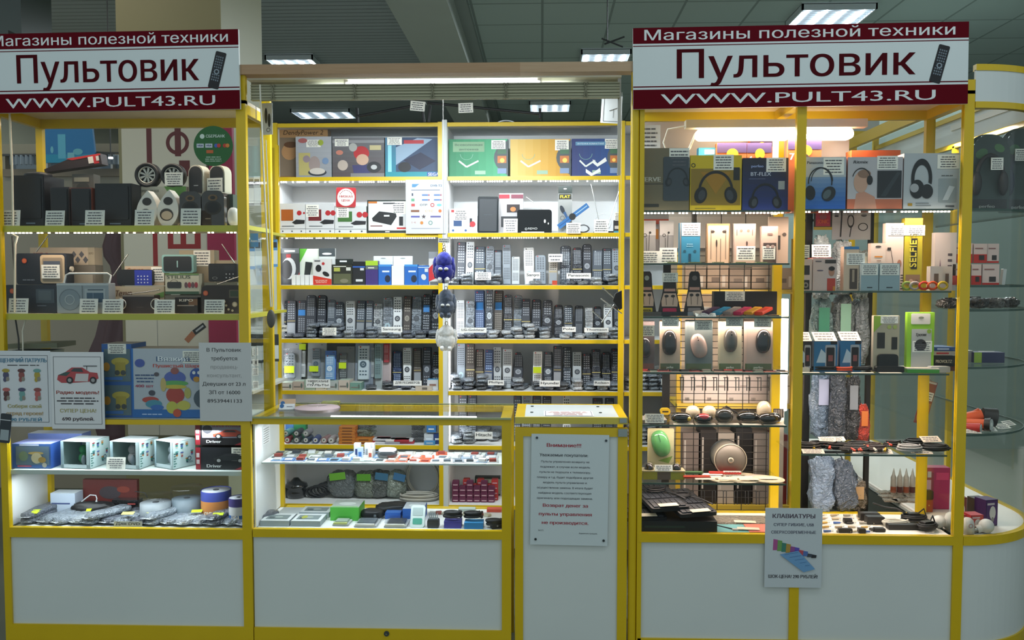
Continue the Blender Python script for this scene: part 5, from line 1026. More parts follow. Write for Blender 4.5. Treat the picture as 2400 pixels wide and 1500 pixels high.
wheel('left of two car-wheel shaped speakers with pale spokes',343,390,29);wheel('right car-wheel shaped speaker with a price tag',403,386,28,(388,430,401,432))
carton('speaker_box','dark blue box carrying the tall rounded speakers',446,536,455,.17,z,.06,'#2a3450',None,cat='box')
def capsule(label,px0,px1,pyt,tg=None):
    Yw=.175;s=Slot(px0,px1,pyt,Yw,ZZ(455,.17));t=root('speaker',label,'speaker',(s.cx,Yw,ZZ(455,.17)+.001),(0,0,-.25));w,h=s.w,s.h
    m=MB();m.rbox(-w/2,w/2,.0,.045,0,h,(w*.2,w*.2,w*.48,w*.48),'#c8c0ae',None,6);make('shell',m,t);m=MB();m.rbox(-w*.42,w*.42,-.004,0,h*.03,h*.95,(w*.18,w*.18,w*.40,w*.40),'#17171a',None,6);m.rect(-w*.1,h*.3,w*.2,h*.33,'#9a9a9a',8);make('grille',m,t)
    if tg:subtag(t,s.u((tg[0]+tg[1])/2),s.v(tg[3]),s.u(tg[1])-s.u(tg[0]),s.v(tg[2])-s.v(tg[3]),-.006)
capsule('black rounded capsule speaker with cream rim, left one',443,483,387);capsule('black rounded capsule speaker with cream rim and price tag',492,533,387,(488,529,418,455))
def teardrop(label,px0,px1,pyt,lean):
    s=Slot(px0,px1,pyt,Y+.03,z);t=root('speaker',label,'speaker',(s.cx,s.Y,z+.001));w,h=s.w,s.h
    P=[]
    for i in range(40):
        a=2*PI*i/40-PI/2;zz=.5+.5*math.sin(a);rad=(1-zz**1.7)*.95*math.sqrt(max(0,zz)+.02)*1.55 if zz<1 else 0
        P.append((math.copysign(min(.5,rad*.62),math.cos(a))*w+lean*w*zz*.28,zz*h))
    m=MB();m.prism(P,0,.05,'#d0cec8',True);make('shell',m,t)
    m=MB();m.disc(lean*w*.18,h*.69,w*.21,'#2a2624',2,h*.11);m.disc(0,h*.32,w*.30,'#3a3430',2,h*.17);m.disc(.001,h*.30,w*.24,'#b8a690',3,h*.12);make('driver',m,t)
teardrop('white teardrop speaker behind a price tag, left one',319,371,447,.35);teardrop('white teardrop speaker with an exposed bronze driver, right one',367,420,445,.45)
def dark_speaker(label,px0,px1,pyt):
    s=Slot(px0,px1,pyt,Y+.03,z);t=root('speaker',label,'speaker',(s.cx,s.Y,z+.001));w,h=s.w,s.h
    m=MB();m.rbox(-w/2,w/2,0,.06,0,h,(.003,.003,w*.3,w*.3),'#241d18g',None,5);make('shell',m,t)
    m=MB();m.disc(0,h*.8,w*.22,'#6a5238',2,h*.09);m.disc(0,h*.8,w*.12,'#1c1a18',3,h*.05);m.disc(0,h*.52,w*.38,'#2a2622',2,h*.2);m.disc(0,h*.52,w*.28,'#0c0c0e',3,h*.15);m.rect(-w*.35,h*.2,-w*.1,h*.23,'#7a7060',3);make('driver',m,t)
dark_speaker('glossy dark brown speaker behind a tag, left of its pair',424,474,449);dark_speaker('glossy dark brown speaker, right of its pair',476,528,447)
carton('speaker_box','small green-grey box behind the right post of the speaker shelf',521,549,455,.15,z,.05,'#41504a',lambda m,w,h,s:m.rect(-w*.2,h*.4,w*.2,h*.6,'#a0a890',2),cat='box')
m=MB();m.ell(0,.02,.035,.021,.02,.035,'#cfcdc8',16,10,.8);make('white_speaker',m,None,(XX(545,Y),Y,z+.001),(0,0,0),'small white rounded speaker half hidden at the right post','speaker')
ptags(((3,50,492,528,'before the leftmost speaker'),(108,154,493,524,'before the brown-edged speaker'),(202,247,492,528,'before the copper-edged speaker'),(318,363,491,523,'before the left teardrop speaker'),(425,472,488,519,'before the left dark brown speaker')),.035,z)
# round green sticker on the glass
rs=XX(551,0)-XX(505,0);m=MB();m.cyl((0,.0,0),(0,.0008,0),rs,rs,'#25602c',40,True,False);m.M=Matrix.Translation((0,-.0001,0))
m.txt('СБЕРБАНК',rs*.12,rs*.42,rs*.14,'#c8d8cc',1,rs*.95,bold=.8);m.disc(-rs*.55,rs*.48,rs*.12,'#c8d8cc',1)
for i,c in enumerate(('#c4ccd4','#c4ccd4','#6070b0','#b8483c')):u=-rs*.66+i*rs*.44;(m.rect(u-rs*.18,-rs*.08,u+rs*.18,rs*.12,c,1),m.txt('VISA',u,-rs*.02,rs*.09,'#26366c',2,rs*.28,bold=1))if i<2 else(m.disc(u-rs*.07,rs*.02,rs*.10,'#4060b0' if i==2 else '#b83828',1),m.disc(u+rs*.07,rs*.02,rs*.10,'#c03a30' if i==2 else '#d08038',2))
m.rect(-rs*.35,-rs*.36,rs*.0,-rs*.2,'#c06030',1);m.print_lines(-rs*.5,-rs*.8,rs*.5,-rs*.5,3,'#b8ccb8',1,random.Random(1))
make('round_sticker',m,None,(XX(505,.008),.0085,ZZ(338,.008)),(0,0,0),'round green payment sticker with card logos on the left cabinet glass','sticker')
# radios
z=LZ['radios']
carton('radio_box','grey carton hidden behind the upper black radio',100,224,622,.2,z,.06,'#7c7468',lambda m,w,h,s:m.rect(-w*.1,h*.5,w*.45,h*.8,'#a8a090',2),cat='box')
carton('radio_box','white patterned radio box with red lettering, at the upper left of its shelf',72,223,580,.20,ZZ(622,.2)+.002,.06,'#bfae98',lambda m,w,h,s:(m.txt('KIPO',-w*.32,h*.38,h*.32,'#a83020',2,w*.24,bold=1),[m.poly([(w*(.08+.06*i),h*(.3+.3*(i%2))),(w*(.12+.06*i),h*(.5+.3*(i%2))),(w*(.16+.06*i),h*(.3+.3*(i%2))),(w*(.12+.06*i),h*(.1+.3*(i%2)))],'#55565c',2)for i in range(5)],m.rect(w*.4,0,w*.5,h,'#a89c84',2),m.txt('KIPO',w*.45,h*.6,h*.12,'#6a5a44',3,w*.07)),cat='box')
def dot(m,u,v,r,L=6):m.ring(u,v,r*.75,r,'#a83c28',L,14);m.disc(u,v,r*.75,'#c8663c',L)
def radio(label,px0,px1,pyt,Yo,zb,body,d=.04,fn=None,rad=.006,ant=None,pyb=None):
    s=Slot(px0,px1,pyt,.06+Yo,zb);t=root('radio',label,'radio',(s.cx,s.Y,zb+.0006));w,h=s.w,s.h
    m=MB();m.rbox(-w/2,w/2,0,d,0,h,rad,body);make('case',m,t)
    if fn:m=MB();fn(m,w,h,s);make('front_controls',m,t)
    if ant:make('antenna',MB().tube([(s.u(ant[0]),d*.5,s.v(ant[1])),(s.u(ant[2]),d*.5,s.v(ant[3]))],.0022,'#c8c4bcm'),t)
    return t,s
t,s=radio('dark navy radio with orange dot, lower left corner of the radio shelf',12,131,668,.02,z,'#1e2530',.07,lambda m,w,h,s:(dot(m,-w*.36,h*.78,.010),m.rect(w*.1,h*.35,w*.46,h*.85,'#3a4650',1),m.rect(w*.15,h*.45,w*.4,h*.8,'#48545c',2),m.rect(w*.12,h*.24,w*.3,h*.27,'#5a6470',2)),.008)
zt_=z+s.h+.001
t,s=radio('black retro radio with a cream dial window, standing on another radio',39,157,594,.04,zt_,'#1c222c',.05,lambda m,w,h,s:(dot(m,-w*.33,h*.76,.010),m.prism(rr(-w*.02,h*.04,w*.46,h*.95,.012),-.002,0,'#b8a284'),m.prism(rr(w*.03,h*.1,w*.42,h*.86,.006),-.003,-.002,'#8a7a66'),m.rect(w*.05,h*.55,w*.38,h*.75,'#4c5260',8),m.print_lines(-w*.42,h*.10,-w*.1,h*.2,1,'#6a727c',2,random.Random(1)),m.cyl((w*.52,.02,h*.5),(w*.56,.02,h*.5),.01,.01,'#c8bca8',12)),.010,(78,590,108,550))
subtag(t,s.u(121),s.v(653),s.u(143)-s.u(100),s.v(621)-s.v(653),-.006,n=5)
t,s=radio('grey cassette radio with a carrying handle and raised antenna',132,254,664,-.01,z,'#8f989e',.05,lambda m,w,h,s:(m.ring(-w*.25,h*.45,w*.19,w*.205,'#6a747c',2,26),m.disc(-w*.25,h*.45,w*.19,'#7f8a92',1,None,26),m.ring(-w*.25,h*.45,w*.08,w*.095,'#a8b0b4',3,20),m.rect(-w*.5,h*.92,w*.5,h*.985,'#b4babc',2),m.rect(-w*.01,h*.02,0,h*.92,'#5c646a',3),m.rect(w*.04,h*.3,w*.44,h*.82,'#a0a8ac',2),m.rect(w*.08,h*.36,w*.40,h*.68,'#3c5468',3),m.rect(w*.1,h*.76,w*.4,h*.8,'#4c5a66',3),m.rect(w*.2,h*.36,w*.21,h*.68,'#8090a0',4)),.004,(257,648,294,596))
m=MB();m.tube([(s.u(143),.02,s.h),(s.u(148),.02,s.v(645)),(s.u(156),.02,s.v(641)),(s.u(246),.02,s.v(641)),(s.u(254),.02,s.v(646)),(s.u(250),.02,s.h)],.0035,'#c8ccca');make('handle',m,t)
carton('radio_box','tan patterned box lying behind the handle radios, shelf middle',256,384,671,.12,z,.06,'#a89c84',lambda m,w,h,s:(m.txt('Техно',-w*.25,h*.62,h*.22,'#5c4434',2,w*.3,ital=.2,bold=1),m.poly([(-w*.1,h*.4),(w*.5,h*.8),(w*.5,h*.6)],'#5a8040',2)),cat='box')
zt_=ZZ(671,.12)+.002
carton('radio_box','pinkish box with orange script behind the blue keypad radio',293,384,624,.14,zt_,.05,'#b8a48c',lambda m,w,h,s:m.txt('Сигнал',-w*.25,h*.7,h*.2,'#a8642c',2,w*.4,ital=.3),(355,385,626,660),cat='box')
radio('small black and blue keypad radio with rounded knob corner',274,357,632,.06,zt_-.0,'#15171c',.03,lambda m,w,h,s:(m.rect(0,0,w*.49,h*.96,'#26349a',1),[m.disc(w*(.1+.09*i),h*(.18+.2*j),.0028,'#c4c8dc',2,n=8)for i in range(4)for j in range(3)]),.012)
t,s=radio('wide dark brown radio with chrome side rings and lying antenna',286,360,692,.0,z,'#2c1f1c',.05,lambda m,w,h,s:(m.rect(-w*.5,h*.92,w*.5,h,'#8a7c70',1),m.print_lines(-w*.1,h*.3,w*.2,h*.36,1,'#5a4c48',1)),.003)
for u,l in((-1,'left'),(1,'right')):m=MB();m.tube([(u*s.w*.56+.020*math.cos(q/12*2*PI),0,s.h*.5+.020*math.sin(q/12*2*PI))for q in range(13)],.0022,'#c8c8c4m');make('handle_ring',m,t,label='chrome ring handle')
make('antenna',MB().tube([(-s.w*.4,.02,s.h+.004),(s.w*.2,.02,s.h+.012),(s.w*.62,.02,s.h+.020)],.002,'#b8b4acm'),t)
carton('radio_box','black radio box with pale lettering below the white striped box',409,462,697,.07,z,.08,'#1c1716',lambda m,w,h,s:(m.txt('KIPO',0,h*.74,h*.16,'#d0c8bc',2,w*.6,bold=1),m.rect(-w*.4,h*.45,w*.35,h*.52,'#8a8078',2),m.rect(w*.1,h*.5,w*.5,h*.9,'#6a4a30',1)),cat='box')
zt2=ZZ(692,.12);carton('radio_box','green-edged plinth carton under the picture box',386,470,692,.10,z,.06,'#5c5a50',None,cat='box')
zt2=ZZ(692,.1)+.002
carton('radio_box','white box with radio picture and green lettering in the shelf middle',387,466,641,.10,zt2,.05,'#b0ac98',lambda m,w,h,s:(m.txt('STILIUS',-w*.1,h*.76,h*.15,'#44503c',2,w*.7,bold=1),m.rect(-w*.5,h*.93,w*.5,h,'#5a7a44',2),m.prism(rr(-w*.44,h*.3,-w*.02,h*.6,.006),-.001,0,'#2a2c2c'),m.ring(-w*.23,h*.6,.012,.014,'#2a2c2c',4,12,.6,0,PI),[m.disc(w*(.12+.1*i),h*.45,w*.05,'#8a3038' if i%2 else '#5a4448',2,h*.14)for i in range(4)],m.rect(-w*.5,0,w*.5,h*.14,'#34503a',2)),cat='box')
zt3=ZZ(641,.1)+.002
radio('teal and black rounded radio standing on the picture box',380,454,597,.05,zt3,'#6f9490',.03,lambda m,w,h,s:(m.prism(rr(-w*.44,h*.08,w*.44,h*.9,.008),-.002,0,'#191b1e'),m.rect(-.002,h*.3,.002,h*.66,'#8ab0ac',6),m.print_lines(-w*.4,h*.8,-w*.1,h*.86,1,'#8aa',6)if 0 else None),.008)
carton('radio_box','cream box with two price tags behind the teal radio',421,503,586,.19,z,.05,'#a89a80',lambda m,w,h,s:m.rect(-w*.4,h*.86,-w*.1,h*.9,'#a05040',2),(455,494,587,624),cat='box')
carton('radio_box','grey box carrying the small black digital radio',478,556,662,.12,z,.06,'#6c6c5c',None,cat='box')
carton('radio_box','pale box behind the black digital radio by the right post',494,562,610,.20,z,.04,'#b4a488',None,cat='box')
radio('small black digital radio with silver keypad by the right post',489,556,618,.07,ZZ(662,.12)+.002,'#141416',.03,lambda m,w,h,s:(m.rect(w*.05,h*.62,w*.42,h*.9,'#24262a',1),[m.disc(w*(.12+.12*i),h*(.22+.2*j),.0022,'#c8c8c8',2,n=8)for i in range(3)for j in range(2)],m.ring(-w*.28,h*.2,.008,.010,'#8a8a88',2,14,.5)),.006,(547,617,518,572))
radio('dark brown retro radio with orange dot, dials and display',471,562,669,.0,z,'#2a1f1a',.06,lambda m,w,h,s:(dot(m,-w*.38,h*.72,.010),m.rect(w*.22,h*.55,w*.47,h*.84,'#5a5244',1),m.rect(w*.25,h*.6,w*.45,h*.8,'#34402c',2),m.disc(w*.36,h*.32,.010,'#a89880',2),m.disc(w*.36,h*.32,.006,'#c8bca8',3),[m.disc(w*a,h*b,.0045,'#b0a48c',2,n=10)for a,b in((.1,.42),(.14,.28),(.2,.14),(.3,.1))]),(.003,.003,.012,.02),(502,667,562,646))
ptags(((17,63,699,731,'before the navy radio, far left'),(183,227,700,727,'before the grey cassette radio'),(238,286,701,733,'between the grey and the brown radio'),(360,407,702,735,'right of the chrome-ringed brown radio'),(477,524,702,733,'before the dark brown retro radio')),.03,z)
# toy shelf and posters on the glass
z=LZ['toys']
def toy_art(two):
    def f(m,w,h,s):
        for a,b_ in((.03,.44),(.49,.93)):
            m.rect(-w*.42,h*a,w*.46,h*b_,'#5a6f78',2);m.disc(w*.12,h*(a+.27),w*.30,'#b8a648',3,h*.055);m.rect(-w*.05,h*(a+.08),w*.30,h*(a+.26),'#a8963c',4);m.disc(w*.02,h*(a+.12),w*.09,'#44484a',5,h*.035);m.disc(w*.22,h*(a+.12),w*.09,'#44484a',5,h*.035)
            m.disc(-w*.34,h*(a+.2),w*.12,'#c08a3c',5,h*.06);m.rect(-w*.4,h*(a+.02),w*.2,h*(a+.06),'#3c6cb0',5)
    return f
carton('toy_box','narrow blue toy box with yellow vehicles behind two windows',234,304,806,.05,z,.12,'#2c5ca0',toy_art(1),(249,292,806,829),cat='box',top='#c0b4b0')
def knit(m,w,h,s):
    m.rect(-w*.48,h*.12,w*.5,h,'#b9bfca',1);m.rect(-w*.5,0,w*.5,h*.12,'#2468b0',2)
    m.txt('Вязкий',w*.0,h*.82,h*.065,'#eceef2',4,w*.36,bold=1.6);m.txt('Вязкий',w*.0,h*.815,h*.068,'#4a6488',3,w*.39,bold=2.4);m.txt('Пушистый Шарик',w*.07,h*.73,h*.045,'#c8524c',3,w*.62,bold=1.4)
    for u,v,a,b_,c in((.02,.58,.13,.10,'#5868b0'),(.02,.50,.16,.04,'#62a860'),(.02,.68,.05,.05,'#9a5a58'),(.02,.33,.11,.12,'#b0443c'),(.02,.45,.14,.03,'#c8b848'),(-.12,.48,.035,.10,'#c8b070'),(.17,.36,.04,.08,'#b8b060'),(-.02,.15,.07,.09,'#c0bc50'),(.12,.18,.08,.07,'#c8c058'),(.04,.07,.05,.06,'#c05038'),(-.28,.26,.10,.045,'#b84a40'),(-.24,.2,.1,.06,'#4a90a8'),(-.2,.15,.08,.04,'#3a6cb8'),(-.26,.36,.04,.04,'#4a4a58'),
                       (.28,.62,.08,.10,'#3458a8'),(.28,.56,.04,.04,'#c89038'),(-.40,.79,.06,.06,'#4a5ca8'),(-.2,.63,.03,.03,'#585058')):m.disc(w*u,h*v,w*a,c,4 if a>.05 else 5,h*b_)
    for u in(.25,.31):m.disc(w*u,h*.655,w*.02,'#e8e8e8',6)
    m.disc(w*.40,h*.28,w*.16,'#4c5a68',4,h*.16)
    for v,c in((.68,'#b03c34'),(.52,'#8a4c48'),(.38,'#7a7c48')):m.disc(w*.45,h*v,w*.085,'#3c5c8c',6,h*.075,20);m.disc(w*.45,h*v,w*.072,'#e4e6ea',7,h*.064,20);m.disc(w*.45,h*v,w*.04,c,8,h*.035)
    m.print_lines(-w*.46,h*.50,-w*.22,h*.64,3,'#3c5480',4,random.Random(2));m.txt('400 шт',-w*.35,h*.44,h*.04,'#b03c5c',4,w*.22,bold=1)
    m.print_lines(-w*.42,h*.03,-w*.1,h*.07,1,'#b8ccec',4,random.Random(3))
carton('toy_box','large blue and white knitting toy set box with a colourful doll picture',304,500,817,.05,z,.12,'#2a70bc',knit,(425,470,822,850),cat='box',top='#b8a898')
m=MB().box(-.09,.10,0,.14,0,.018,'#6f7058');make('flat_box',m,None,(XX(68,.08),.08,ZZ(820,.08)),(0,-.02,.03),'flat olive box lying above the puppy poster','box')
carton('toy_box','pale box standing behind the puppy poster, carrying the olive one',5,112,822,.085,z,.10,'#a8b0a8',None,cat='box')
def poster(label,quad,fn,Y=-.004,c='#d2d6da',cat='poster',name='paper_poster'):
    (x0,y0),(x1,y1)=quad;X0,X1,Z1,Z0=XX(x0,Y),XX(x1,Y),ZZ(y0,Y,(x0+x1)/2),ZZ(y1,Y,(x0+x1)/2);w,h=X1-X0,Z1-Z0
    m=MB();m.box(-w/2,w/2,0,.0012,0,h,c);fn(m,w,h);return make(name,m,None,((X0+X1)/2,Y-.0005,Z0),(0,0,0),label,cat)
def frame(m,w,h,c='#3c4248',k=.05,t=.0015):
    a,b_=-w/2+w*k,w/2-w*k;d,e=h*.06,h*.94
    for q in((a,d,b_,d+t),(a,e-t,b_,e),(a,d,a+t,e),(b_-t,d,b_,e)):m.rect(*q,c,1)
def P1(m,w,h):
    frame(m,w,h);m.txt('ЩЕНЯЧИЙ ПАТРУЛЬ',w*.0,h*.85,h*.05,'#4a7c98',2,w*.86,bold=1);m.print_lines(-w*.4,h*.795,w*.4,h*.82,1,'#444',2,random.Random(1))if 0 else m.print_lines(-w*.4,h*.795,w*.4,h*.825,1,'#444448',2,random.Random(1))
    cs=['#4c4c68','#8a4c48','#a8963c','#5c3838','#6c9c98','#b0605c']
    for i in range(6):
        u=-.33+.29*(i%3);v=.68-.25*(i//3);m.disc(w*u,h*v,w*.055,cs[i],2,h*.05);m.disc(w*u,h*(v+.06),w*.07,cs[(i+2)%6],3,h*.025);m.disc(w*(u-.02),h*(v-.06),w*.03,cs[i],3,h*.03);m.disc(w*(u+.03),h*(v-.05),w*.03,'#8a8478',3,h*.03)
    m.txt('Собери свой',w*.0,h*.25,h*.045,'#a8a068',2,w*.62,bold=1);m.txt('отряд героев!',w*.0,h*.155,h*.045,'#b09464',2,w*.68,bold=1);m.txt('390 РУБЛЕЙ',w*.0,h*.075+h*.0,h*.04,'#3c7c9c',2,w*.62,bold=1)
poster('white framed poster with six small coloured creatures, left end of the toy shelf',((-14,822),(113,1000)),P1)
def P2(m,w,h):
    frame(m,w,h);
    m.poly([(-w*.38,h*.64),(-w*.36,h*.70),(-w*.22,h*.74),(-w*.1,h*.80),(w*.1,h*.80),(w*.24,h*.74),(w*.38,h*.73),(w*.40,h*.66),(w*.3,h*.62),(-w*.1,h*.60),(-w*.3,h*.60)],'#b0484c',2);m.poly([(-w*.12,h*.75),(-w*.06,h*.79),(w*.08,h*.79),(w*.12,h*.74)],'#42484c',3);m.poly([(-w*.05,h*.62),(w*.2,h*.62),(w*.22,h*.72),(-w*.02,h*.72)],'#c9c4c4',3)
    m.poly([(-w*.36,h*.70),(-w*.22,h*.74),(-w*.12,h*.74),(-w*.2,h*.69)],'#3c5450',3)
    for u in(-.14,.3):m.disc(w*u,h*.635,w*.065,'#2c2c30',4,h*.045);m.disc(w*u,h*.635,w*.035,'#9a9a9a',5,h*.025)
    m.line((w*.16,h*.80),(w*.14,h*.76),.002,'#333',4)if 0 else m.rect(w*.12,h*.815,w*.38,h*.825,'#33363a',4);m.rect(w*.18,h*.77,w*.19,h*.82,'#33363a',4)
    m.txt('Радио модель!',0,h*.455,h*.042,'#9a3c34',2,w*.80,bold=1);m.print_lines(-w*.42,h*.31,w*.42,h*.42,3,'#2c2c34',2,random.Random(4));m.txt('СУПЕР ЦЕНА!',0,h*.215,h*.045,'#a8a060',2,w*.68,bold=.5);m.txt('690 рублей.',0,h*.11,h*.042,'#44363a',2,w*.60,bold=1)
poster('white framed poster with a red racing car, second from left',((113,825),(238,1005)),P2,-.006,'#dadcde')
def P3(m,w,h):
    for i,(s_,ww)in enumerate((('В Пультовик',.66),('требуется',.5),('продавец-',.52),('консультант,',.66),('Девушки от 23 л',.82),('ЗП от 16000',.6),('89539441133',.66))):m.txt(s_,w*(-.02 if i!=4 else-.03),h*(.885-i*.108),h*.045,'#3c3c40' if i not in(2,3)else '#a0a0a0',1,w*ww,bold=.3)
poster('plain white job notice sheet taped over the yellow post',((463,803),(586,987)),P3,-.006,'#c6c8c8')
m=MB();m.rbox(-.02,.02,0,.004,0,.11,.006,'#2b333a');m.rect(-.016,.01,.016,.05,'#98a4a8',1);m.print_lines(-.014,.012,.014,.045,5,'#445',2,random.Random(1))if 0 else None;m.rect(-.02,.085,.02,.088,'#c8ccd0',1)
make('device_card',m,None,(XX(-3,-.01),-.008,ZZ(1047,-.01)),(0,.1,0),'dark and white display card cut by the left picture edge','card')
# boxes shelf
z=LZ['boxes']
t=carton('toy_box','blue toy box with a clear window and sand-coloured toy, shelf left end',16,108,1040,.045,z,.10,'#3c5f9c',lambda m,w,h,s:(m.rect(-w*.40,h*.14,w*.46,h*.90,'#5c7080',2),m.disc(w*.12,h*.62,w*.2,'#b49a5c',4,h*.06),m.disc(w*.14,h*.42,w*.14,'#c0b490',5,h*.22),m.disc(w*.28,h*.35,w*.1,'#a48444',6,h*.12),m.disc(-w*.2,h*.5,w*.12,'#6c8068',4,h*.2),m.rect(-w*.36,h*.06,0,h*.12,'#b04c60',4),m.disc(w*.34,h*.14,w*.06,'#b8b0a0',6,h*.1),m.rect(-w*.3,h*.92,w*.2,h*.98,'#c8d0e4',3)),cat='box',top='#8a90c0',side='#284c94')
carton('toy_box','white-topped blue box lying behind the windowed boxes, left',55,182,1016,.17,z,.07,'#6878b0',None,cat='box',top='#d8dce4')
def wbox(label,pxl,pxc,pxr,pyt,inner):
    """square box turned 45 degrees: window face left, printed face right"""
    Yc=.040;xc=XX(pxc,Yc);dl=math.atan2(pxc-pxl,pxr-pxc);a=math.atan2(-xc,3.1+Yc)+dl;h=ZZ(pyt,Yc,pxc)-z;k_=3.14/F*math.cos(a-dl)
    wr=min(.12,(pxr-pxc)*k_/math.cos(dl)*1.12);wl=min(.125,(pxc-pxl)*k_/math.sin(dl)*1.12)
    t=root('toy_box',label,'box',(xc,Yc,z+.0006),(0,0,a));m=MB()
    # local x along the right (printed) face, local -x... left face lies along +y
    m.box(0,wr,0,.0015,0,h,'#b9cccc');m.box(0,wr,wl-.0015,wl,0,h,'#b9cccc');m.box(wr-.0015,wr,0,wl,0,h,'#b9cccc');m.box(0,wr,0,wl,h-.0015,h,'#dfe6e8');m.box(0,wr,0,wl,0,.0015,'#b9cccc');m.box(0,.0015,0,wl*.12,0,h,'#c4d4d6');m.box(0,.0015,wl*.9,wl,0,h,'#8aa0a8');m.box(0,.0015,0,wl,0,h*.14,'#c8d4d8')
    r=random.Random(pxc)
    cs=['#3c8078','#4a5c94','#a87038','#8a3c40','#2c3c50','#b0a090','#388070']
    for i in range(7):
        u,v=wr*(.18+.22*(i%4)),h*(.84-.30*(i//3)-.05*(i%2));m.disc(u,v,wr*.055,cs[i],2,h*.055,9);m.disc(u,v+h*.07,wr*.075,cs[(i+3)%7],3,h*.03,9);m.disc(u,v-h*.06,wr*.05,cs[(i+5)%7],3,h*.03,9)
    for i in range(6):m.rect(wr*.04,h*(.08+.09*i),wr*(.12+.05*(i%2)),h*(.12+.09*i),'#3c7068',2)
    m.print_lines(wr*.6,h*.12,wr*.92,h*.2,2,'#4c6c78',2,r)
    m.ring(wr*.7,h*.3,.006,.009,'#2c4c60',8,12);make('carton',m,t)
    m=MB();m.box(.0005,.001,wl*.12,wl*.9,h*.14,h*.98,'glass');make('window',m,t)
    m=MB();m.ell(wr*.4,wl*.5,h*.30,.018,.018,h*.22,inner,12,8);m.ell(wr*.4,wl*.5,h*.62,.016,.016,.018,inner,12,8);m.ell(wr*.3,wl*.42,h*.25,.010,.010,.02,'#8a8f98',10,6);make('toy_figure',m,t)
    return t
wbox('white windowed toy box with a green figure, first of three turned boxes',136,200,246,1036,'#3c8c58');wbox('white windowed toy box with a pale figure, middle of three turned boxes',247,317,367,1037,'#b0a8ac');wbox('white windowed toy box with a grey figure, right of three turned boxes',356,396,447,1037,'#7c848c')
def car_art(body,bg,ft):
    def f(m,w,h,s):
        m.rect(-w*.5,0,-w*.40,h,'#8c1c28',2);m.rect(-w*.5+.003,h*.25,-w*.42,h*.45,'#c8b8b8',3);m.rect(-w*.5+.003,h*.55,-w*.42,h*.75,'#c8b8b8',3)
        if ft:m.rect(-w*.36,h*.34,w*.5,h,'#8c8898',2);m.disc(-w*.25,h*.75,w*.1,'#2a2a30',3,h*.2);m.txt('SUPER POWER',w*.15,h*.86,h*.10,'#9a3c50',4,w*.6,bold=1)
        m.poly([(-w*.12,h*.40),(-w*.14,h*.52),(w*.02,h*.62),(w*.12,h*.74),(w*.34,h*.74),(w*.5,h*.58),(w*.5,h*.42)],body,5);m.poly([(w*.06,h*.62),(w*.14,h*.71),(w*.3,h*.71),(w*.36,h*.62)],'#2c2a30',6)
        for u in(-.02,.42):m.disc(w*u,h*.42,w*.065,'#18181a',7,h*.12);m.disc(w*u,h*.42,w*.04,'#a8a8a8',8,h*.075)
        m.txt('Driver',-w*.12,h*.10,h*.14,'#d4d4d4',4,w*.30,bold=1.4);m.poly([(w*.3,0),(w*.5,0),(w*.5,h*.2)],'#9a2430',4)
    return f
carton('toy_car_box','black toy car box with a dark car, lower of two stacked',451,566,1049,.05,z,.12,'#15161c',car_art('#26282c',0,False),(536,572,1048,1079),cat='box')
carton('toy_car_box','toy car box with an orange-red sports car, upper of two stacked',451,566,994,.05,ZZ(1049,.05)+.001,.12,'#1a1418',car_art('#a83c24',0,True),cat='box')
ptag(238,283,1072,1100,.035,'price tag standing between the first and the middle turned box',z)
# tray
z=LZ['tray']-.004
t=carton('accessory_box','small white medicine-like box at the back left of the lower tray',104,162,1156,.17,z,.06,'#b8c4d4',lambda m,w,h,s:(m.rect(-w*.46,h*.52,w*.3,h*.58,'#44507c',2),m.rect(-w*.5,0,w*.5,h*.12,'#3c6cb4',2)),cat='box',top='#d0d8de')
carton('red_album','large dark red folder leaning at the back of the lower tray',182,310,1124,.235,z,.02,'#5c2420',lambda m,w,h,s:(m.disc(0,h*.6,w*.2,'#3c3438',2,h*.2),m.disc(w*.25,h*.7,w*.12,'#7a3428',2,h*.1)),cat='folder')
carton('black_case','black glossy case lying before the dark red folder',250,312,1172,.19,z,.04,'#151517g',lambda m,w,h,s:m.rect(w*.1,h*.7,w*.4,h*.8,'#8a3c38',2),cat='case')
m=MB();crumple(m,0,0,.03,.08,.035,.03,'#17181a',3,.8,.1);t=root('cable_bundle','black cable bundle with white hooks lying at the tray back','cable',(XX(205,.17),.17,z+.001));make('bundle',m,t)
m=MB();m.tube([(-.06,0,.045),(-.03,0,.07),(-.01,0,.085),(.012,0,.083),(.016,0,.07),(.012,0,.058)],.0025,'#b8bcc0');m.prism([(.0,.045),(.03,.045),(.015,.063)],-.004,.002,'#c8ccce');make('white_hook',m,t)
m=MB();m.tube([(-.07,-.02,.005),(0,-.04,.008),(.06,-.02,.006),(.16,-.01,.02)],.004,'#15161a');m.tube([(.15,.04,.09),(.19,.04,.085),(.20,.04,.065)],.002,'#2a2a2c');make('cable',m,t)
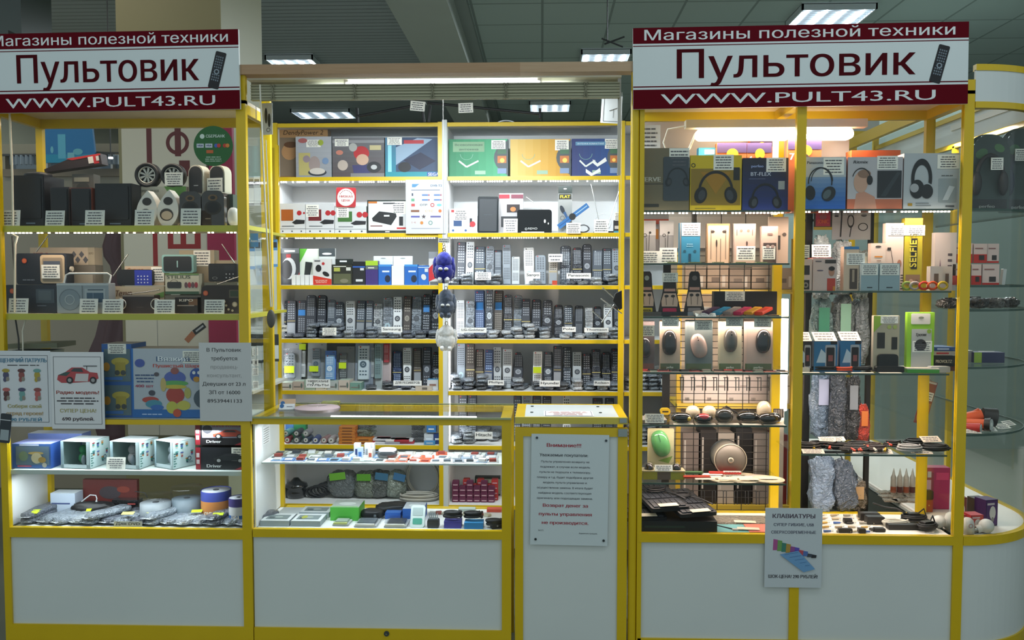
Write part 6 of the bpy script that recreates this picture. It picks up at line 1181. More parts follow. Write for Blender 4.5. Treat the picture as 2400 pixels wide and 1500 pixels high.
def spindle(label,px0,px1,pyt,pyd,Yo,c,top='#b4b8bc',wrap=None,dome=True):
    s=Slot(px0,px1,pyt,Yo,z);r_=s.w/2;t=root('disc_spindle',label,'disc spindle',(s.cx,Yo+r_*.2,z+.001));hd=ZZ(pyd,Yo)-z
    m=MB();m.lathe([(0,0),(r_*.96,0),(r_*.96,.004)],'#1a1c1e');m.lathe([(r_*.93,.004),(r_*.93,hd),(r_*.2,hd),(0,hd+.001)],c,30);m.lathe([(r_*.2,hd),(r_*.2,hd+.002),(0,hd+.002)],'#3c4044',16);make('disc_stack',m,t)
    if wrap:
        m=MB();k=len(wrap)
        for i,wc in enumerate(wrap):m.lathe([(r_*.98,.002+hd*i/k),(r_*.98,.002+hd*(i+1)/k)],wc,30)
        m.M=Matrix.Translation((0,-r_,0));m.txt('DVD-R',0,hd*.2,hd*.16,'#e8dcc8',2,r_*.8,bold=1);make('wrapper',m,t)
    if dome:m=MB();m.lathe([(r_,.0),(r_,s.h*.94),(r_*.96,s.h),(0,s.h)],'film',28);make('cover',m,t)
spindle('low clear disc spindle, left one in the tray back',313,388,1162,1188,.13,'#8a9094');spindle('tall clear-covered disc spindle in the tray back',389,461,1142,1177,.17,'#6c7880')
spindle('blue and orange wrapped disc cake on the tray',460,530,1155,1157,.15,'#b8bcc4',wrap=['#b87840','#b87840','#3c4690'],dome=False);spindle('white and blue wrapped disc cake at the right post',526,572,1172,1174,.10,'#b8bcc4',wrap=['#3a6cac','#c4c4c8','#3c3470'],dome=False)
r=random.Random(9);ntr=0
for i in range(15):
    px=40+i*36.5;k=1 if i%4 else 2
    for j in range(k):
        ntr+=1;kk=(0,1,5,2,1,0,5)[i%7]
        o=make('wrapped_remote',bag_mesh(kk),None,(XX(px,.045),.045+.01*(i%2),z+.0008+j*.018),(R(4),0,r.uniform(-.75,-.35)if i else-.2),f'{BAGC[kk][1]} wrapped remote lying {LAY[j]} in the left tray, {nth(i)}','remote control','wrapped remotes in the left tray');o.scale=(1.15,1,1.1)
for q,(px,py,a)in enumerate(((62,1222,0),(68,1208,.2),(193,1213,.3),(285,1203,.1),(338,1211,-.3),(450,1216,.2),(500,1211,.1))):
    m=MB();w_=(.028,.03,.018,.045,.028,.04,.04)[q];m.box(-w_/2,w_/2,0,.02,0,.0008,'#b8c828' if q not in(3,4)else '#d8d070');make('sticker',m,None,(XX(px,.06+.02*(q%3)),.06+.02*(q%3),z+.040),(R(15),0,a),f'{"lime" if q not in (3, 4) else "yellow"} sticker on the wrapped remotes in the left tray, {ORD[q]}','sticker')
ptag(253,320,1222,1238,.028,'white name card at the front of the left tray',z,-.05,0,0,'#c8ccd0',4,'Для DVD','name_card')
# ---------------------------------------------------------------- counter goods
z=zg+.0008;r=random.Random(21)
cols=['#7c8484','#8f9894','#a8ac9c','#3c5c9c','#c4c8cc','#b8c0c4','#c4644c','#c8c4c0','#b8644c','#5c6c8c','#9a9ea0','#b05048']
for row,(yy,n)in enumerate(((.055,20),(.12,18),(.185,14))):
    for i in range(n):
        px=628+(1168-628)*(i+.5)/n;x=XX(px,yy);left=px<800;mid=880<px<1010
        c=r.choice(['#8a9090','#767d7c','#a0a694','#6c7474'])if left and row else r.choice(['#c8ccc8','#6c90b8','#9aa4a0','#4c6c9c'])if px<900 else r.choice(['#c85c40','#c8c4c0','#c87058','#d0ccc8'])if px<1050 else r.choice(['#b8bcc0','#7c8ca0','#c04c40','#c8ccd0','#8a8e94'])
        nm={'#c8':'pale'}.get(c[:3],None)
        m=MB();w_=.044;m.rbox(-w_/2,w_/2,0,.055,0,.003,.002,c);hh=r.choice((.003,.006,.010));k=r.choice(['#3c4248','#c8ccd0','#55606c','#d8d4d0','#8c3c34']);m.box(-w_*.3,w_*.3,.006,.03,.003,.003+hh,k)
        m.box(-w_*.45,w_*.45,-.012,.0,.0,.0006,'#dfe0de')if row==0 else None
        make('battery_card',m,None,(x,yy,z),(0,0,r.uniform(-.15,.15)),f'small carded battery, {ORD[i]} in the {["front", "middle", "back"][row]} row of the counter shelf','battery card',f'carded batteries, {["front", "middle", "back"][row]} row')
for i,(px,pyt,w_,c,c2)in enumerate(((833,1042,.024,'#c8ccd4','#2c3c6c'),(858,1042,.024,'#c4c8d0','#8a9098'),(840,1052,.020,'#a8b8d0','#3c68a8'),(866,1042,.026,'#d0d0d0','#b8bcc0'),(864,1056,.018,'#cfc8c0','#a84c3c'))):
    yy=(.14,.14,.12,.15,.12)[i];h=ZZ(pyt,yy)-z;m=MB();m.box(-w_/2,w_/2,0,.02,0,h,c);m.rect(-w_*.3,h*.15,w_*.3,h*.6,c2,1);make('flash_box',m,None,(XX(px,yy),yy,z),(0,0,0),f'small upright white box on the counter shelf, {ORD[i]} of the cluster','box','small upright boxes on the counter shelf')
m=MB();m.ell(0,.03,.018,.038,.03,.018,'#3c4044g',16,10,.6);m.ell(0,.03,.026,.035,.028,.014,'#c4c8d4',16,8,.6);make('glasses_case',m,None,(XX(902,.10),.10,z),(0,0,0),'small rounded grey and white case on the counter shelf middle','case')
z=zt1-.003
def flat(label,px0,px1,pyf,Yf,d,hh,c,top,fn=None,rz=0,zb=None,name='flat_box',cat='box'):
    x0,x1=XX(px0,Yf),XX(px1,Yf);w=x1-x0;m=MB();m.box(-w/2,w/2,0,d,0,hh,c);m.M=Matrix.Translation((0,0,hh))@Matrix.Rotation(-PI/2,4,'X');m.rect(-w/2+.001,.001,w/2-.001,d-.001,top,1)
    if fn:fn(m,w,d)
    return make(name,m,None,((x0+x1)/2,Yf,zb if zb else z),(0,0,rz),label,cat)
pat=lambda m,w,d:(m.rect(-w*.38,d*.2,w*.38,d*.8,'#7c8a8c',2),m.disc(0,d*.5,w*.16,'#a8b4b0',3,d*.12),m.rect(-w*.3,d*.3,-w*.1,d*.5,'#4c585c',3))
flat('flat white device box lying front left in the counter',601,670,0,.05,.10,.020,'#98a4a8','#dfe4e6',pat);flat('flat white device box with a faint yellow plant picture, second in the counter front',674,744,0,.05,.10,.020,'#98a4a8','#dde2e4',lambda m,w,d:(pat(m,w,d),m.disc(-w*.15,d*.5,w*.1,'#a8ac4c',4,d*.2)))
flat('flat white device box lying behind the second one',694,765,0,.17,.09,.020,'#a8b4b8','#d4dadc',pat);flat('pale glassy sheet box at the back left of the counter tray',640,700,0,.17,.10,.012,'#b4bcc0','#c4cccf')
flat('tall lime-sided box with a pale photograph on top',768,836,0,.13,.11,.052,'#4ca83c','#a8b0ac',lambda m,w,d:(m.disc(0,d*.5,w*.3,'#c8d0cc',2,d*.2),m.rect(-w*.45,d*.05,w*.45,d*.12,'#6cc050',2)))
def clam(label,px,Yf,body,tc,w=.07,d=.09,art=None):
    t=root('blister_pack',label,'pack',(XX(px,Yf),Yf,z));m=MB();m.hprism([(-w/2,0),(w/2,0),(w/2,d),(-w/2,d)],0,.006,'#b8bcbc');m.box(-w*.38,w*.38,.012,d*.8,.006,.014,body);m.box(-w*.45,w*.4,-.002,.012,.006,.012,tc);make('pack',m,t)
    m=MB();m.hprism(rr(-w/2,0,w/2,d,.012),.0145,.018,'film');make('clear_cover',m,t);return t
clam('clear folding stand with yellow base in the counter front',792,.06,'#b8c0b4','#b4bc78',.06,.07)
clam('clear blister with a grey scale-like device, left of two alike',851,.045,'#6c747c','#dcdcd8',.085,.10);clam('clear blister with a darker device, right of two alike',922,.045,'#4c5054','#d4d4cc',.085,.10)
m=MB();crumple(m,0,0,.018,.045,.03,.018,'#15171a',6,.7,.05);t=root('black_pouch','black soft pouch with a metal tab behind the clear blisters','pouch',(XX(868,.17),.17,z+.001));make('pouch',m,t);make('tab',MB().box(.012,.022,-.034,-.030,.012,.022,'#c4c8ccm'),t)
m=MB();crumple(m,0,0,.022,.075,.04,.022,'#121316',8,.8,.08);make('cable_bundle',m,None,(XX(925,.24),.24,z+.001),(0,0,0),'mass of black cable at the back of the counter tray','cable')
flat('bright blue slim box behind the clear blisters',898,935,0,.16,.05,.024,'#2c5cac','#3c6cb8');flat('blue-sided tilted box with a crinkled transparent top',940,990,0,.14,.10,.046,'#2c5ca8','#b4bcc4',lambda m,w,d:m.disc(0,d*.5,w*.3,'#d4dce0',2,d*.2))
t=root('clamshell','white and mint clamshell device pack standing in the counter','pack',(XX(974,.05),.05,z),(-.5,0,0));m=MB();m.rbox(-.027,.027,0,.012,0,.085,.010,'#cfdedc');m.rbox(-.018,.018,-.001,0,.012,.035,.004,'#4c9c88');m.rbox(-.020,.020,-.001,0,.045,.075,.004,'#a8b8b8');make('pack',m,t)
t=root('drill_set','dark square tool-bit stand with pale tips','tool set',(XX(1012,.045),.045,z));m=MB();m.rbox(-.022,.022,0,.03,0,.030,.005,'#33383e');m.box(-.018,.018,.004,.026,.03,.033,'#4c5258');make('stand',m,t)
m=MB()
for i in range(5):m.cyl((-.014+i*.007,.015,.03),(-.016+i*.008,.02,.052),.002,.0015,'#b4b8b8m',8)
make('bits',m,t)
flat('deep blue box with a black cable coil resting on it',1038,1079,0,.045,.05,.026,'#3c3c94','#4c4ca0');flat('light blue box beside the deep blue one, front right',1086,1131,0,.04,.055,.022,'#2478b8','#3c8cc4')
for i,(px,yy,zz_)in enumerate(((1059,.07,.028),(1108,.08,.024),(1160,.06,.002))):
    m=MB();r=random.Random(i);coil(m,0,0,.004,.030,.018,.0055,'#17181b',3,i,'xy');coil(m,0,0,.014,.024,.014,.005,'#101114',2,i+4,'xy')
    make('cable_coil',m,None,(XX(px,yy),yy,z+zz_),(0,0,0),['coiled black cable on the deep blue box','coiled black cable on the light blue box','coiled black adapter cable at the counter right end'][i],'cable')
m=MB();m.box(-.02,.02,0,.03,0,.022,'#17181b');m.cyl((0,-.006,.012),(0,0,.012),.003,.003,'#8a8a88');make('adapter',m,None,(XX(1165,.05),.045,z),(0,0,.3),'black square power adapter at the counter right end','adapter')
for i,(a,b_,c,l)in enumerate(((1140,1175,'#c8503c','orange-red'),(1072,1112,'#b8c4bc','pale green'))):flat(f'{l} flat packet on the rear edge of the counter tray',a,b_,0,.27,.04,.010,c,c)
for i in range(9):m=MB().rbox(-.012,.012,0,.02,0,.010,.003,['#a8acac','#8c4c44','#c4c0a8'][i%3]);make('small_adapter',m,None,(XX(1010+i*17,.22),.22+.01*(i%2),z),(0,0,.3*i),f'{["grey", "red", "cream"][i % 3]} small adapter on the counter tray, {ORD[i]} of the scattered row','adapter','scattered adapters')
# on the counter top
t=root('disc_tub','flat round clear tub of discs lying on the glass counter top','tub',(XX(740,.15),.15,zc1+.0008));m=MB();m.lathe([(0,.0),(.085,0),(.088,.008),(.088,.012)],'#a89a9c',36);m.lathe([(.0,.013),(.084,.013),(.086,.010)],'#c0a8ac',36);make('discs',m,t);m=MB();m.lathe([(.089,.0),(.090,.020),(.086,.024),(.04,.024),(.036,.020),(0,.020)],'film',36);make('cover',m,t)
t=root('card_holder','business card holder with blue-globe cards at the left of the counter','card holder',(XX(668,.12),.12,zc1+.0008),(0,0,.15));m=MB();m.prism([(-.035,0),(.035,0),(.03,.012),(-.032,.012)],0,.04,'#b8bcc0');make('holder',m,t)
for i,(dy,dz,c)in enumerate(((.03,.012,'#b89c80'),(.010,.008,'#d0d4d8'))):m=MB();m.box(-.032+.004*i,.03,0,.002,0,.034 if i==0 else.022,c);m.disc(-.018,.018 if i==0 else.014,.008,'#2a5c90',1);m.rect(.0,.01,.022,.013,'#8a8c98',1);make('card',m,t,(0,dy-.014,dz),(-.35,0,0))
m=MB();m.box(-.035,.035,0,.05,0,.01,'#8a8c48');m.box(-.03,.03,-.001,0,.002,.008,'#a8a858');make('flat_packet',m,None,(XX(775,.2)-.03,.285,zc1+.001),(0,0,.1),'small olive packet behind the clear tub on the counter','packet')
# ---------------------------------------------------------------- notices on the gate
def N(m,w,h):
    m.txt('Внимание!!!',-w*.08,h*.885,h*.032,'#a02438',1,w*.44,bold=1);m.txt('Уважаемые покупатели:',-w*.08,h*.80,h*.026,'#33333c',1,w*.62,bold=.5)
    L=['Пульты управления возврату не','подлежат, в случае если модель','пульта не подошла к телевизору,','плееру и т.д. будет подобрана другая','модель пульта управления и','осуществлена замена. В итоге будет','найдена модель соответствующая','оригиналу или подходящая замена.']
    for i,s_ in enumerate(L):m.txt(s_,-w*.06,h*(.745-i*.047),h*.017,'#3c3c48',1,w*(.62,.64,.66,.72,.56,.72,.68,.72)[i],bold=.3)
    for i,(s_,k)in enumerate((('Возврат денег за',.58),('пульты управления',.68),('не производится.',.60))):m.txt(s_,-w*.05,h*(.345-i*.078),h*.028,'#a02438',1,w*k,bold=1)
    m.txt('М.П.',-w*.36,h*.125,h*.012,'#33333c',1,w*.07);m.txt('Администрация.',w*.25,h*.105,h*.012,'#33333c',1,w*.24)
    for u,v in((-.43,.965),(.46,.95),(-.43,.05),(.45,.05)):m.cyl((w*u,-.003,h*v),(w*u,.0,h*v),.0045,.0045,'#50585cm',10)
o=poster('white printed notice with red heading screwed onto the narrow gate',((1243,1018),(1427,1278)),N,-.003,'#ccd6d8','notice','notice_board');o.rotation_euler=(0,.012,0)
# ---------------------------------------------------------------- plush chain
Yk=.20;t0='hanging on the chain in the hatch'
def plush(label,px,pyt,pyb,wpx,c,belly,eyes):
    X,z1,z0=XX(px,Yk),ZZ(pyt,Yk),ZZ(pyb,Yk);h=z1-z0;w=XX(px+wpx/2,Yk)-X
    t=root('fur_keyring',label,'plush keyring',(X,Yk,z1));m=MB();r=random.Random(px+pyt)
    def fz(p):
        k=.0018;return Vector((p.x+r.uniform(-k,k),p.y+r.uniform(-k,k),p.z+r.uniform(-k,k)))
    m.ell(0,0,-h*.62,w*.92,w*.75,h*.38,c+'f',30,20,1,fz);m.ell(0,0,-h*.32,w*.78,w*.7,h*.32,c+'f',30,20,1,fz);make('body',m,t)
    for s_ in(-1,1):
        m=MB();m.ell(s_*w*.82,0,-h*.50,w*.24,w*.25,h*.34,c+'f',16,14,1,fz);make('ear',m,t)
    for s_ in(-1,1):
        m=MB();m.ell(s_*w*.34,-w*.55,-h*.90,w*.24,w*.3,h*.10,belly+'f',14,10,1,fz);make('foot',m,t)
    if eyes:
        for s_ in(-1,1):m=MB();m.ell(s_*w*.27,-w*.72,-h*.55,w*.21,w*.1,h*.055,'#cfd0cc',12,8);make('eye_patch',m,t);m=MB();m.ell(s_*w*.27,-w*.78,-h*.59,w*.18,w*.06,h*.02,'#101018',10,6);make('eyelash',m,t)
    m=MB();m.tube([(.004*math.sin(k)*1.4,0,.006+.0075*math.cos(k))for k in[q*PI/8 for q in range(17)]],.0012,'#a88a50m');make('ring',m,t)
    return t
plush('deep blue fur keyring with closed eyes, topmost of the hanging chain',1041,590,664,50,'#141c84','#c0c0c4',True)
plush('grey-blue fur keyring with closed eyes, middle of the hanging chain',1045,679,745,46,'#4c5668','#4c5668',True)
plush('white fur keyring, lowest of the hanging chain',1046,762,822,48,'#f0ece0','#f0ece0',False)
t=root('hanging_chain','thin cord and brass chain holding the three fur keyrings','chain',(XX(1040,Yk),Yk,ZZ(210,Yk)));X0=XX(1040,Yk);Z0=ZZ(210,Yk)
make('cord',MB().tube([(0,0,0),(0,0,ZZ(560,Yk)-Z0)],.0006,'#70706c'),t)
m=MB()
for i in range(5):m.tube([(.003*(i%2)+.005*math.cos(k),.002*math.sin(k*2),ZZ(572+i*6,Yk)-Z0+.005*math.sin(k))for k in[q*PI/4 for q in range(9)]],.0011,'#a88a50m')
make('brass_chain',m,t);make('cord',MB().tube([(0,.01,ZZ(650,Yk)-Z0),(.006,.01,ZZ(765,Yk)-Z0)],.0008,'#8a7a58'),t)
make('price_tag',tagmesh(.045,.018,2),t,(.002,-.006,ZZ(569,Yk)-Z0),(0,.05,0))
# prong massager hanging at the right of the hatch
Ym=.25;t=root('prong_antenna','black clip antenna with silver prongs hanging at the right of the hatch','antenna',at(1450,705,Ym));X0,Z0=XX(1450,Ym),ZZ(705,Ym)
m=MB();m.prism([(-.022,.0),(-.012,.028),(.012,.04),(.014,-.03),(.004,-.036)],0,.03,'#15171a');make('case',m,t)
for a,b_ in(((1411,674),(1442,700)),((1408,700),(1458,735)),((1387,728),(1415,752)),((1410,756),(1440,714))):make('prong',MB().tube([(XX(a[0],Ym)-X0,.0,ZZ(a[1],Ym)-Z0),(XX(b_[0],Ym)-X0,.01,ZZ(b_[1],Ym)-Z0)],.0025,'#c4c8cam'),t)
make('cord',MB().tube([(.006,.02,.03),(.01,.02,ZZ(215,Ym)-Z0)],.0007,'#a8a8a4'),t)
# paper sheets hung on the right and left inner sides of the hatch
def hungsheet(label,px0,px1,pyt,pyb,Y,fn,rz=0,ry=0):
    x0,x1,z1,z0=XX(px0,Y),XX(px1,Y),ZZ(pyt,Y),ZZ(pyb,Y);w,h=x1-x0,z1-z0;m=MB();m.box(-w/2,w/2,0,.001,0,h,'#c9cccc');fn(m,w,h);m.tube([(0,.001,h),(0,.001,h+(ZZ(200,Y)-z1))],.0006,'#666a6c');return make('hanging_sheet',m,None,((x0+x1)/2,Y,z0),(0,ry,rz),label,'notice')
hungsheet('white sheet with antenna drawing hanging beside the blind, right side',1405,1453,226,290,.22,lambda m,w,h:(frame(m,w,h,'#44484c',.12),m.print_lines(-w*.05,h*.72,w*.4,h*.92,3,'#777',1,random.Random(1))if 0 else None,m.line((-w*.1,h*.45),(w*.4,h*.6),.002,'#333333',2),m.line((w*.1,h*.2),(w*.1,h*.5),.0015,'#444444',2)),0,.06)
hungsheet('narrow white sheet with inked drawing hanging at the upper left of hatch',618,645,237,312,.12,lambda m,w,h:(m.disc(-w*.1,h*.6,w*.14,'#2c3036',2,h*.25),m.disc(w*.2,h*.45,w*.14,'#2c3036',2,h*.22),m.ring(w*.1,h*.15,.006,.008,'#2c3036',2)),-.25)
# side rack at the left end of the hatch
xa=XX(628,.88);t=root('side_rack','narrow glass side rack with hanging goods left of the hatch','rack',(xa,.50,0))
X0=xa
for yy in(.0,.52):make('post',MB().box(-.004,.012,yy,yy+.02,0,ZZ(280,.4),YEL),t)
for k,py in enumerate((530,740,930)):make('shelf',MB().box(.0,.045,.02,.52,ZZ(py,.4)-.012,ZZ(py,.4),'#b9b43a' if k!=2 else '#c8ccc4'),t)
make('back_panel',MB().box(-.006,-.002,.02,.52,0,ZZ(530,.4),'#aab4b0'),t)
def hangers(py0,n,c,lab,nm='hanging_pack'):
    for i in range(n):
        yy=.60+i*.08;h=.13;m=MB();m.box(0,.030,0,.003,-h,0,c[i%len(c)]);m.rect(.004,-h*.9,.03,-h*.4,'#cfd4d0',1);m.rect(.006,-h*.3,.028,-h*.1,'#3a3e42',1)
        make(nm,m,None,(xa+.004,yy,ZZ(py0,yy)),(0,0,0),f'{lab}, {["nearest", "second", "third", "fourth", "fifth"][i]} from the front','pack',lab)
hangers(410,4,['#8c9090','#b8bcb8','#7c6c64'],'card pack hanging on the upper side rack');hangers(560,5,['#5c90c0','#a8b4b8','#9cae6c','#446c94'],'coloured card pack on the middle side rack');hangers(785,5,['#2a2e2c','#3c403c','#30343a'],'dark carded bulb on the lower side rack')
m=MB();m.box(0,.03,0,.001,0,.05,'#5c94c8');m.txt('Авито',.015,.018,.008,'#dce8f4',1,.026,bold=1);make('blue_notice',m,None,(XX(587,.02),.0225,ZZ(578,.02)),(0,0,0),'small blue notice just right of the left post at mid height','notice')
for i,(py0,py1)in enumerate(((815,833),(842,858),(862,880),(893,910))):ptag(589,602,py0,py1,.60,f'small white price tag on the side rack beside the job notice, {["topmost", "second from top", "third from top", "lowest"][i]}',None,0,.3)
# ---------------------------------------------------------------- right cabinet goods
def RB_(name,label,px0,px1,pyt,Y,z,d,col,art=None,tg=None,cat='box',rz=0,side=None,top=None,tags=None):return carton(name,label,px0,px1,pyt,Y,z,d,col,art,tg,rz,None,side,top,cat,0,tags)
def phones(m,u,v,r,c='#1a1c20',L=4,cup=.32,tilt=0):
    m.ring(u,v,r*.86,r,c,L,22,1.15,-.15,PI+.15)
    for s_ in(-1,1):m.disc(u+s_*r*.86,v-r*.25,r*cup,c,L+1,r*cup*1.35,16,s_*.25);m.disc(u+s_*r*.80,v-r*.25,r*cup*.55,'#3a3e44',L+2,r*cup*.85,14,s_*.25)
z=RZ['A495'];Y=.055
def a1(m,w,h,s):
    m.rect(-w/2,h*.42,w/2,h*.44,'#4c4638',1);m.prism(rr(0,h*.16,w*.5-.001,h*.86,.006),-.002,0,'#3c444c');phones(m,w*.27,h*.5,w*.20,'#20262c',6);m.txt('VERVE',-w*.25,h*.47,h*.07,'#c0bcb0',2,w*.40,bold=1.2);m.prism(rr(-w*.45,h*.06,-w*.08,h*.11,.002),-.001,0,'#2c2c28')
RB_('headphone_box','brown headphone box with a dark rounded window, leftmost on its shelf',1492,1613,347,Y,z,.09,'#6f6650',a1,(1566,1613,348,394))
def a2(m,w,h,s):
    m.rect(-w/2,h*.76,w/2,h,'#d0b41c',1);m.rect(-w/2+.003,h*.1,w/2-.004,h*.76,'#8a7020',2);m.poly([(-w*.3,h*.7),(w*.3,h*.7),(0,h*.3)],'#a0741c',3);phones(m,0,h*.36,w*.34,'#191a1c',4,.36);m.ring(-w*.44,h*.82,.005,.008,'#3c3620',3);m.rect(w*.34,h*.55,w*.46,h*.78,'#1c1e20',3);m.rect(-w*.4,h*.03,0,h*.05,'#8a7a1c',2)
RB_('headphone_box','yellow and dark headphone box, second on its shelf',1615,1735,364,Y,z,.09,'#c8ac1c',a2,(1669,1716,363,399))
def a3(m,w,h,s):
    grad(m,w,h,'#1a2c6c','#181c30');m.txt('perfeo',-w*.18,h*.82,h*.05,'#98a8d8',3,w*.26,bold=1);m.txt('BT-FLEX',-w*.10,h*.66,h*.07,'#c8ccdc',3,w*.44,bold=.5);m.rect(-w*.36,h*.60,w*.0,h*.605,'#8890b0',3);phones(m,0,h*.22,w*.30,'#0e1018',4,.34);m.rect(w*.28,h*.4,w*.42,h*.56,'#98a0a4',3)
RB_('headphone_box','dark blue wireless headphone box left of the middle post',1737,1844,370,Y,z,.09,'#1c2440',a3,(1792,1838,370,403))
z=RZ['B495']
def a4(m,w,h,s):
    grad(m,w,h,'#1450a0','#b4bcc4',12);m.rect(-w/2,h*.62,w/2,h,'#b0b6bc',2);m.txt('Panasonic',-w*.22,h*.87,h*.05,'#3c3c48',3,w*.38,bold=1);m.ring(-w*.10,h*.52,w*.26,w*.285,'#16181c',5,24,1.25,-.2,PI+.1);m.ring(-w*.06,h*.54,w*.24,w*.26,'#2a2e34',4,24,1.25,0,PI);m.disc(-w*.33,h*.32,w*.12,'#16181c',6,h*.14,16,.1);m.disc(w*.10,h*.30,w*.15,'#1c2024',6,h*.15,16,-.6);m.disc(w*.06,h*.29,w*.08,'#4c5a60',7,h*.1,16,-.6)
RB_('headphone_box','white to blue headphone box just right of the middle post',1878,1978,368,Y,z,.09,'#2c5c9c',a4,(1925,1973,370,410))
def a5(m,w,h,s):
    m.rect(-w/2,0,w/2,h*.20,'#b8684c',1);m.rect(-w*.5,h*.2,w*.5,h,'#b8b4b8',1);m.txt('Ritmix',-w*.27,h*.88,h*.055,'#26262c',3,w*.26,bold=1,ital=.2)
    m.poly([(-w*.38,0),(-w*.34,h*.3),(-w*.22,h*.36),(w*.0,h*.24),(w*.04,0)],'#c08a74',2);m.disc(-w*.26,h*.52,w*.13,'#c49a84',3,h*.20);m.disc(-w*.20,h*.68,w*.12,'#8a6a58',4,h*.08);m.ring(-w*.25,h*.56,w*.16,w*.175,'#1a1a1e',5,18,1.3,-.2,PI*.9);m.disc(-w*.10,h*.56,w*.055,'#1c1c20',6,h*.09)
    m.rect(w*.04,h*.22,w*.48,h*.74,'#22262c',4);m.poly([(w*.1,h*.25),(w*.2,h*.25),(w*.46,h*.7),(w*.4,h*.72)],'#343a40',5)
RB_('headset_box','headset box with a smiling head picture and dark window',1982,2110,368,Y,z,.09,'#a8583c',a5,(2050,2098,366,397))
RB_('headset_box','orange box top showing behind the headset box',1990,2104,352,Y+.11,z,.06,'#b85c28',None)
def a6(m,w,h,s):
    m.ring(-w*.18,h*.55,w*.13,w*.19,'#1c1e22',4,24,1.9,-.3,PI+.3);m.disc(-w*.26,h*.36,w*.13,'#202226',5,h*.17);m.disc(-w*.31,h*.38,w*.08,'#a8a8ac',6,h*.08,14);m.disc(-w*.08,h*.32,w*.11,'#26282c',5,h*.13)
    m.prism(rr(w*.13,h*.12,w*.46,h*.55,.003),-.001,0,'#98a0a4');m.poly([(w*.2,h*.16),(w*.3,h*.16),(w*.42,h*.4),(w*.32,h*.42)],'#c8ccd0',5);m.rect(-w*.42,h*.06,-w*.34,h*.11,'#a88428',3);m.rect(-w*.28,h*.06,w*.0,h*.075,'#7c8084',3);m.rect(-w*.28,h*.10,-w*.04,h*.115,'#7c8084',3);m.rect(w*.26,h*.04,w*.42,h*.07,'#55585c',3);m.print_lines(w*.14,h*.58,w*.42,h*.62,1,'#55585c',3,random.Random(1))
RB_('headphone_box','white box with a large black headphone picture near the right post',2113,2242,359,Y,z,.09,'#b4b8bc',a6,(2190,2241,363,396))
# orange packs behind on the same shelf
z=RZ['A495']
def dur(n):
    return lambda m,w,h,s:(m.rect(-w/2,h*.86,w/2,h,'#3c2c54',2),m.txt(n,-w*.38,h*.72,h*.09,'#dcd0e0',3,None,bold=1),m.disc(w*.02,h*.84,w*.2,'#c8a020',3,h*.08),m.disc(w*.02,h*.68,w*.15,'#4a3428',4,h*.12),m.rect(-w*.05,h*.5,w*.4,h*.55,'#e0a070',3))
for i,(a,b_,pyt,n,lb)in enumerate(((1677,1746,335,'4','left of the blue-white box'),(1747,1804,335,'4','left of the bright lamp strip'),(1754,1806,318,'4','rearmost and tallest'),(1842,1920,326,'7','behind the middle post'))):
    RB_('battery_multipack',f'orange and purple battery multipack on the headphone shelf, {lb}',a,b_,pyt,.17 if i!=2 else.23,z+(.0 if 1 else 0),.04,'#b8602c',dur(n))
RB_('battery_multipack','small light-blue box between brown box and orange packs',1634,1680,346,.2,z,.04,'#3c94b8',lambda m,w,h,s:m.rect(-w*.2,h*.9,w*.3,h*.97,'#d8e4e8',2))
m=MB();m.rbox(-.012,.012,0,.01,0,ZZ(305,.26)-z,.003,'#ffe8c8e3');make('lamp_strip',m,None,(XX(1813,.26),.26,z),(0,0,0),'vertical lit lamp strip behind the orange battery packs','lamp')
ptag(1488,1545,293,349,.26,'white printed sheet fixed on the back panel at the left, above brown box',None,0,0,0,'#d4d4d4',5,['WI-FI АНТЕННА','','стоит']and None,'notice_sheet')
# shelf A620 : earphone packs
z=RZ['A620'];W='on the second glass shelf, left side'
def ear(m,w,h,c='#2c2824'):
    m.ring(-w*.18,h*.66,w*.08,w*.12,c,4,12);m.line((-w*.1,h*.6),(-w*.06,h*.15),w*.03,c,4);m.line((w*.1,h*.7),(w*.06,h*.3),w*.03,c,4);m.disc(w*.14,h*.72,w*.08,c,4)
for a,b_,pyt,l in((1499,1536,517,'leftmost'),(1545,1578,517,'second')):
    t=RB_('earphone_pack',f'grey clear earphone pack with a rounded top, {l} {W}',a,b_,pyt,.16,z,.015,'#8f8c8a',lambda m,w,h,s:(m.rect(-w/2,h*.66,w/2,h,'#b4b0ac',2),ear(m,w,h)),cat='pack')
RB_('earphone_pack','orange-topped pack behind the two clear earphone packs',1507,1566,502,.2,z,.02,'#a8a09c',lambda m,w,h,s:(m.rect(-w/2,h*.8,w/2,h*.9,'#b8482c',2),m.rect(-w*.1,h*.5,w*.1,h*.7,'#c88028',2)),cat='pack')
ptag(1501,1546,588,616,.07,'grey price tag leaning at the far left '+W,z);ptag(1546,1587,580,617,.07,'pink-lit price tag right of the grey one '+W,z)
RB_('earphone_box','blue-green narrow earphone box with a big price tag',1592,1640,522,.10,z,.03,'#2f7898',lambda m,w,h,s:(m.disc(-w*.25,h*.30,w*.07,'#1c4c60',2),m.disc(w*.25,h*.30,w*.07,'#1c4c60',2),m.rect(-w*.06,0,w*.06,h*.24,'#143c54',2),m.print_lines(-w*.2,h*.4,w*.2,h*.5,2,'#8ab8cc',3,random.Random(1)),m.rect(-w*.5,.0,-w*.42,h,'#5c6468',2)),(1597,1640,523,553))
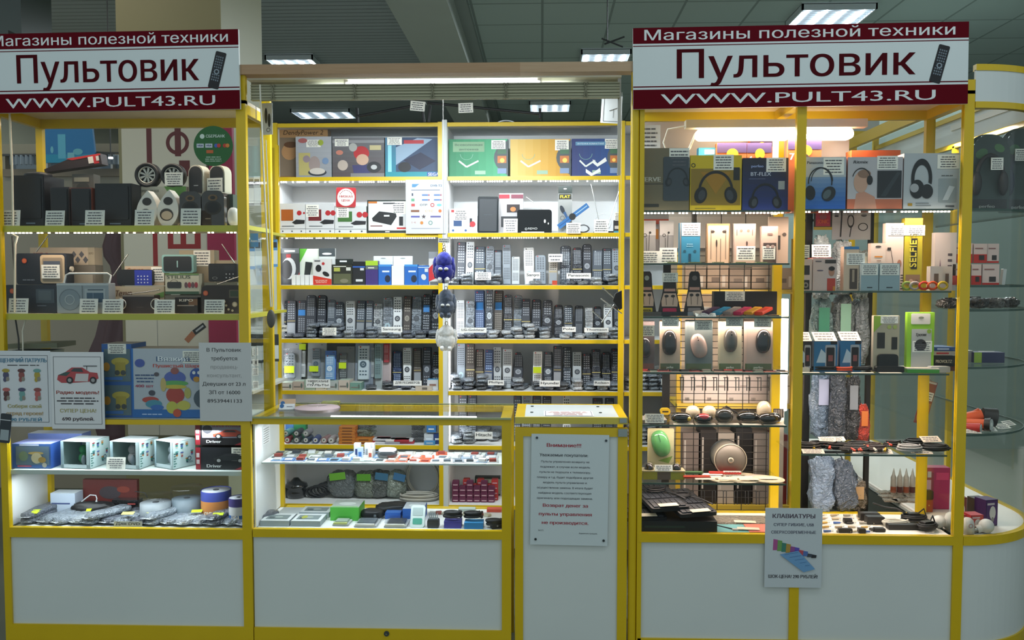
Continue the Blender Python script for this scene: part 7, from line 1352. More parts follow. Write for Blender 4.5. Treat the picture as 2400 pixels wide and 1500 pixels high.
def ebox(m,w,h,s,c='#3a2e28'):
    m.prism(rr(-w*.46,0,w*.46,h*.95,.004),-.001,0,'#d4b498');
    for u in(-.26,.26):m.disc(w*u,h*.80,w*.09,c,5,h*.03);m.line((w*u*1.25,h*.86),(w*u*1.25,h*.1),w*.018,c,5)
    m.disc(-w*.08,h*.5,w*.035,c,5,h*.1);m.line((-w*.08,h*.5),(-w*.08,0),w*.02,c,5);m.line((w*.10,h*.62),(w*.10,0),w*.02,c,5)
RB_('earphone_box','open tan box with black earphones laid vertically',1656,1709,524,.10,z,.03,'#a07850',ebox)
RB_('earphone_box','open pale box with small earphones and a price tag',1718,1770,524,.10,z,.03,'#a8998c',lambda m,w,h,s:(m.prism(rr(-w*.46,0,w*.46,h*.95,.004),-.001,0,'#c8a898'),[m.disc(w*u,h*.82,w*.06,'#a87c6c',4)for u in(-.16,.16)],m.line((-w*.35,h*.85),(-w*.35,h*.7),w*.02,'#5a4844',4),m.line((w*.35,h*.85),(w*.35,h*.7),w*.02,'#5a4844',4),m.disc(w*.1,h*.5,w*.04,'#4a3834',4,h*.06)),(1725,1769,577,610))
RB_('earphone_box','pink-white earphone box with dark window and tag',1784,1822,530,.09,z,.03,'#d0b4a4',lambda m,w,h,s:(m.rect(-w*.4,0,w*.4,h*.55,'#4c3c38',2),[m.disc(w*u,h*.45,w*.12,'#a89088',3)for u in(-.12,.18)],m.rect(-w*.15,h*.76,w*.15,h*.81,'#8a6c64',3)),(1786,1816,577,608))
RB_('earphone_box','cream hanging earphone pack at the middle post',1800,1846,508,.16,z,.02,'#c8b09c',lambda m,w,h,s:(m.rect(-w*.2,h*.3,w*.1,h*.6,'#44403c',3),m.disc(w*.3,h*.62,w*.1,'#5a4c44',3)),cat='pack')
for i,(a,b_,c)in enumerate(((1556,1600,'#a8b090'),(1605,1662,'#8f9478'),(1664,1715,'#c0b4a0'),(1716,1762,'#a8aa88'),(1764,1815,'#b8c09c'))):
    m=MB();w=XX(b_,.05)-XX(a,.05);m.box(-w/2,w/2,0,.05,0,.0015,c);m.box(-w*.3,w*.2,.01,.03,.0015,.005,'#6c7450');make('flat_packet',m,None,(XX((a+b_)/2,.045),.045,z),(0,.01,.1*(i%3)-.1),f'thin greenish packet lying at the shelf edge, {ORD[i]} of five below the earphones','packet')
# row of tall white cartons standing behind
zb_=ZZ(582,.5)
t=root('rear_ledge','narrow dark ledge carrying white cartons behind the right cabinet','shelf',(XX(1560,.5),.5,0));X0=XX(1560,.5)
make('board',MB().box(0,XX(1838,.5)-X0,0,.2,zb_-.012,zb_-.001,'#5a544c'),t)
for q in(0,XX(1838,.5)-X0-.02):make('leg',MB().box(q,q+.02,.05,.07,0,zb_-.012,'#4c463e'),t)
for i in range(5):
    a=1575+i*57-(12 if i==0 else 0);RB_('white_carton',f'plain white carton in the row behind the earphones, {ORD[i]}',a+1,min(1575+(i+1)*57-1,1835)if i else 1619,470 if i<4 else 500,.5,zb_,.15,'#c8b8a8',None,cat='carton')
# shelf A745
z=RZ['A745'];W='on the third glass shelf'
def hook(label,a,b_,pyt,c,hat,txt=None):
    s=Slot(a,b_,pyt,.075,z+.012);t=root('earphone_pack',label,'pack',(s.cx,.075,z+.012));w,h=s.w,s.h;m=MB()
    P=[(-w*.5,0),(w*.5,0),(w*.30,h*.55),(w*.24,h*.94),(w*.16,h),(-w*.16,h),(-w*.24,h*.94),(-w*.30,h*.55)];m.prism(P,0,.006,'#2a201e');m.prism([(-w*.34,h*.16),(w*.34,h*.16),(w*.36,h*.3),(w*.26,h*.5),(-w*.26,h*.5),(-w*.36,h*.3)],-.001,0,'#c8a894')
    for u in(-.14,.14):m.disc(w*u,h*.43,w*.09,'#2c2420',4,h*.035);m.line((w*u*1.2,h*.42),(w*u*1.0,h*.2),w*.02,'#4a3830',4)
    m.disc(0,h*.84,w*.12,hat,3,h*.06);m.rect(-w*.24,h*.55,w*.24,h*.62,'#b88878',3);m.prism(rr(-w*.3,h*.01,w*.3,h*.12,.004),-.001,0,c);
    if txt:m.txt(txt,0,h*.035,h*.05,'#2c2418',5,w*.42,bold=1)
    make('card',m,t);return t
hook('tapered black earphone card with a yellow badge, leftmost '+W,1493,1539,636,'#c8b020','#8a9490','DEXXON');t=hook('tapered black earphone card with a crimson badge behind a tag '+W,1543,1597,642,'#b8284c','#5a4c48');subtag(t,0,ZZ(661,.075)-z-.012,.058,.034,-.004)
hook('tapered black earphone card with a pink strip, third '+W,1603,1653,636,'#8a7c78','#6c605c')
RB_('card_stand','low black and grey box under the tapered earphone cards',1496,1633,731,.06,z,.05,'#26262a',lambda m,w,h,s:(m.rect(-w*.5,0,-w*.1,h,'#55504c',2),m.rect(w*.35,0,w*.5,h,'#8a8c90',2)))
cs=[('#c8b4a4','cream'),('#40203c','dark purple'),('#1f7898','blue'),('#8c7c74','taupe'),('#b82850','crimson'),('#d8961c','amber'),('#e04020','bright red')]
for i,(c,n)in enumerate(cs):
    m=MB();m.rbox(-.016,.016,0,.10,0,.013,.004,c);a=1622+i*22 if i<2 else 1620+i*25
    make('power_bank',m,None,(XX(a+10,.05),.055,z+.004),(R(9),0,-.62),f'{n} flat stick device in the slanting row, {ORD[i]} of seven','gadget','slanting flat gadgets')
ptag(1632,1680,727,744,.035,'white tag lying at the shelf edge before the slanting gadgets',z,-1.0)
for i,(a,b_,c)in enumerate(((1690,1735,'#b89894'),(1738,1790,'#94a088'),(1792,1850,'#a8b498'))):
    m=MB();w=XX(b_,.05)-XX(a,.05);m.box(-w/2,w/2,0,.05,0,.002,c);m.box(-w*.3,w*.1,.0,.02,.002,.006,'#7c5c50');make('flat_packet',m,None,(XX((a+b_)/2,.045),.040,z),(0,.01,.1*(i%3)-.1),f'thin pale packet before the slanting gadgets, {ORD[i]} of three','packet')
RB_('black_box','wide black box with a tag behind the slanting gadgets',1674,1822,683,.2,z,.04,'#181418',None,(1700,1746,683,705))
# shelf A875 : mice
z=RZ['A875'];W='on the mouse shelf'
def mouse_pack(label,a,b_,pyt,card,mc,mx,my,mw,mh,ang=0,foot='#5c6c48',tg=None,seam='#4a4a48',txt=None):
    s=Slot(a,b_,pyt,.085,z);t=root('mouse_pack',label,'pack',(s.cx,.085,z+.0005),(-.05,0,0));w,h=s.w,s.h
    m=MB();m.rbox(-w/2,w/2,.004,.007,0,h,.005,card);m.M=Matrix.Translation((0,.004,0));m.rect(-w*.46,.002,w*.46,h*.14,foot,1)
    if txt:m.txt('perfeo',0,h*.045,h*.045,'#d8dcc8',3,w*.32,bold=1)
    make('card',m,t)
    u,v=s.u(mx),s.v(my);rw,rh=(XX(mw,.08)-XX(0,.08))/2,(ZZ(0,.08)-ZZ(mh,.08))/2
    m=MB();m.M=Matrix.Translation((u,.003,v))@Matrix.Rotation(-ang,4,'Y');
    def fn(p):return Vector((p.x*(1+.12*(p.z/rh)**2*(-1 if p.z>0 else.3)),p.y if p.y<0 else p.y*.15,p.z))
    m.ell(0,0,0,rw,.022,rh,mc+'g',20,14,.82,fn);make('mouse',m,t)
    m=MB();m.M=Matrix.Translation((u,.003,v))@Matrix.Rotation(-ang,4,'Y');m.box(-.0008,.0008,-.0205,-.012,rh*.2,rh*.78,seam);m.cyl((-.002,-.019,rh*.5),(.002,-.019,rh*.5),.004,.004,seam,10);make('wheel',m,t)
    m=MB();m.rbox(-w*.47,w*.47,-.026,-.025,.002,h*.97,.008,'film');make('blister',m,t)
    if tg:subtag(t,(s.u(tg[0])+s.u(tg[1]))/2,s.v(tg[3]),s.u(tg[1])-s.u(tg[0]),s.v(tg[2])-s.v(tg[3]),-.028)
    return t
mouse_pack('dark red-brown device pack with tag, leftmost '+W,1494,1536,752,'#5a4c48','#2a1c1a',1513,815,30,50,0,'#7a4838',(1494,1533,763,788));mouse_pack('carded black hourglass-shaped mouse, second '+W,1548,1597,750,'#c0a890','#241c18',1571,803,34,62,0,'#55603c',(1551,1590,745,765),'#6a5a50',1)
mouse_pack('carded large white tilted mouse, third '+W,1608,1673,750,'#6c7470','#c8a898',1640,811,36,60,.22,'#5c6840',(1627,1668,752,774),'#8a6c60');mouse_pack('carded silver and black oval mouse, fourth '+W,1686,1742,748,'#c4b898','#5a544c',1715,798,31,58,0,'#5c6c40',(1700,1740,745,765),'#2a2420',1);mouse_pack('carded glossy black mouse beside a tiny dongle, fifth '+W,1747,1815,748,'#b8a090','#171414',1792,800,34,58,-.05,'#55643c',(1766,1806,745,767),'#3a3430',1)
r=random.Random(31)
for i in range(14):
    c=r.choice(['#c87464','#a84c48','#b8a89c','#8c9480','#c89c88','#4c4c4c']);m=MB();m.rbox(-.026,.026,0,.05,0,.004,.002,c);m.box(-.024,.02,-.004,.008,.0,.0015,'#c8bcb0');m.box(-.015,.015,.01,.03,.004,.008,r.choice(['#3a3430','#b03c3c','#8a8078']))
    make('memory_card_pack',m,None,(XX(1508+i*25,.05),.04,z),(0,0,r.uniform(-.3,.3)),f'small flat carded packet before the mice, {ORD[i]} of fourteen','packet','small packets before the mice')
# shelf A998 : loose mice
z=RZ['A998'];W='on the loose mouse shelf'
t=root('mouse_pack','grey clear mouse pack lying flat with a tag, leftmost '+W,'pack',(XX(1535,.1),.06,z));m=MB();m.hprism(rr(-.055,0,.045,.10,.01),0,.012,'#8c8478');m.box(-.03,.04,.05,.09,.012,.016,'#b8a490');make('pack',m,t);m=MB();m.ell(-.005,.035,.016,.028,.04,.016,'film',14,8);make('blister',m,t);make('price_tag',tagmesh(.070,.034,5),t,(-.003,-.006,.002),(-.25,0,0))
def loose(label,px,pyc,rpx,hpx,c,Yo,a=0,col2=None,lift=0):
    X=XX(px,Yo);rx=XX(px+rpx,Yo)-X;rz=(ZZ(0,Yo)-ZZ(hpx,Yo))/2;t=root('computer_mouse',label,'computer mouse',(X,Yo,z+lift+.0008),(0,0,a));m=MB()
    m.ell(0,0,rz,rx,.030,rz,c+'g',20,12,.9,lambda p:Vector((p.x,p.y,max(0,p.z)if p.z>0 else 0)));make('shell',m,t)
    if col2:m=MB();m.ell(0,-.006,rz*1.25,rx*.72,.024,rz*.82,col2+'g',18,10,.9);make('top_cover',m,t,label='coloured cover')
for q in((1600,978,25,26,'#1a1814',.07,0,None,'black mouse with a yellow flank, second'),(1652,980,22,24,'#1c1614',.06,0,'#b02830','black mouse with a red back'),(1701,975,22,36,'#3a342c',.07,0,None,'tall dark ergonomic mouse in the middle'),(1757,978,27,28,'#1c1a16',.08,0,None,'large black mouse left of the last'),(1808,982,30,28,'#26201a',.06,.3,None,'wide dark mouse at the right end')):loose(q[8]+' '+W,*q[:8])
bb=XX(1618,.06);m=MB();m.ell(0,0,.014,.009,.016,.009,'#c8a018g',12,8);make('side_cover',m,next(o for o in COL.objects if o.get('label','').startswith('black mouse with a yellow')),(XX(1617,.06)-XX(1600,.07),-.018,.004),label='yellow flank cover')
for px,l in((1627,'left'),(1666,'middle'),(1795,'right')):loose(f'pale cream mouse behind the dark ones, {l} of three {W}',px,0,17,34 if l!='right' else 46,'#c8b498',.15)
for i,(a,b_)in enumerate(((1582,1630),(1634,1682),(1688,1738),(1745,1790),(1795,1845))):m=MB();w=XX(b_,.03)-XX(a,.03);m.box(-w/2,w/2,0,.022,0,.0008,'#d8ccb8');make('price_tag',m,None,(XX((a+b_)/2,.035),.032,z),(R(8),0,0),f'blank-looking price tag lying at the edge before the loose mice, {ORD[i]}','price tag')
m=MB();
for i in range(4):m.tube([(-.04,.0,.012+.006*i),(-.01,.02,.03+.004*i),(.03,.0,.018),(.07,.02,.016+.005*i),(.09,0,.01)],.0022,'#15120f')
make('mouse_cables',m,None,(XX(1715,.2),.2,z),(0,0,0),'tangled black mouse cables behind the loose mice','cable')
m=MB();m.rbox(-.02,.02,0,.02,0,.026,.012,'#d0a818');m.rect(-.012,.010,.012,.016,'#3a2c10',1);make('yellow_gadget',m,None,(XX(1562,.26),.255,z),(0,0,0),'yellow rounded pack at the back left of the loose mouse shelf','pack')
RB_('striped_card','small black and white patterned card behind the last mouse',1818,1842,958,.2,z,.004,'#4a423c',lambda m,w,h,s:[m.rect(-w*.4+w*.16*i,h*.1,-w*.34+w*.16*i,h*.9,'#c0b4a4',2)for i in range(5)],cat='card')
# shelf A1135
z=RZ['A1135'];W='on the lowest left glass shelf'
mouse=None
s=Slot(1521,1584,1003,.16,z+.05);t=root('mouse_pack','carded green mouse standing at the left '+W,'pack',(s.cx,.16,z+.0005));H=ZZ(1003,.16)-z
m=MB();m.rbox(-s.w/2,s.w/2,.004,.007,0,H,.005,'#b8b088');m.M=Matrix.Translation((0,.004,0));m.poly([(-s.w*.1,H*.30),(s.w*.45,H*.40),(s.w*.3,H*.24)],'#6c8c38',1);make('card',m,t)
m=MB();m.M=Matrix.Translation((XX(1552,.16)-s.cx,.003,ZZ(1038,.16)-z))@Matrix.Rotation(-.30,4,'Y');m.ell(0,0,0,.034,.024,.052,'#5c9c5cg',22,14,.82);make('mouse',m,t);m=MB();m.M=Matrix.Translation((XX(1552,.16)-s.cx,.003,ZZ(1038,.16)-z))@Matrix.Rotation(-.30,4,'Y');m.box(-.001,.001,-.026,-.018,.012,.042,'#3c6c40');make('wheel',m,t)
m=MB();m.rbox(-s.w*.47,s.w*.47,-.028,-.027,.002,H*.97,.008,'film');make('blister',m,t)
t=root('webcam_pack','pack with two clear domes over dark lenses '+W,'pack',(XX(1555,.07),.07,z+.0005));x1,x2=XX(1527,.07)-XX(1555,.07),XX(1592,.07)-XX(1555,.07)
m=MB();m.box(x1-.03,x2+.03,0,.06,.030,.034,'#b0a480');m.box(x1-.024,x1+.028,.004,.05,0,.030,'#a0983c');m.box(x2-.024,x2+.028,.004,.05,0,.030,'#a0983c');m.box(x1+.028,x2-.024,.004,.05,0,.030,'#6c5c50');make('tray',m,t)
for x in(x1,x2):m=MB();m.ell(x,.028,.036,.018,.018,.020,'#26201cg',16,10);make('lens',m,t);m=MB();m.ell(x,.028,.034,.026,.026,.030,'film',18,10,1,lambda p:Vector((p.x,p.y,max(p.z,.034))));make('dome',m,t)
make('price_tag',tagmesh(.066,.024,3),t,((x1+x2)/2,-.004,.034),(-.4,0,0))
t=root('disc_spindle','clear round disc tub standing on edge with a tag '+W,'disc spindle',(XX(1718,.14),.14,z+XX(1757,.14)-XX(1718,.14)));r_=XX(1757,.14)-XX(1718,.14)
m=MB();m.M=Matrix.Rotation(PI/2,4,'X');m.lathe([(r_*.2,.0),(r_*.92,0),(r_*.95,-.09),(0,-.09)],'#6c645a',32);m.lathe([(0,.001),(r_*.18,.001),(r_*.18,.004),(r_*.1,.004)],'#b8ac98',16);m.lathe([(r_*.95,.0),(r_,.001),(r_,-.008),(r_*.95,-.008)],'#a89c88',32);m.lathe([(r_*.90,-.09),(r_*1.0,-.092),(r_*1.0,-.10),(0,-.10)],'#1c1a18',32);make('disc_stack',m,t)
make('price_tag',tagmesh(.066,.025,3),t,(.002,-.02,-r_),(-.1,0,0))
for i,(px,yy,lb)in enumerate(((1752,.12,'upright light'),(1705,.06,'front left'),(1752,.05,'front middle'),(1790,.07,'rear right'),(1812,.045,'front right'))):
    m=MB();m.lathe([(.008,0),(.058,0),(.058,.0012),(.008,.0012),(.008,0)],'#d8c8a8' if i!=3 else '#b8a898',30);m.lathe([(.008,.0014),(.018,.0014)],'#9a8c78',16);make('disc',m,None,(XX(px,yy),yy+.02,z+.001+i*.0016),(0,0,0),f'loose cream disc lying flat, {lb} one {W}','disc')
for i,(px,yy,c,ln,n)in enumerate(((1706,.12,'#b8342c',.12,'red pen-like stick'),(1632,.12,'#3c5c38',.07,'dark green packet'),(1640,.05,'#b8402c',.10,'red-edged sleeve'))):
    m=MB();m.rbox(-ln/2,ln/2,0,.02,0,.007,.003,c);make('stick',m,None,(XX(px,yy),yy,z+.012),(0,0,.03*i),f'{n} lying among the discs {W}','packet')
for i,(a,b_,yy)in enumerate(((1635,1682,.035),(1690,1735,.035),(1740,1786,.035),(1788,1830,.05),(1650,1698,.07),(1652,1700,.11),(1726,1772,.065))):m=MB();w=XX(b_,yy)-XX(a,yy);m.box(-w/2,w/2,0,.018,0,.0008,'#dcd0bc');make('price_tag',m,None,(XX((a+b_)/2,yy),yy,z+.011),(R(8),0,0),f'price tag lying flat among the discs, {ORD[i]} by size of the row','price tag','flat tags among the discs')
# tray left : keyboards
z=RZ['tray'];
def keyboard(label,px,Yo,a,lift,tag_=(0,0),cab=True):
    t=root('keyboard',label,'keyboard',(XX(px,Yo),Yo,z+lift),(R(7),0,a));m=MB();m.hprism(rr(-.075,0,.075,.245,.008),0,.014,'#15161a');make('base',m,t)
    m=MB()
    for j in range(17):
        for i in range(6):
            if j in(5,):continue
            m.box(-.064+i*.0215,-.064+i*.0215+.0185,.010+j*.0136,.010+j*.0136+.0115,.014,.018,'#26292f' if(i+j)%7 else '#2e3238')
    make('keys',m,t)
    if cab:m=MB();r=random.Random(px);coil(m,0,.15,.022,.035,.018,.003,'#101114',3,px,'xy');m.tube([(.03,.14,.024),(.06,.10,.026),(.08,.05,.024)],.003,'#101114');make('cable',m,t)
    make('price_tag',MB().box(-.038,.038,0,.028,0,.0008,'#d8ccb4'),t,(tag_[0],tag_[1],.0185),(0,0,0));return t
RB_('keyboard_carton','black carton under the keyboards in the right cabinet tray',1496,1688,1222,.03,z,.22,'#17191b',lambda m,w,h,s:m.rect(-w*.4,h*.4,w*.1,h*.6,'#223028',2),top='#141518')
hk=ZZ(1222,.03)-z+.002
keyboard('black keyboard lying lowest at the left in the tray',1522,.035,.12,hk,(0,.004),False);keyboard('black keyboard with a coiled cable lying uppermost, middle of three',1578,.055,.26,hk+.034,(-.005,.004));keyboard('black keyboard with a coiled cable, rightmost of three in the tray',1645,.045,.30,hk+.017,(.01,.0))
m=MB();m.tube([(0,0,.003),(.03,-.03,.003),(.05,-.05,.004),(.06,-.06,.004)],.0028,'#141416');m.box(.055,.075,-.075,-.062,.002,.008,'#b8b0a8');make('usb_plug',m,None,(XX(1680,.12),.12,z+.001),(0,0,0),'loose cable end with a metal plug right of the keyboards','cable')
for i,(a,b_,yy,d,c,l)in enumerate(((1672,1790,.03,.10,'#6fa8a8','teal'),(1765,1850,.03,.10,'#d87868','salmon'),(1680,1830,.14,.10,'#a09484','grey-beige clear'))):
    m=MB();w=XX(b_,yy)-XX(a,yy);m.box(-w/2,w/2,0,d,0,.003+.002*i,c if i<2 else c+'b');make('flat_packet',m,None,(XX((a+b_)/2,yy),yy,z),(0,0,.0),f'{l} flat sheet packet lying in the tray beside the keyboards','packet')
for i,(px,yy)in enumerate(((1763,.045),(1755,.135))):make('price_tag',MB().box(-.04,.04,0,.022,0,.0008,'#d8ccb4'),None,(XX(px,yy),yy,z+.008),(R(6),0,-.1),['price tag lying on the salmon packet in the tray','price tag lying on the grey-beige packet in the tray'][i],'price tag')
# wire grid behind with hooks
xg0,xg1=XX(1572,.36),XX(1806,.36);t=root('wire_grid','black wire display grid standing behind the left glass shelves','display grid',(xg0,.36,0));zt_=ZZ(600,.36)
make('upright',MB().box(-.03,.0,-.003,.008,0,zt_+.02,'#1d1a18'),t)
m=MB()
for i in range(1,5):x=XX(1572+i*57.5,.36)-xg0;m.cyl((x,0,0),(x,0,zt_),.0016,.0016,'#26201c',6)
make('vertical_wires',m,t);m=MB();zz=zt_
while zz>.35:m.cyl((0,.002,zz),(xg1-xg0,.002,zz),.0014,.0014,'#26201c',6,False);zz-=.0265
make('horizontal_wires',m,t)
for row,(py,n)in enumerate(((884,9),(1148,8))):
    for i in range(n):
        px=1600+i*26;m=MB();zc=ZZ(py,.35)-0;x=XX(px,.35)-xg0;L_=.05
        for d in(-.006,.006):m.tube([(x+d,.0,zc),(x+d,-.02,zc+.004),(x+d,-.022,zc-L_)],.0018,'#1a1614')
        m.tube([(x-.006,-.002,zc),(x+.006,-.002,zc)],.0018,'#1a1614');make('peg_hook',m,t)
# rear boxes seen between the wires
zA,zB,zC=ZZ(678,.75),ZZ(945,.75),ZZ(1180,.75)
x0,x1=XX(1590,.75),XX(1870,.75);t=root('rear_rack','beige rear rack of cartons seen through the wire grid','rack',(x0,.75,0))
for zz in(zA,zB,zC):make('shelf',MB().box(0,x1-x0,0,.25,zz-.02,zz-.001,'#c8a93a'),t)
for q in(0,x1-x0-.02):make('post',MB().box(q,q+.02,.02,.04,0,ZZ(560,.75),'#b8942a'),t)
make('back_board',MB().box(0,x1-x0,.25,.26,0,ZZ(560,.75),'#a8947e'),t)
r=random.Random(12)
for i in range(5):RB_('brown_carton',f'beige-brown carton behind the wires at upper height, {ORD[i]}',1606+i*52,1655+i*52,618+r.randint(0,10),.78,zA,.12,['#9c8874','#a8927c','#8c7a68','#b09a84','#a08c78'][i],lambda m,w,h,s:(m.rect(-w*.3,h*.3,w*.1,h*.5,'#6a5a4c',2),m.rect(w*.2,h*.1,w*.35,h*.6,'#c8bcac',2)),cat='carton')
for i in range(5):RB_('white_carton',f'white barcode carton behind the wires at mid height, {ORD[i]}',1604+i*52,1654+i*52,880,.78,zB,.12,['#b8aca4','#c0b0a8','#b4a8a0','#a89890','#d8d0c8'][i],lambda m,w,h,s:([m.rect(-w*.4+w*.04*k,h*.08,-w*.38+w*.04*k,h*.2,'#55504c',2)for k in range(5)],m.rect(w*.1,h*.6,w*.4,h*.64,'#8a7c74',2)),cat='carton')
for i in range(6):RB_('dark_carton',f'dark upright carton behind the wires below the mice, {ORD[i]}',1604+i*42,1642+i*42,1010+r.randint(-6,12),.78,zC,.12,['#7a6c64','#241e1c','#a89c90','#1c1818','#8c8078','#6c1c1c'][i],lambda m,w,h,s:m.rect(-w*.4,h*.2,-w*.3,h*.9,'#c0b4a8',2),cat='carton')
m=MB();m.rbox(-.020,.020,0,.01,0,ZZ(700,.45)-ZZ(960,.45),.005,'#fff0dce2');make('lamp_strip',m,None,(XX(1838,.45),.45,ZZ(960,.45)),(0,0,0),'tall bright vertical lamp strip glowing beside the middle post','lamp')
bpy_o=COL.objects[-1]
make('lamp_stand',MB().box(-.012,.012,.0,.02,0,ZZ(960,.45),'#8a8478'),None,(XX(1838,.45),.462,0),(0,0,0),'plain stand under the vertical lamp strip by the middle post','stand')
# ---------------------------------------------------------------- right half of the right cabinet
z=RZ['B682'];W='on the upper goods shelf right of middle post'
RB_('adapter_box','white box with a black camera and speaker picture at middle post',1874,1903,607,.055,z,.04,'#c8b4ac',lambda m,w,h,s:(m.rect(-w*.3,h*.5,w*.3,h*.8,'#2a2422',2),m.rect(-w*.35,h*.04,w*.3,h*.34,'#26221f',2),m.disc(0,h*.18,w*.22,'#8a8078',3,h*.09),m.disc(0,h*.18,w*.1,'#1c1a18',4,h*.04)),(1858+19,1896,574,604))
RB_('glasses_box','white box with a picture of a person in red, next to the camera box',1905,1961,605,.055,z,.04,'#ccb4ac',lambda m,w,h,s:(m.rect(0,h*.84,w*.46,h*.95,'#3c3430',2),m.disc(-w*.2,h*.62,w*.14,'#5a4c60',2,h*.02),m.rect(w*.10,0,w*.44,h*.38,'#b83c2c',2),m.disc(w*.28,h*.58,w*.12,'#b07c64',3,h*.13),m.disc(w*.28,h*.68,w*.13,'#241c1c',4,h*.07),m.rect(w*.34,0,w*.44,h*.14,'#c8802c',3),m.rect(-w*.4,h*.88,-w*.15,h*.92,'#6a5c5c',2)))
ptag(1902,1947,573,601,.10,'price tag above the person-in-red box',ZZ(603,.1),-.1)
RB_('red_box','dark red-topped low box carrying the price tag behind the person box',1900,1950,604,.10,z,.04,'#a83030')
RB_('cable_box','cream box with a dark window and blue hanging header',1977,2012,578,.06,z,.035,'#cdb49c',lambda m,w,h,s:(m.rect(-w*.1,h*.04,w*.42,h*.5,'#4a3c34',2),m.rect(w*.06,h*.2,w*.22,h*.48,'#a08c78',3),m.rect(-w/2,h*.94,w/2,h,'#2a70a8',2)),(1983,2026,593,621))
for a,b_,l in((2018,2059,'left'),(2061,2109,'right')):
    RB_('memory_pack',f'grey-blue pack with a white tag top, {l} of two alike',a,b_,617,.045,z,.02,'#94a8ae',lambda m,w,h,s:m.rect(-w*.15,h*.10,w*.15,h*.14,'#3a4448',2),(a+1,b_-2,619,645),cat='pack')
RB_('earphone_box','small white hanging box with an orange scribble',2040,2074,570,.09,z,.03,'#ccb8a8',lambda m,w,h,s:(m.disc(0,h*.93,w*.2,'#3c3430',2,h*.02),m.rect(-w*.25,h*.70,w*.3,h*.73,'#c07828',2),m.rect(-w*.1,h*.62,w*.2,h*.64,'#8a6c5c',2)))
RB_('selfie_box','tall white box with a small smiling head at its foot',2074,2116,523,.10,z,.03,'#d0b8a8',lambda m,w,h,s:(m.disc(w*.28,h*.40,w*.12,'#a87058',3,h*.06),m.line((-w*.2,h*.6),(w*.0,h*.3),w*.03,'#4a3c38',3),m.rect(-w*.4,h*.6,-w*.2,h*.64,'#2c2420',3),[m.rect(w*.36,h*(.02+.04*i),w*.5,h*(.035+.04*i),'#26201e',3)for i in range(6)]),(2079,2122,528,552))
RB_('selfie_box','tall yellow selfie stick box with vertical black lettering',2118,2160,511,.10,z,.03,'#b0a024',lambda m,w,h,s:(m.rect(-w*.13,h*.30,w*.22,h*.72,'#1c1c1a',2),m.txt('SELFIE',w*.16,h*.51,h*.09,'#d0c040',3,h*.37,bold=1,ang=PI/2),m.txt('S',w*.16,h*.76,h*.09,'#7c7424',3,None,ang=PI/2),m.rect(-w*.4,h*.08,w*.4,h*.22,'#8a6c50',2),m.disc(-w*.1,h*.13,w*.12,'#c8a088',3,h*.03),m.disc(w*.2,h*.12,w*.1,'#5c4438',3,h*.03)),(2123,2165,528,552))
for i,(px,c,l)in enumerate(((2128,'#9cae50','lime'),(2146,'#b8a8a0','white'),(2168,'#d8381c','red'),(2188,'#d85018','orange'),(2212,'#c8a820','yellow'))):
    m=MB();m.tube([(.020*math.cos(q/10*2*PI),.004,.014+.013*math.sin(q/10*2*PI))for q in range(11)],.0045,c);make('wristband',m,None,(XX(px,.045),.045,z+.005),(0,0,.3),f'{l} rubber ring lying at the shelf front by the yellow box','ring')
for i,(a,b_)in enumerate(((2180,2210),(2208,2232))):RB_('charger_box',['small white charger box with a brown square, right part of upper shelf','small white charger box close to the right post'][i],a,b_,624,.07+.02*i,z,.03,'#ccc0b8',lambda m,w,h,s:m.rect(-w*.2,h*.3,w*.15,h*.7,'#6a5448',2))
RB_('hair_clipper_box','white box with a violet spike picture behind the small chargers',2190,2240,545,.14,z,.03,'#d4c4bc',lambda m,w,h,s:(m.poly([(-w*.35,0),(-w*.15,0),(-w*.25,h*.55)],'#5c2c50',2),[m.rect(w*.1,h*(.1+.1*i),w*.3,h*(.14+.1*i),'#55484c',2)for i in range(6)]))
# peg rack with hanging bags
zr_=ZZ(470,.42)
t=root('peg_rack','tall black two-post peg rack behind the right glass shelves','rack',(XX(1885,.42),.42,0));X0=XX(1885,.42)
for a,b_ in((1889,1903),(2036,2046)):make('post',MB().box(XX(a,.42)-X0,XX(b_,.42)-X0,0,.02,0,zr_,'#15120f'),t)
for py in(520,690,860,1060):make('crossbar',MB().box(XX(1889,.42)-X0,XX(2046,.42)-X0,.02,.026,ZZ(py,.42),ZZ(py,.42)+.01,'#1c1815'),t)
def hbag(label,px,py0,py1,wpx,c,Yo=.34,tagc=None):
    z1,z0=ZZ(py0,Yo),ZZ(py1,Yo);w=XX(px+wpx/2,Yo)-XX(px,Yo);t=root('hanging_bag',label,'bag',(XX(px,Yo),Yo,z1));m=MB();crumple(m,0,0,(z0-z1)/2,w*.95,.035,(z1-z0)/2,c+'b',px*.1,.6,.15,44,40);make('bag',m,t)
    if tagc:m=MB();m.box(-w*.6,w*.4,-.043,-.041,(z0-z1)*.5,(z0-z1)*.12,tagc);make('label',m,t)
    make('hook',MB().tube([(0,.0,-.01),(0,.02,.012),(0,.08,.014)],.002,'#1a1614'),t)
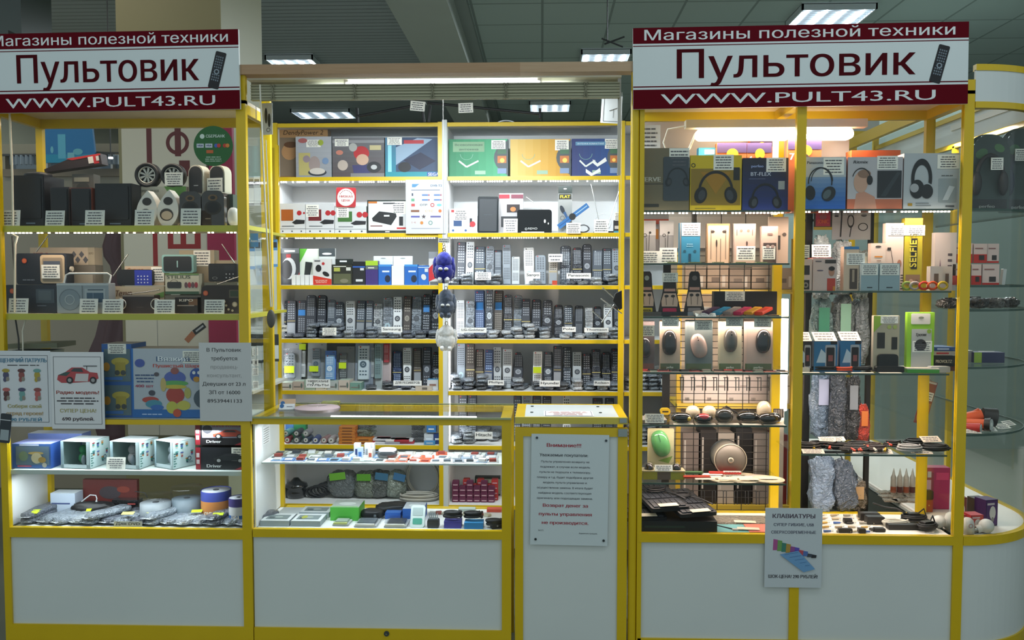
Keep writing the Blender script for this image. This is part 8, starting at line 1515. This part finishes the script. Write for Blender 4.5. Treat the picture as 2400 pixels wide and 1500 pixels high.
for q in((1925,560,700,44,'#b8c4c8',None,'pale crumpled bag, upper left'),(1975,570,690,46,'#c4ccd0',None,'pale crumpled bag, upper middle'),(2015,590,700,34,'#8a9490','#c8c8b8','greyish bag, upper right'),
          (1928,700,860,50,'#6c8484','#3c8468','teal-labelled bag, second row left'),(1978,690,860,48,'#7c8484','#8ab49c','clear grey bag, second row middle'),(2018,700,850,36,'#8c9498',None,'grey bag, second row right'),
          (1930,865,1020,46,'#7c94b0','#b0b8d8','blue-tinted bag, third row left'),(1965,870,1030,40,'#3c4450',None,'dark bag, third row middle'),(2000,880,1025,38,'#3a3c40','#8a9098','dark bag with pale label, third row'),(2026,945,1035,30,'#c8402c','#d87838','red-orange bag, third row right'),
          (1935,1065,1195,56,'#7c90a8',None,'blue-grey bag, bottom left'),(1985,1075,1190,56,'#4c5868',None,'slate bag, bottom middle'),(2018,1120,1195,40,'#6c6050','#b89468','brownish bag, bottom right')):
    hbag(q[6]+' of the black peg rack',q[0],q[1],q[2],q[3],q[4],.34 if q[0]%2 else.375,q[5])
def wsheet(label,a,b_,p0,p1,Yo,fn,c='#b8babc'):
    x0,x1,z1,z0=XX(a,Yo),XX(b_,Yo),ZZ(p0,Yo),ZZ(p1,Yo);w,h=x1-x0,z1-z0;m=MB();m.box(-w/2,w/2,0,.003,0,h,c);fn(m,w,h);make('display_card',m,None,((x0+x1)/2,Yo,z0),(0,0,0),label,'card')
wsheet('white card picturing black cables and a plug, top of the peg rack',1948,2038,497,563,.40,lambda m,w,h:(m.line((-w*.25,h),(-w*.28,h*.1),.006,'#222326',2),m.ring(-w*.02,h*.66,.010,.014,'#1c1d20',2,16,2),m.line((0,h*.5),(-w*.04,h*.1),.004,'#1c1d20',2),m.ring(w*.30,h*.45,.016,.020,'#1c1d20',2,18,.8),m.disc(w*.32,h*.86,.012,'#26282c',2,.006),m.rect(-w*.44,h*.8,-w*.34,h*.98,'#26282c',2)))
wsheet('red and yellow display card at the top left of the peg rack',1905,1948,498,540,.40,lambda m,w,h:(m.rect(-w*.5,0,w*.5,h*.16,'#b8a028',1),m.rect(-w*.4,h*.2,w*.4,h,'#a82c44',1),m.txt('SONIC',0,h*.35,h*.22,'#d0603c',2,w*.6,bold=1),m.disc(0,h*.72,w*.2,'#8a4c58',2,h*.14)),'#3a302c')
# shelf B878
z=RZ['B878'];W='on the smart watch shelf'
def watch(label,a,b_,c,pyt=802):
    RB_('watch_box',label,a,b_,pyt,.07,z,.06,c,lambda m,w,h,s:(m.prism(rr(-w*.02,h*.10,w*.42,h*.88,.005),-.001,0,'#a8a8ac'),m.prism(rr(w*.03,h*.18,w*.37,h*.80,.004),-.002,-.001,'#1c1618'),m.rect(w*.1,h*.35,w*.3,h*.55,'#8c4c48',6),m.poly([(-w*.4,h*.3),(-w*.2,h*.75),(0,h*.6),(0,h*.3)],'#b8c8d4',2),m.rect(w*.2,h*.9,w*.48,h,'#1a1a1e',2)),top='#1c2228')
    s=Slot(a,b_,pyt,.07,z);make('price_tag',tagmesh(s.w*.96,.052,3,'#d8c8b4'),None,(s.cx,.068,z+s.h+.0015),(-.95,0,0),'tag lying on top of the '+label.split(',')[0].replace(' with a square watch picture',', left one').replace(' standing further right',', right one'),'price tag')
watch('black smart watch box half behind the middle post, leftmost',1872,1906,'#2a2422',800);watch('blue smart watch box with a square watch picture, left one',1911,1966,'#2c6c98',800);watch('blue smart watch box standing further right, right one',1973,2022,'#2c6c98',799)
def perf(m,w,h,s):
    m.poly([(-w*.5,h*.7),(-w*.5,h),(w*.1,h)],'#8cac3c',2);m.rect(-w*.36,h*.42,-w*.06,h*.70,'#2c2a28',3);m.rect(w*.2,h*.40,w*.42,h*.62,'#2a2826',3);m.disc(w*.1,h*.80,w*.08,'#a4b060',3);m.disc(w*.32,h*.80,w*.08,'#a4b060',3);m.prism(rr(-w*.35,h*.06,w*.42,h*.32,.012),-.014,0,'#17191b')
RB_('charger_pack','cream and green carded charger pack with a black coiled unit',2050,2111,740,.08,z,.02,'#b4a890',perf,(2066,2107,741,758),cat='pack')
RB_('power_pack','lime green bag pack with white header and tag',2129,2193,732,.09,z,.02,'#8cc030',lambda m,w,h,s:(m.prism(rr(-w*.36,h*.80,w*.34,h*.98,.004),-.001,0,'#d0ccc4'),m.disc(0,h*.91,w*.1,'#7c8070',4,h*.02),m.rect(-w*.34,h*.0,w*.40,h*.72,'#b4b4b0',2),m.txt('Tропик',0,h*.60,h*.05,'#2c2c2c',4,w*.4,bold=1,ital=.2),m.disc(0,h*.45,w*.22,'#2c2c30',4,h*.10),m.disc(w*.3,h*.68,w*.08,'#88a838',4)),(2142,2188,799,825),cat='pack')
m=MB();m.box(-.055,.055,0,.09,0,.013,'#4c9c3c');m.M=Matrix.Translation((0,0,.0132));m.box(-.055,.055,0,.09,0,.004,'#d8ccb8');make('green_box',m,None,(XX(2168,.05),.045,z),(0,0,-.12),'flat green-edged box with white top at the shelf front','box')
for i,(a,b_,p,c,l)in enumerate(((2196,2243,800,'#2c4c84','blue-edged'),(2194,2243,815,'#b4a89c','red-edged white'),(2190,2244,852,'#1c1a1a','black lettered'))):
    zb_=[z+.075,z+.058,z+.018][i];h_=[.014,.016,.038][i];m=MB();w=XX(b_,.12)-XX(a,.12);m.box(-w/2,w/2,0,.10,0,h_,c);m.txt('PROVOLTZ',0,.012,.012,'#c8b8a0',2,w*.7,bold=1)if i==2 else m.rect(-w*.4,h_*.3,w*.2,h_*.7,['#b8c4dc','#b03030'][i],1);make('flat_box',m,None,(XX((a+b_)/2,.12),.12,zb_),(0,0,0),f'{l} flat box stacked by the right post {W}','box')
make('flat_box',MB().box(-.055,.05,0,.10,0,.017,'#6c3428'),None,(XX(2219,.12),.12,z),(0,0,0),'dark brown flat box at the bottom of the stack by the right post','box')
r=random.Random(77)
for i,(px,w_,h_,c,l)in enumerate(((1892,.03,.016,'#c8c4b8','white adapter block'),(1940,.10,.010,'#1a1816','black cable bundle'),(1985,.05,.010,'#d04c28','orange cable bundle'),(2020,.08,.014,'#1c1a1a','black coiled cable'),(2092,.10,.022,'#141414','large black adapter with cable'),(2162,.05,.010,'#181818','small black adapter'),(2210,.07,.022,'#c0bcb8','white sloping box'))):
    m=MB();Yo=.075 if i in(1,3)else.055
    if 'cable' in l and i!=4:coil(m,0,.01,.002,w_/2,.018,.0035,c,3,i,'xy')
    else:m.rbox(-w_/2,w_/2,0,.03,0,h_,.004,c);(m.tube([(-w_/2,.01,.006),(-w_/2-.02,.02,.008),(-w_/2-.01,.035,.01),(w_*.2,.04,.02)],.003,c)if i==4 else None)
    make('cable_item',m,None,(XX(px,Yo),Yo,z+.001),(0,0,0),f'{l} lying at the front {W}','cable' if 'cable' in l else 'adapter').name='adapter_cable' if 'cable' in l else 'adapter'
for i,a in enumerate((1874,1940,2002,2068)):m=MB();w=.08;m.box(-w/2,w/2,0,.016,0,.0008,'#d8d0c0');make('price_tag',m,None,(XX(a+26,.032),.032,z+.0),(R(5),0,0),f'narrow price tag lying at the glass edge, {ORD[i]} {W}','price tag')
# shelf B1065
z=RZ['B1065'];W='on the cable shelf'
for i,(px,Yo,rx,ry,c,l)in enumerate(((1895,.09,.05,.03,'#2a221c','brown-black cable coil at middle post'),(1935,.12,.055,.03,'#14110f','long black cable coil behind the tags'),(1975,.09,.05,.03,'#17130f','black cable coil with yellow plugs'),(2020,.12,.05,.03,'#141210','black cable coil near the red bag'),(2052,.10,.035,.03,'#3a2418','dark coil with red and yellow plugs'),(2064,.05,.035,.02,'#2c1a14','small coil with red plugs at the front'),(2100,.15,.03,.02,'#15130f','black plug heap at the back'),(2140,.07,.04,.03,'#a8a4a0','grey-white network cable coil'),(2158,.18,.045,.035,'#111010','high black adapter heap at the back'),(2200,.08,.05,.035,'#1a1918','black coil at the right post'),(2010,.05,.05,.02,'#24201c','front black coil with bright red plugs'))):
    m=MB();coil(m,0,0,.004,rx,ry,.0036,c,3,i,'xy');coil(m,.004,.004,.016,rx*.8,ry*.8,.0034,c,2,i+9,'xy')
    t=root('cable_coil',f'{l} {W}','cable',(XX(px,Yo),Yo,z+.001));make('cable',m,t);q=random.Random(i)
    for k in range(4 if i in(2,4,5,10)else 2 if i<7 else 0):
        cc=q.choice(['#c83c20','#c8a020','#c8c0b0'])if i!=10 else '#d04020';x=q.uniform(-rx,rx);y=q.uniform(-ry,0);m=MB();m.cyl((x,y,.02),(x+q.uniform(-.012,.012),y-.016,.014),.0045,.0045,cc,8);m.cyl((x,y-.016,.014),(x,y-.022,.013),.002,.002,'#c8c8c4m',6);make('plug',m,t)
for i,(px,Yo,w,a,l)in enumerate(((1960,.13,.10,.1,'behind, upper left'),(1947,.12,.06,-.2,'crossing the upper left one'),(1915,.032,.08,0,'front left'),(2032,.035,.075,-.1,'front, left of centre'),(2080,.035,.07,0,'front centre'),(2172,.04,.075,-.08,'front right with print'),(2196,.12,.075,.15,'back right'))):
    make('price_tag',tagmesh(w,.034 if i in(5,6)else.024,3,'#d8c8b4'),None,(XX(px,Yo),Yo,z+(.03 if i in(0,1,6)else.002)),(-1.05,0,a),f'white price tag on the cable shelf, {l}','price tag')
# tray right
z=RZ['tray'];W='in the right tray'
r=random.Random(5);k=0
for row,yy in enumerate((.045,.10,.155,.21,.26)):
    for i in range(5):
        px=1952+i*31-row*4;
        if px>2070:continue
        k+=1;c=r.choice(['#b8a484','#a89478','#8a8478','#c09440','#3c5c98','#26221e','#c8b898']);m=MB();m.cyl((-.016,0,.005),(.010,.004,.005),.0045,.0035,c,8);m.cyl((.010,.004,.005),(.02,.005,.005),.002,.002,'#b8b4aam',6)
        m.box(-.022,.022,-.016,-.008,0,.0006,'#d8ccb8');make('small_connector',m,None,(XX(px,yy),yy,z+.0005),(0,0,r.uniform(-.2,.2)),f'small audio connector lying {["front", "second", "middle", "fourth", "back"][row]} row, {ORD[i]}, beside the keyboard poster','connector','small connectors in the right tray')
for i,(px,Yo,w,h,d,c,l)in enumerate(((2052,.20,.075,.030,.03,'#26211e','black box with three sockets'),(2066,.15,.065,.030,.035,'#1c1a18','black switch box'),(2076,.055,.04,.014,.02,'#1a1816','small black connector at the front'),(2000,.16,.03,.018,.02,'#1c1814','small dark corner connector'),(1994,.04,.05,.016,.015,'#2a2622','dark three-part connector'),(2034,.035,.025,.018,.02,'#2a221c','little dark cube connector'),(2138,.085,.13,.020,.03,'#17120f','long black pouch'),(2064,.06,.03,.01,.02,'#26221c','tiny dark connector'))):
    m=MB();m.rbox(-w/2,w/2,0,d,0,h,.004,c)
    if i==0:[m.disc(-w*.25+q*w*.25,h*.45,.006,'#a8a098',8,None,10)for q in range(3)]
    make('adapter',m,None,(XX(px,Yo),Yo,z+.0005),(0,0,0),f'{l} lying {W}','adapter')
m=MB();coil(m,0,0,.003,.045,.022,.004,'#c8c0b0',4,3,'xy',14);make('cable_coil',m,None,(XX(2112,.13),.13,z),(0,0,0),'white curly cord coil in the right tray','cable')
for i,(px,Yo,s_)in enumerate(((2155,.19,1.2),(2188,.08,1))):
    m=MB();coil(m,0,0,.005,.035*s_,.026,.004,'#1a1512',4,i+20,'xy');m.rbox(-.022,.022,-.01,.014,.01,.036,.005,'#1c1815');m.tube([(.01,0,.03),(.035*s_,.01,.05),(.04*s_,0,.02)],.003,'#181412');make('adapter_cable',m,None,(XX(px,Yo),Yo,z+.001),(0,0,.4*i),f'black power adapter with cable, {["rear", "front"][i]} one beside the glass divider','adapter')
make('curly_bundle',MB().tube([(-.10,.1,.05),(-.07,.06,.045),(-.04,.02,.05),(0,0,.03),(.02,.02,.02)],.004,'#15120f'),None,(XX(2150,.16),.18,z),(0,0,0),'black cable arching up at the back of right tray','cable')
m=MB();m.box(-.045,.035,0,.03,0,.001,'#a8b0a8');m.box(-.03,.03,.005,.02,.001,.008,'#98a498');make('glassy_pack',m,None,(XX(2098,.2),.2,z),(0,0,0),'pale green clear pack beside the socket box in the right tray','pack')
# ---------------------------------------------------------------- corner cabinet and side wing goods
z=RZ['C495']
def dome_pack(label,px,pyt,wpx,Yo,c,tgx):
    x=XX(px,Yo);w=XX(px+wpx/2,Yo)-x;h=ZZ(pyt,Yo)-z;t=root('headphone_pack',label,'pack',(x,Yo,z+.001));m=MB();P=rr(-w,0,w,h,(.005,.005,w*.9,w*.9),8);m.prism(P,.03,.034,'#3c4a44');m.M=Matrix.Translation((0,.03,0));m.disc(-w*.3,h*.75,w*.3,'#4c7848',2,h*.06,12,.5);m.disc(w*.5,h*.82,w*.25,'#5c8850',2,h*.05,12,-.5);m.rect(-w*.9,0,w*.9,h*.16,'#2c2c2c',1);m.txt('perfeo',0,h*.05,h*.04,'#a8a8a0',2,w*.7,bold=1);make('card',m,t)
    m=MB();m.tube([(w*.6*math.cos(a),.012,h*.42+h*.3*math.sin(a))for a in[q*PI/12 for q in range(-1,14)]],.008,c);
    for s_ in(-1,1):m.ell(s_*w*.6,.012,h*.36,w*.22,.016,h*.16,c,14,10)
    make('headphones',m,t);m=MB();P=rr(-w*.98,.002,w*.98,h*.99,(.005,.005,w*.9,w*.9),8);m.prism(P,-.012,-.010,'film');make('blister',m,t);subtag(t,tgx[0],h*tgx[1],.045,.045,-.016)
dome_pack('clear domed headphone pack with brown headphones, left in the corner cabinet',2318,318,104,.16,'#2a2422',(.01,.52));dome_pack('clear domed headphone pack with dark blue headphones, right in the corner cabinet',2392,305,92,.24,'#1c2438',(-.02,.60))
z=RZ['C675']
for i,(a,b_,pt,zb2,l)in enumerate(((2232,2274,632,0,'lower row, left'),(2276,2300,628,0,'lower row, second'),(2302,2342,624,0,'lower row, right'),(2230,2278,570,1,'upper row, left'),(2280,2312,571,1,'upper row, middle'),(2312,2340,571,1,'upper row, right'))):
    zb_=z+.001 if not zb2 else ZZ(618,.14)+.002;s=Slot(a,b_,618 if not zb2 else pt,.14+.003*i,zb_)
    m=MB();w,h=s.w-.001,s.h-(0 if zb2 else.002);m.box(-w/2,w/2,0,.05,0,h,'#d0b8b0');m.rect(-w/2,0,w/2,h*.45 if i%3!=2 else h*.1,'#b0281e',1);m.rect(-w*.1,h*.15,w*.3,h*.4,'#2c2624',2);m.rect(-w*.4,h*.72,w*.2,h*.78,'#8a5c58',2);make('charger_box',m,None,(s.cx,s.Y,zb_),(0,0,0),f'small white and red accessory box in the corner cabinet, {l}','box')
make('white_stick',MB().rbox(-.006,.006,0,.02,0,.06,.002,'#c8c8c4'),None,(XX(2352,.2),.2,z+.001),(0,.1,0),'thin white upright stick right of the red and white boxes','packet')
z=RZ['C735'];r=random.Random(3)
for i in range(5):
    m=MB();crumple(m,0,0,.02,.035,.03,.02,['#2a2420','#3a3430','#201c1a','#45403a','#2c2622'][i]+'b',i,.8,.12);x=2222+i*36;Yo=.12+.03*(i%2)if i<4 else.2
    make('gadget_bag',m,None,(XX(x,Yo),Yo,z+.001),(0,0,0),f'dark crumpled bag lying on the small round shelf, {ORD[i]}','bag')
RB_('black_box','black box with a white tag lying over it, on the small round shelf',2266,2300,695,.22,z+.001,.05,'#181614',None)
z=RZ['C845']
RB_('flat_box','navy and lime flat box on the third corner shelf',2288,2360,826,.18,z+.001,.06,'#2c3050',lambda m,w,h,s:m.rect(-w*.5,0,-w*.25,h,'#8ca83c',1));RB_('flat_box','grey flat box with a white top, left on the third corner shelf',2268,2286,822,.2,z+.001,.05,'#8a8c88',None,top='#c8c4bc')
m=MB();m.box(-.03,.03,0,.03,0,.001,'#c8c4bc');make('price_tag',m,None,(XX(2325,.2),.2,ZZ(826,.18)+.002),(.1,0,0),'white tag lying on the navy and lime flat box','price tag')
# flashlights
z=RZ['C1000']
t=root('flashlight','large orange flashlight with a black head in the corner cabinet','flashlight',(XX(2285,.14),.14,z+.04));m=MB();m.cyl((-.045,.02,-.012),(.04,0,.012),.022,.026,'#c8501c',18);m.cyl((.0,.01,.014),(.03,.0,.034),.008,.008,'#b84818',10);make('body',m,t);m=MB();m.cyl((.04,0,.012),(.085,-.01,.005),.030,.036,'#1c1a18',20);make('head',m,t)
t=root('flashlight','small orange flashlight with a round white lens facing forward','flashlight',(XX(2328,.08),.08,z+.028));m=MB();m.cyl((-.06,.05,.0),(-.01,.012,0),.014,.018,'#c8501c',16);m.cyl((-.01,.012,0),(.006,0,0),.022,.026,'#1c1a18',18);make('body',m,t);m=MB();m.cyl((.006,-.0005,0),(.0075,-.002,0),.021,.021,'#c0c4c0',18);m.cyl((.007,-.002,0),(.008,-.003,0),.008,.008,'#e8e8e0',10);make('lens',m,t)
t=root('flashlight','red flashlight with a white lens lying lowest in front','flashlight',(XX(2308,.06),.06,z+.018));m=MB();m.cyl((-.04,.03,0),(.0,.0,0),.014,.018,'#a82420',16);make('body',m,t);m=MB();m.cyl((0,-.0005,0),(.002,-.002,0),.015,.015,'#c0c4c0',16);make('lens',m,t)
for i,(px,Yo)in enumerate(((2290,.05),(2330,.09),(2366,.15),(2382,.22))):make('price_tag',tagmesh(.06,.03,3),None,(XX(px,Yo),Yo,z+.002),(-1.1,0,-.2+.25*i),f'price tag lying along the curved edge below the flashlights, {ORD[i]}','price tag')
t=root('knife_pack','slanting red and orange carded knife pack hanging behind the right post','pack',(XX(2190,.42),.42,ZZ(890,.42)),(0,.25,0));m=MB();m.box(-.025,.025,0,.004,-.18,0,'#8a3c38');m.rect(-.022,-.17,.022,-.09,'#b87c3c',1);m.rect(-.022,-.01,.022,-.002,'#c8c0b8',1);m.line((-.002,-.15),(.008,-.10),.01,'#55304c',2);make('card',m,t);make('price_tag',tagmesh(.042,.035,3),t,(.0,-.002,-.08),(0,0,0));make('hook',MB().tube([(0,0,-.004),(0,.02,.01),(0,.1,.01)],.002,'#26221e'),t)
# side wing : tray goods
z=RZ['ctray']
def inwing(px,py):  # point on the wing tray under a pixel
    d=CM@Vector(((px-W_/2)/F,-(py-H_/2)/F,-1));k=(z-CAM.z)/d.z;return CAM+d*k
p=inwing(2205,1180);h=.16
m=MB();m.box(-.055,.045,0,.05,0,.17,'#b02858');m.rect(-.05,.05,-.02,.15,'#8c2048',1);m.rect(-.048,.07,-.03,.12,'#c8a0b4',2);m.rect(-.01,.12,.04,.15,'#d8406c',1);m.rect(-.045,.13,-.03,.155,'#c8c0c4',3);t=make('pink_box',m,None,(XX(2212,.38),.38,z+.001),(0,0,0),'large magenta product box in the side wing tray','box')
m=MB();m.rbox(-.017,.017,0,.015,0,.055,.004,'#b03024');m.rbox(-.018,.018,-.002,.016,.050,.088,.008,'#171216');m.disc(0,.028,.003,'#c8a050',8);make('red_lighter',m,None,(XX(2202,.29),.335,z+.001),(0,0,0),'red and black handheld device standing before the magenta box','gadget')
for i in range(8):
    px=2105+(i%4)*15;Yo=.62 if i<4 else.70;t=root('glue_bottle',f'small white bottle with pointed cap, {"front" if i < 4 else "rear"} row, {ORD[i % 4]}, side wing','bottle',(XX(px,Yo),Yo,z+.001),group='white bottles in the side wing');m=MB();m.lathe([(0,0),(.012,0),(.012,.055),(.007,.066),(.006,.072),(0,.072)],'#c8bcac',14);m.lathe([(.0123,.008),(.0123,.034)],'#5c1c18' if i%2 else '#a8502c',14);make('bottle',m,t);m=MB();m.lathe([(.006,.070),(.005,.078),(.001,.096),(0,.096)],'#d8d0c4',12);make('cap',m,t)
r=random.Random(8)
for i in range(9):
    Yo=.48+.07*(i//3);px=2090+(i%3)*26+(2-i//3)*6;c=['#a89c88','#8c8474','#b4aa98'][i%3];m=MB();m.rbox(-.03,.03,0,.04,0,.006,.003,c+'b');make('carded_tool',m,None,(XX(px,Yo),Yo,z+.001),(0,0,r.uniform(-.3,.3)),f'glinting flat blister in the side wing tray, {["front", "middle", "back"][i//3]} row {ORD[i % 3]}','pack')
# corner tray : bulbs
def bulb_box(label,px,Yo,w,h,c,c2,zb=None,rz=0):
    x=XX(px,Yo);m=MB();m.box(-w/2,w/2,0,w,0,h,c);m.rect(-w*.44,h*.05,w*.44,h*.95,c2,1);m.disc(w*.06,h*.5,w*.26,'#d0c8c0',2,h*.26);m.disc(w*.06,h*.24,w*.12,'#8a8480',3,h*.1);m.rect(-w*.4,h*.80,w*.2,h*.88,'#c8b8b8',3);return make('bulb_box',m,None,(x,Yo,(zb or z)+.001),(0,0,rz),label,'box')
bulb_box('black and gold bulb box at the back of the corner tray',2316,.22,.05,.085,'#3a3024','#4c4030',None,.2);bulb_box('purple bulb box with a white bulb picture on the corner tray',2340,.15,.055,.10,'#3c1c4c','#4c2860',None,.3)
bulb_box('red bulb box behind the white bulbs, left on corner tray',2276,.10,.05,.055,'#a02830','#b03c3c',None,-.1);bulb_box('red bulb box between the white bulbs on the corner tray',2306,.08,.05,.06,'#a8282c','#b8483c',None,.15);bulb_box('dark red tall box standing near the right post, corner tray',2268,.18,.04,.10,'#6c2c24','#7c3c30')
def bulb(label,px,Yo,s_,a=0,b_=0):
    t=root('light_bulb',label,'light bulb',(XX(px,Yo),Yo,z+.024*s_),(a,b_,0));m=MB();m.ell(0,0,0,.024*s_,.024*s_,.024*s_,'#d8d4cc',18,12);m.lathe([(.014*s_,-.018*s_),(.013*s_,-.032*s_),(.012*s_,-.034*s_)],'#d4d0c8',16);make('glass_globe',m,t);m=MB();m.lathe([(.010*s_,-.034*s_),(.010*s_,-.05*s_),(.004*s_,-.054*s_),(0,-.054*s_)],'#9a948am',14);make('screw_base',m,t)
def vbulb(label,px,Yo):
    m=MB();m.lathe([(0,0),(.022,.0),(.022,.035),(.018,.05),(.010,.058),(0,.06)],'#d0ccc4',20);t=root('light_bulb',label,'light bulb',(XX(px,Yo),Yo,z+.001));make('body',m,t);m=MB();m.M=Matrix.Translation((0,-.022,0));m.ring(0,.034,.006,.008,'#b06858',2,14);make('printed_ring',m,t)
vbulb('white upright bulb body with a printed ring, left of two',2243,.12);vbulb('white upright bulb body with a printed ring, right of two',2284,.05);bulb('white round bulb lying on the corner tray at the right',2328,.06,1.1,0,1.2);bulb('white bulb with metal screw base lying left on the tray',2215,.12,1,0,-1.3)
# second header seen above the right cabinet's back (far side of the kiosk)
Yh=1.9;t=root('rear_header','yellow-edged white header of the rear showcase behind the right cabinet','header',(XX(1990,Yh),Yh,0));X0=XX(1990,Yh);x1=xw1-X0
make('panel',MB().box(0,x1,.0,.012,ZZ(312,Yh),ZZ(276,Yh),'#b8bcb8'),t)
for p0,p1 in((312,330),(262,276)):make('rail',MB().box(0,x1,-.006,.02,ZZ(p1,Yh),ZZ(p0,Yh),YEL),t)
for q in(0,x1-.03):make('post',MB().box(q,q+.03,.0,.02,0,ZZ(325,Yh),YEL),t)
# posters on the right base
def P4(m,w,h):
    m.txt('КЛАВИАТУРЫ',0,h*.875,h*.05,'#4a3c4c',1,w*.74,bold=1);m.txt('СУПЕР ГИБКИЕ, USB',0,h*.775,h*.035,'#44445c',1,w*.70,bold=.6);m.txt('СВЕРХСОВРЕМЕННЫЕ',0,h*.68,h*.035,'#44445c',1,w*.78,bold=.6)
    for i,c in enumerate(('#a8508c','#6c9c58','#3c7c6c','#b08c40','#8c4c8c','#5c4cb0','#b84c58','#4c6cac','#3c4450','#26282e')):u=-.32+.075*i;m.prism([(x*w,y*h)for x,y in((u-.04,.47-.01*i),(u+.04,.47-.01*i),(u+.05,.60-.022*i+.01*(i%2)),(u-.03,.61-.022*i+.01*(i%2)))],-.0005-.0003*i,0,c)
    m.poly([(-w*.24,h*.42),(w*.08,h*.47),(w*.38,h*.24),(w*.18,h*.20)],'#6c9cc8',9);
    for i in range(5):m.line((-w*.16+w*.09*i,h*(.42-.035*i)),(w*.08+w*.05*i,h*(.45-.04*i)),.0012,'#3c6ca0',10)
    m.txt('ШОК-ЦЕНА! 290 РУБЛЕЙ!',0,h*.12,h*.04,'#33333c',1,w*.86,bold=.8)
poster('white keyboard offer sheet hanging over the right tray edge',((1802,1191),(1938,1377)),P4,-.004,'#c4ccd0')
m=MB();m.rbox(-.02,.02,0,.02,0,.026,.008,'#c8c8c4')if 0 else m.disc(0,0,.001,'#9aa8aa',1)
m=MB();m.cyl((0,0,0),(0,-.004,0),.010,.010,'#3c4240',14);m.cyl((0,-.004,0),(0,-.007,0),.004,.004,'#8a9088m',10);make('lock',m,CT,(XX(900)-cx0,0,ZZ(1490)),(0,0,0))
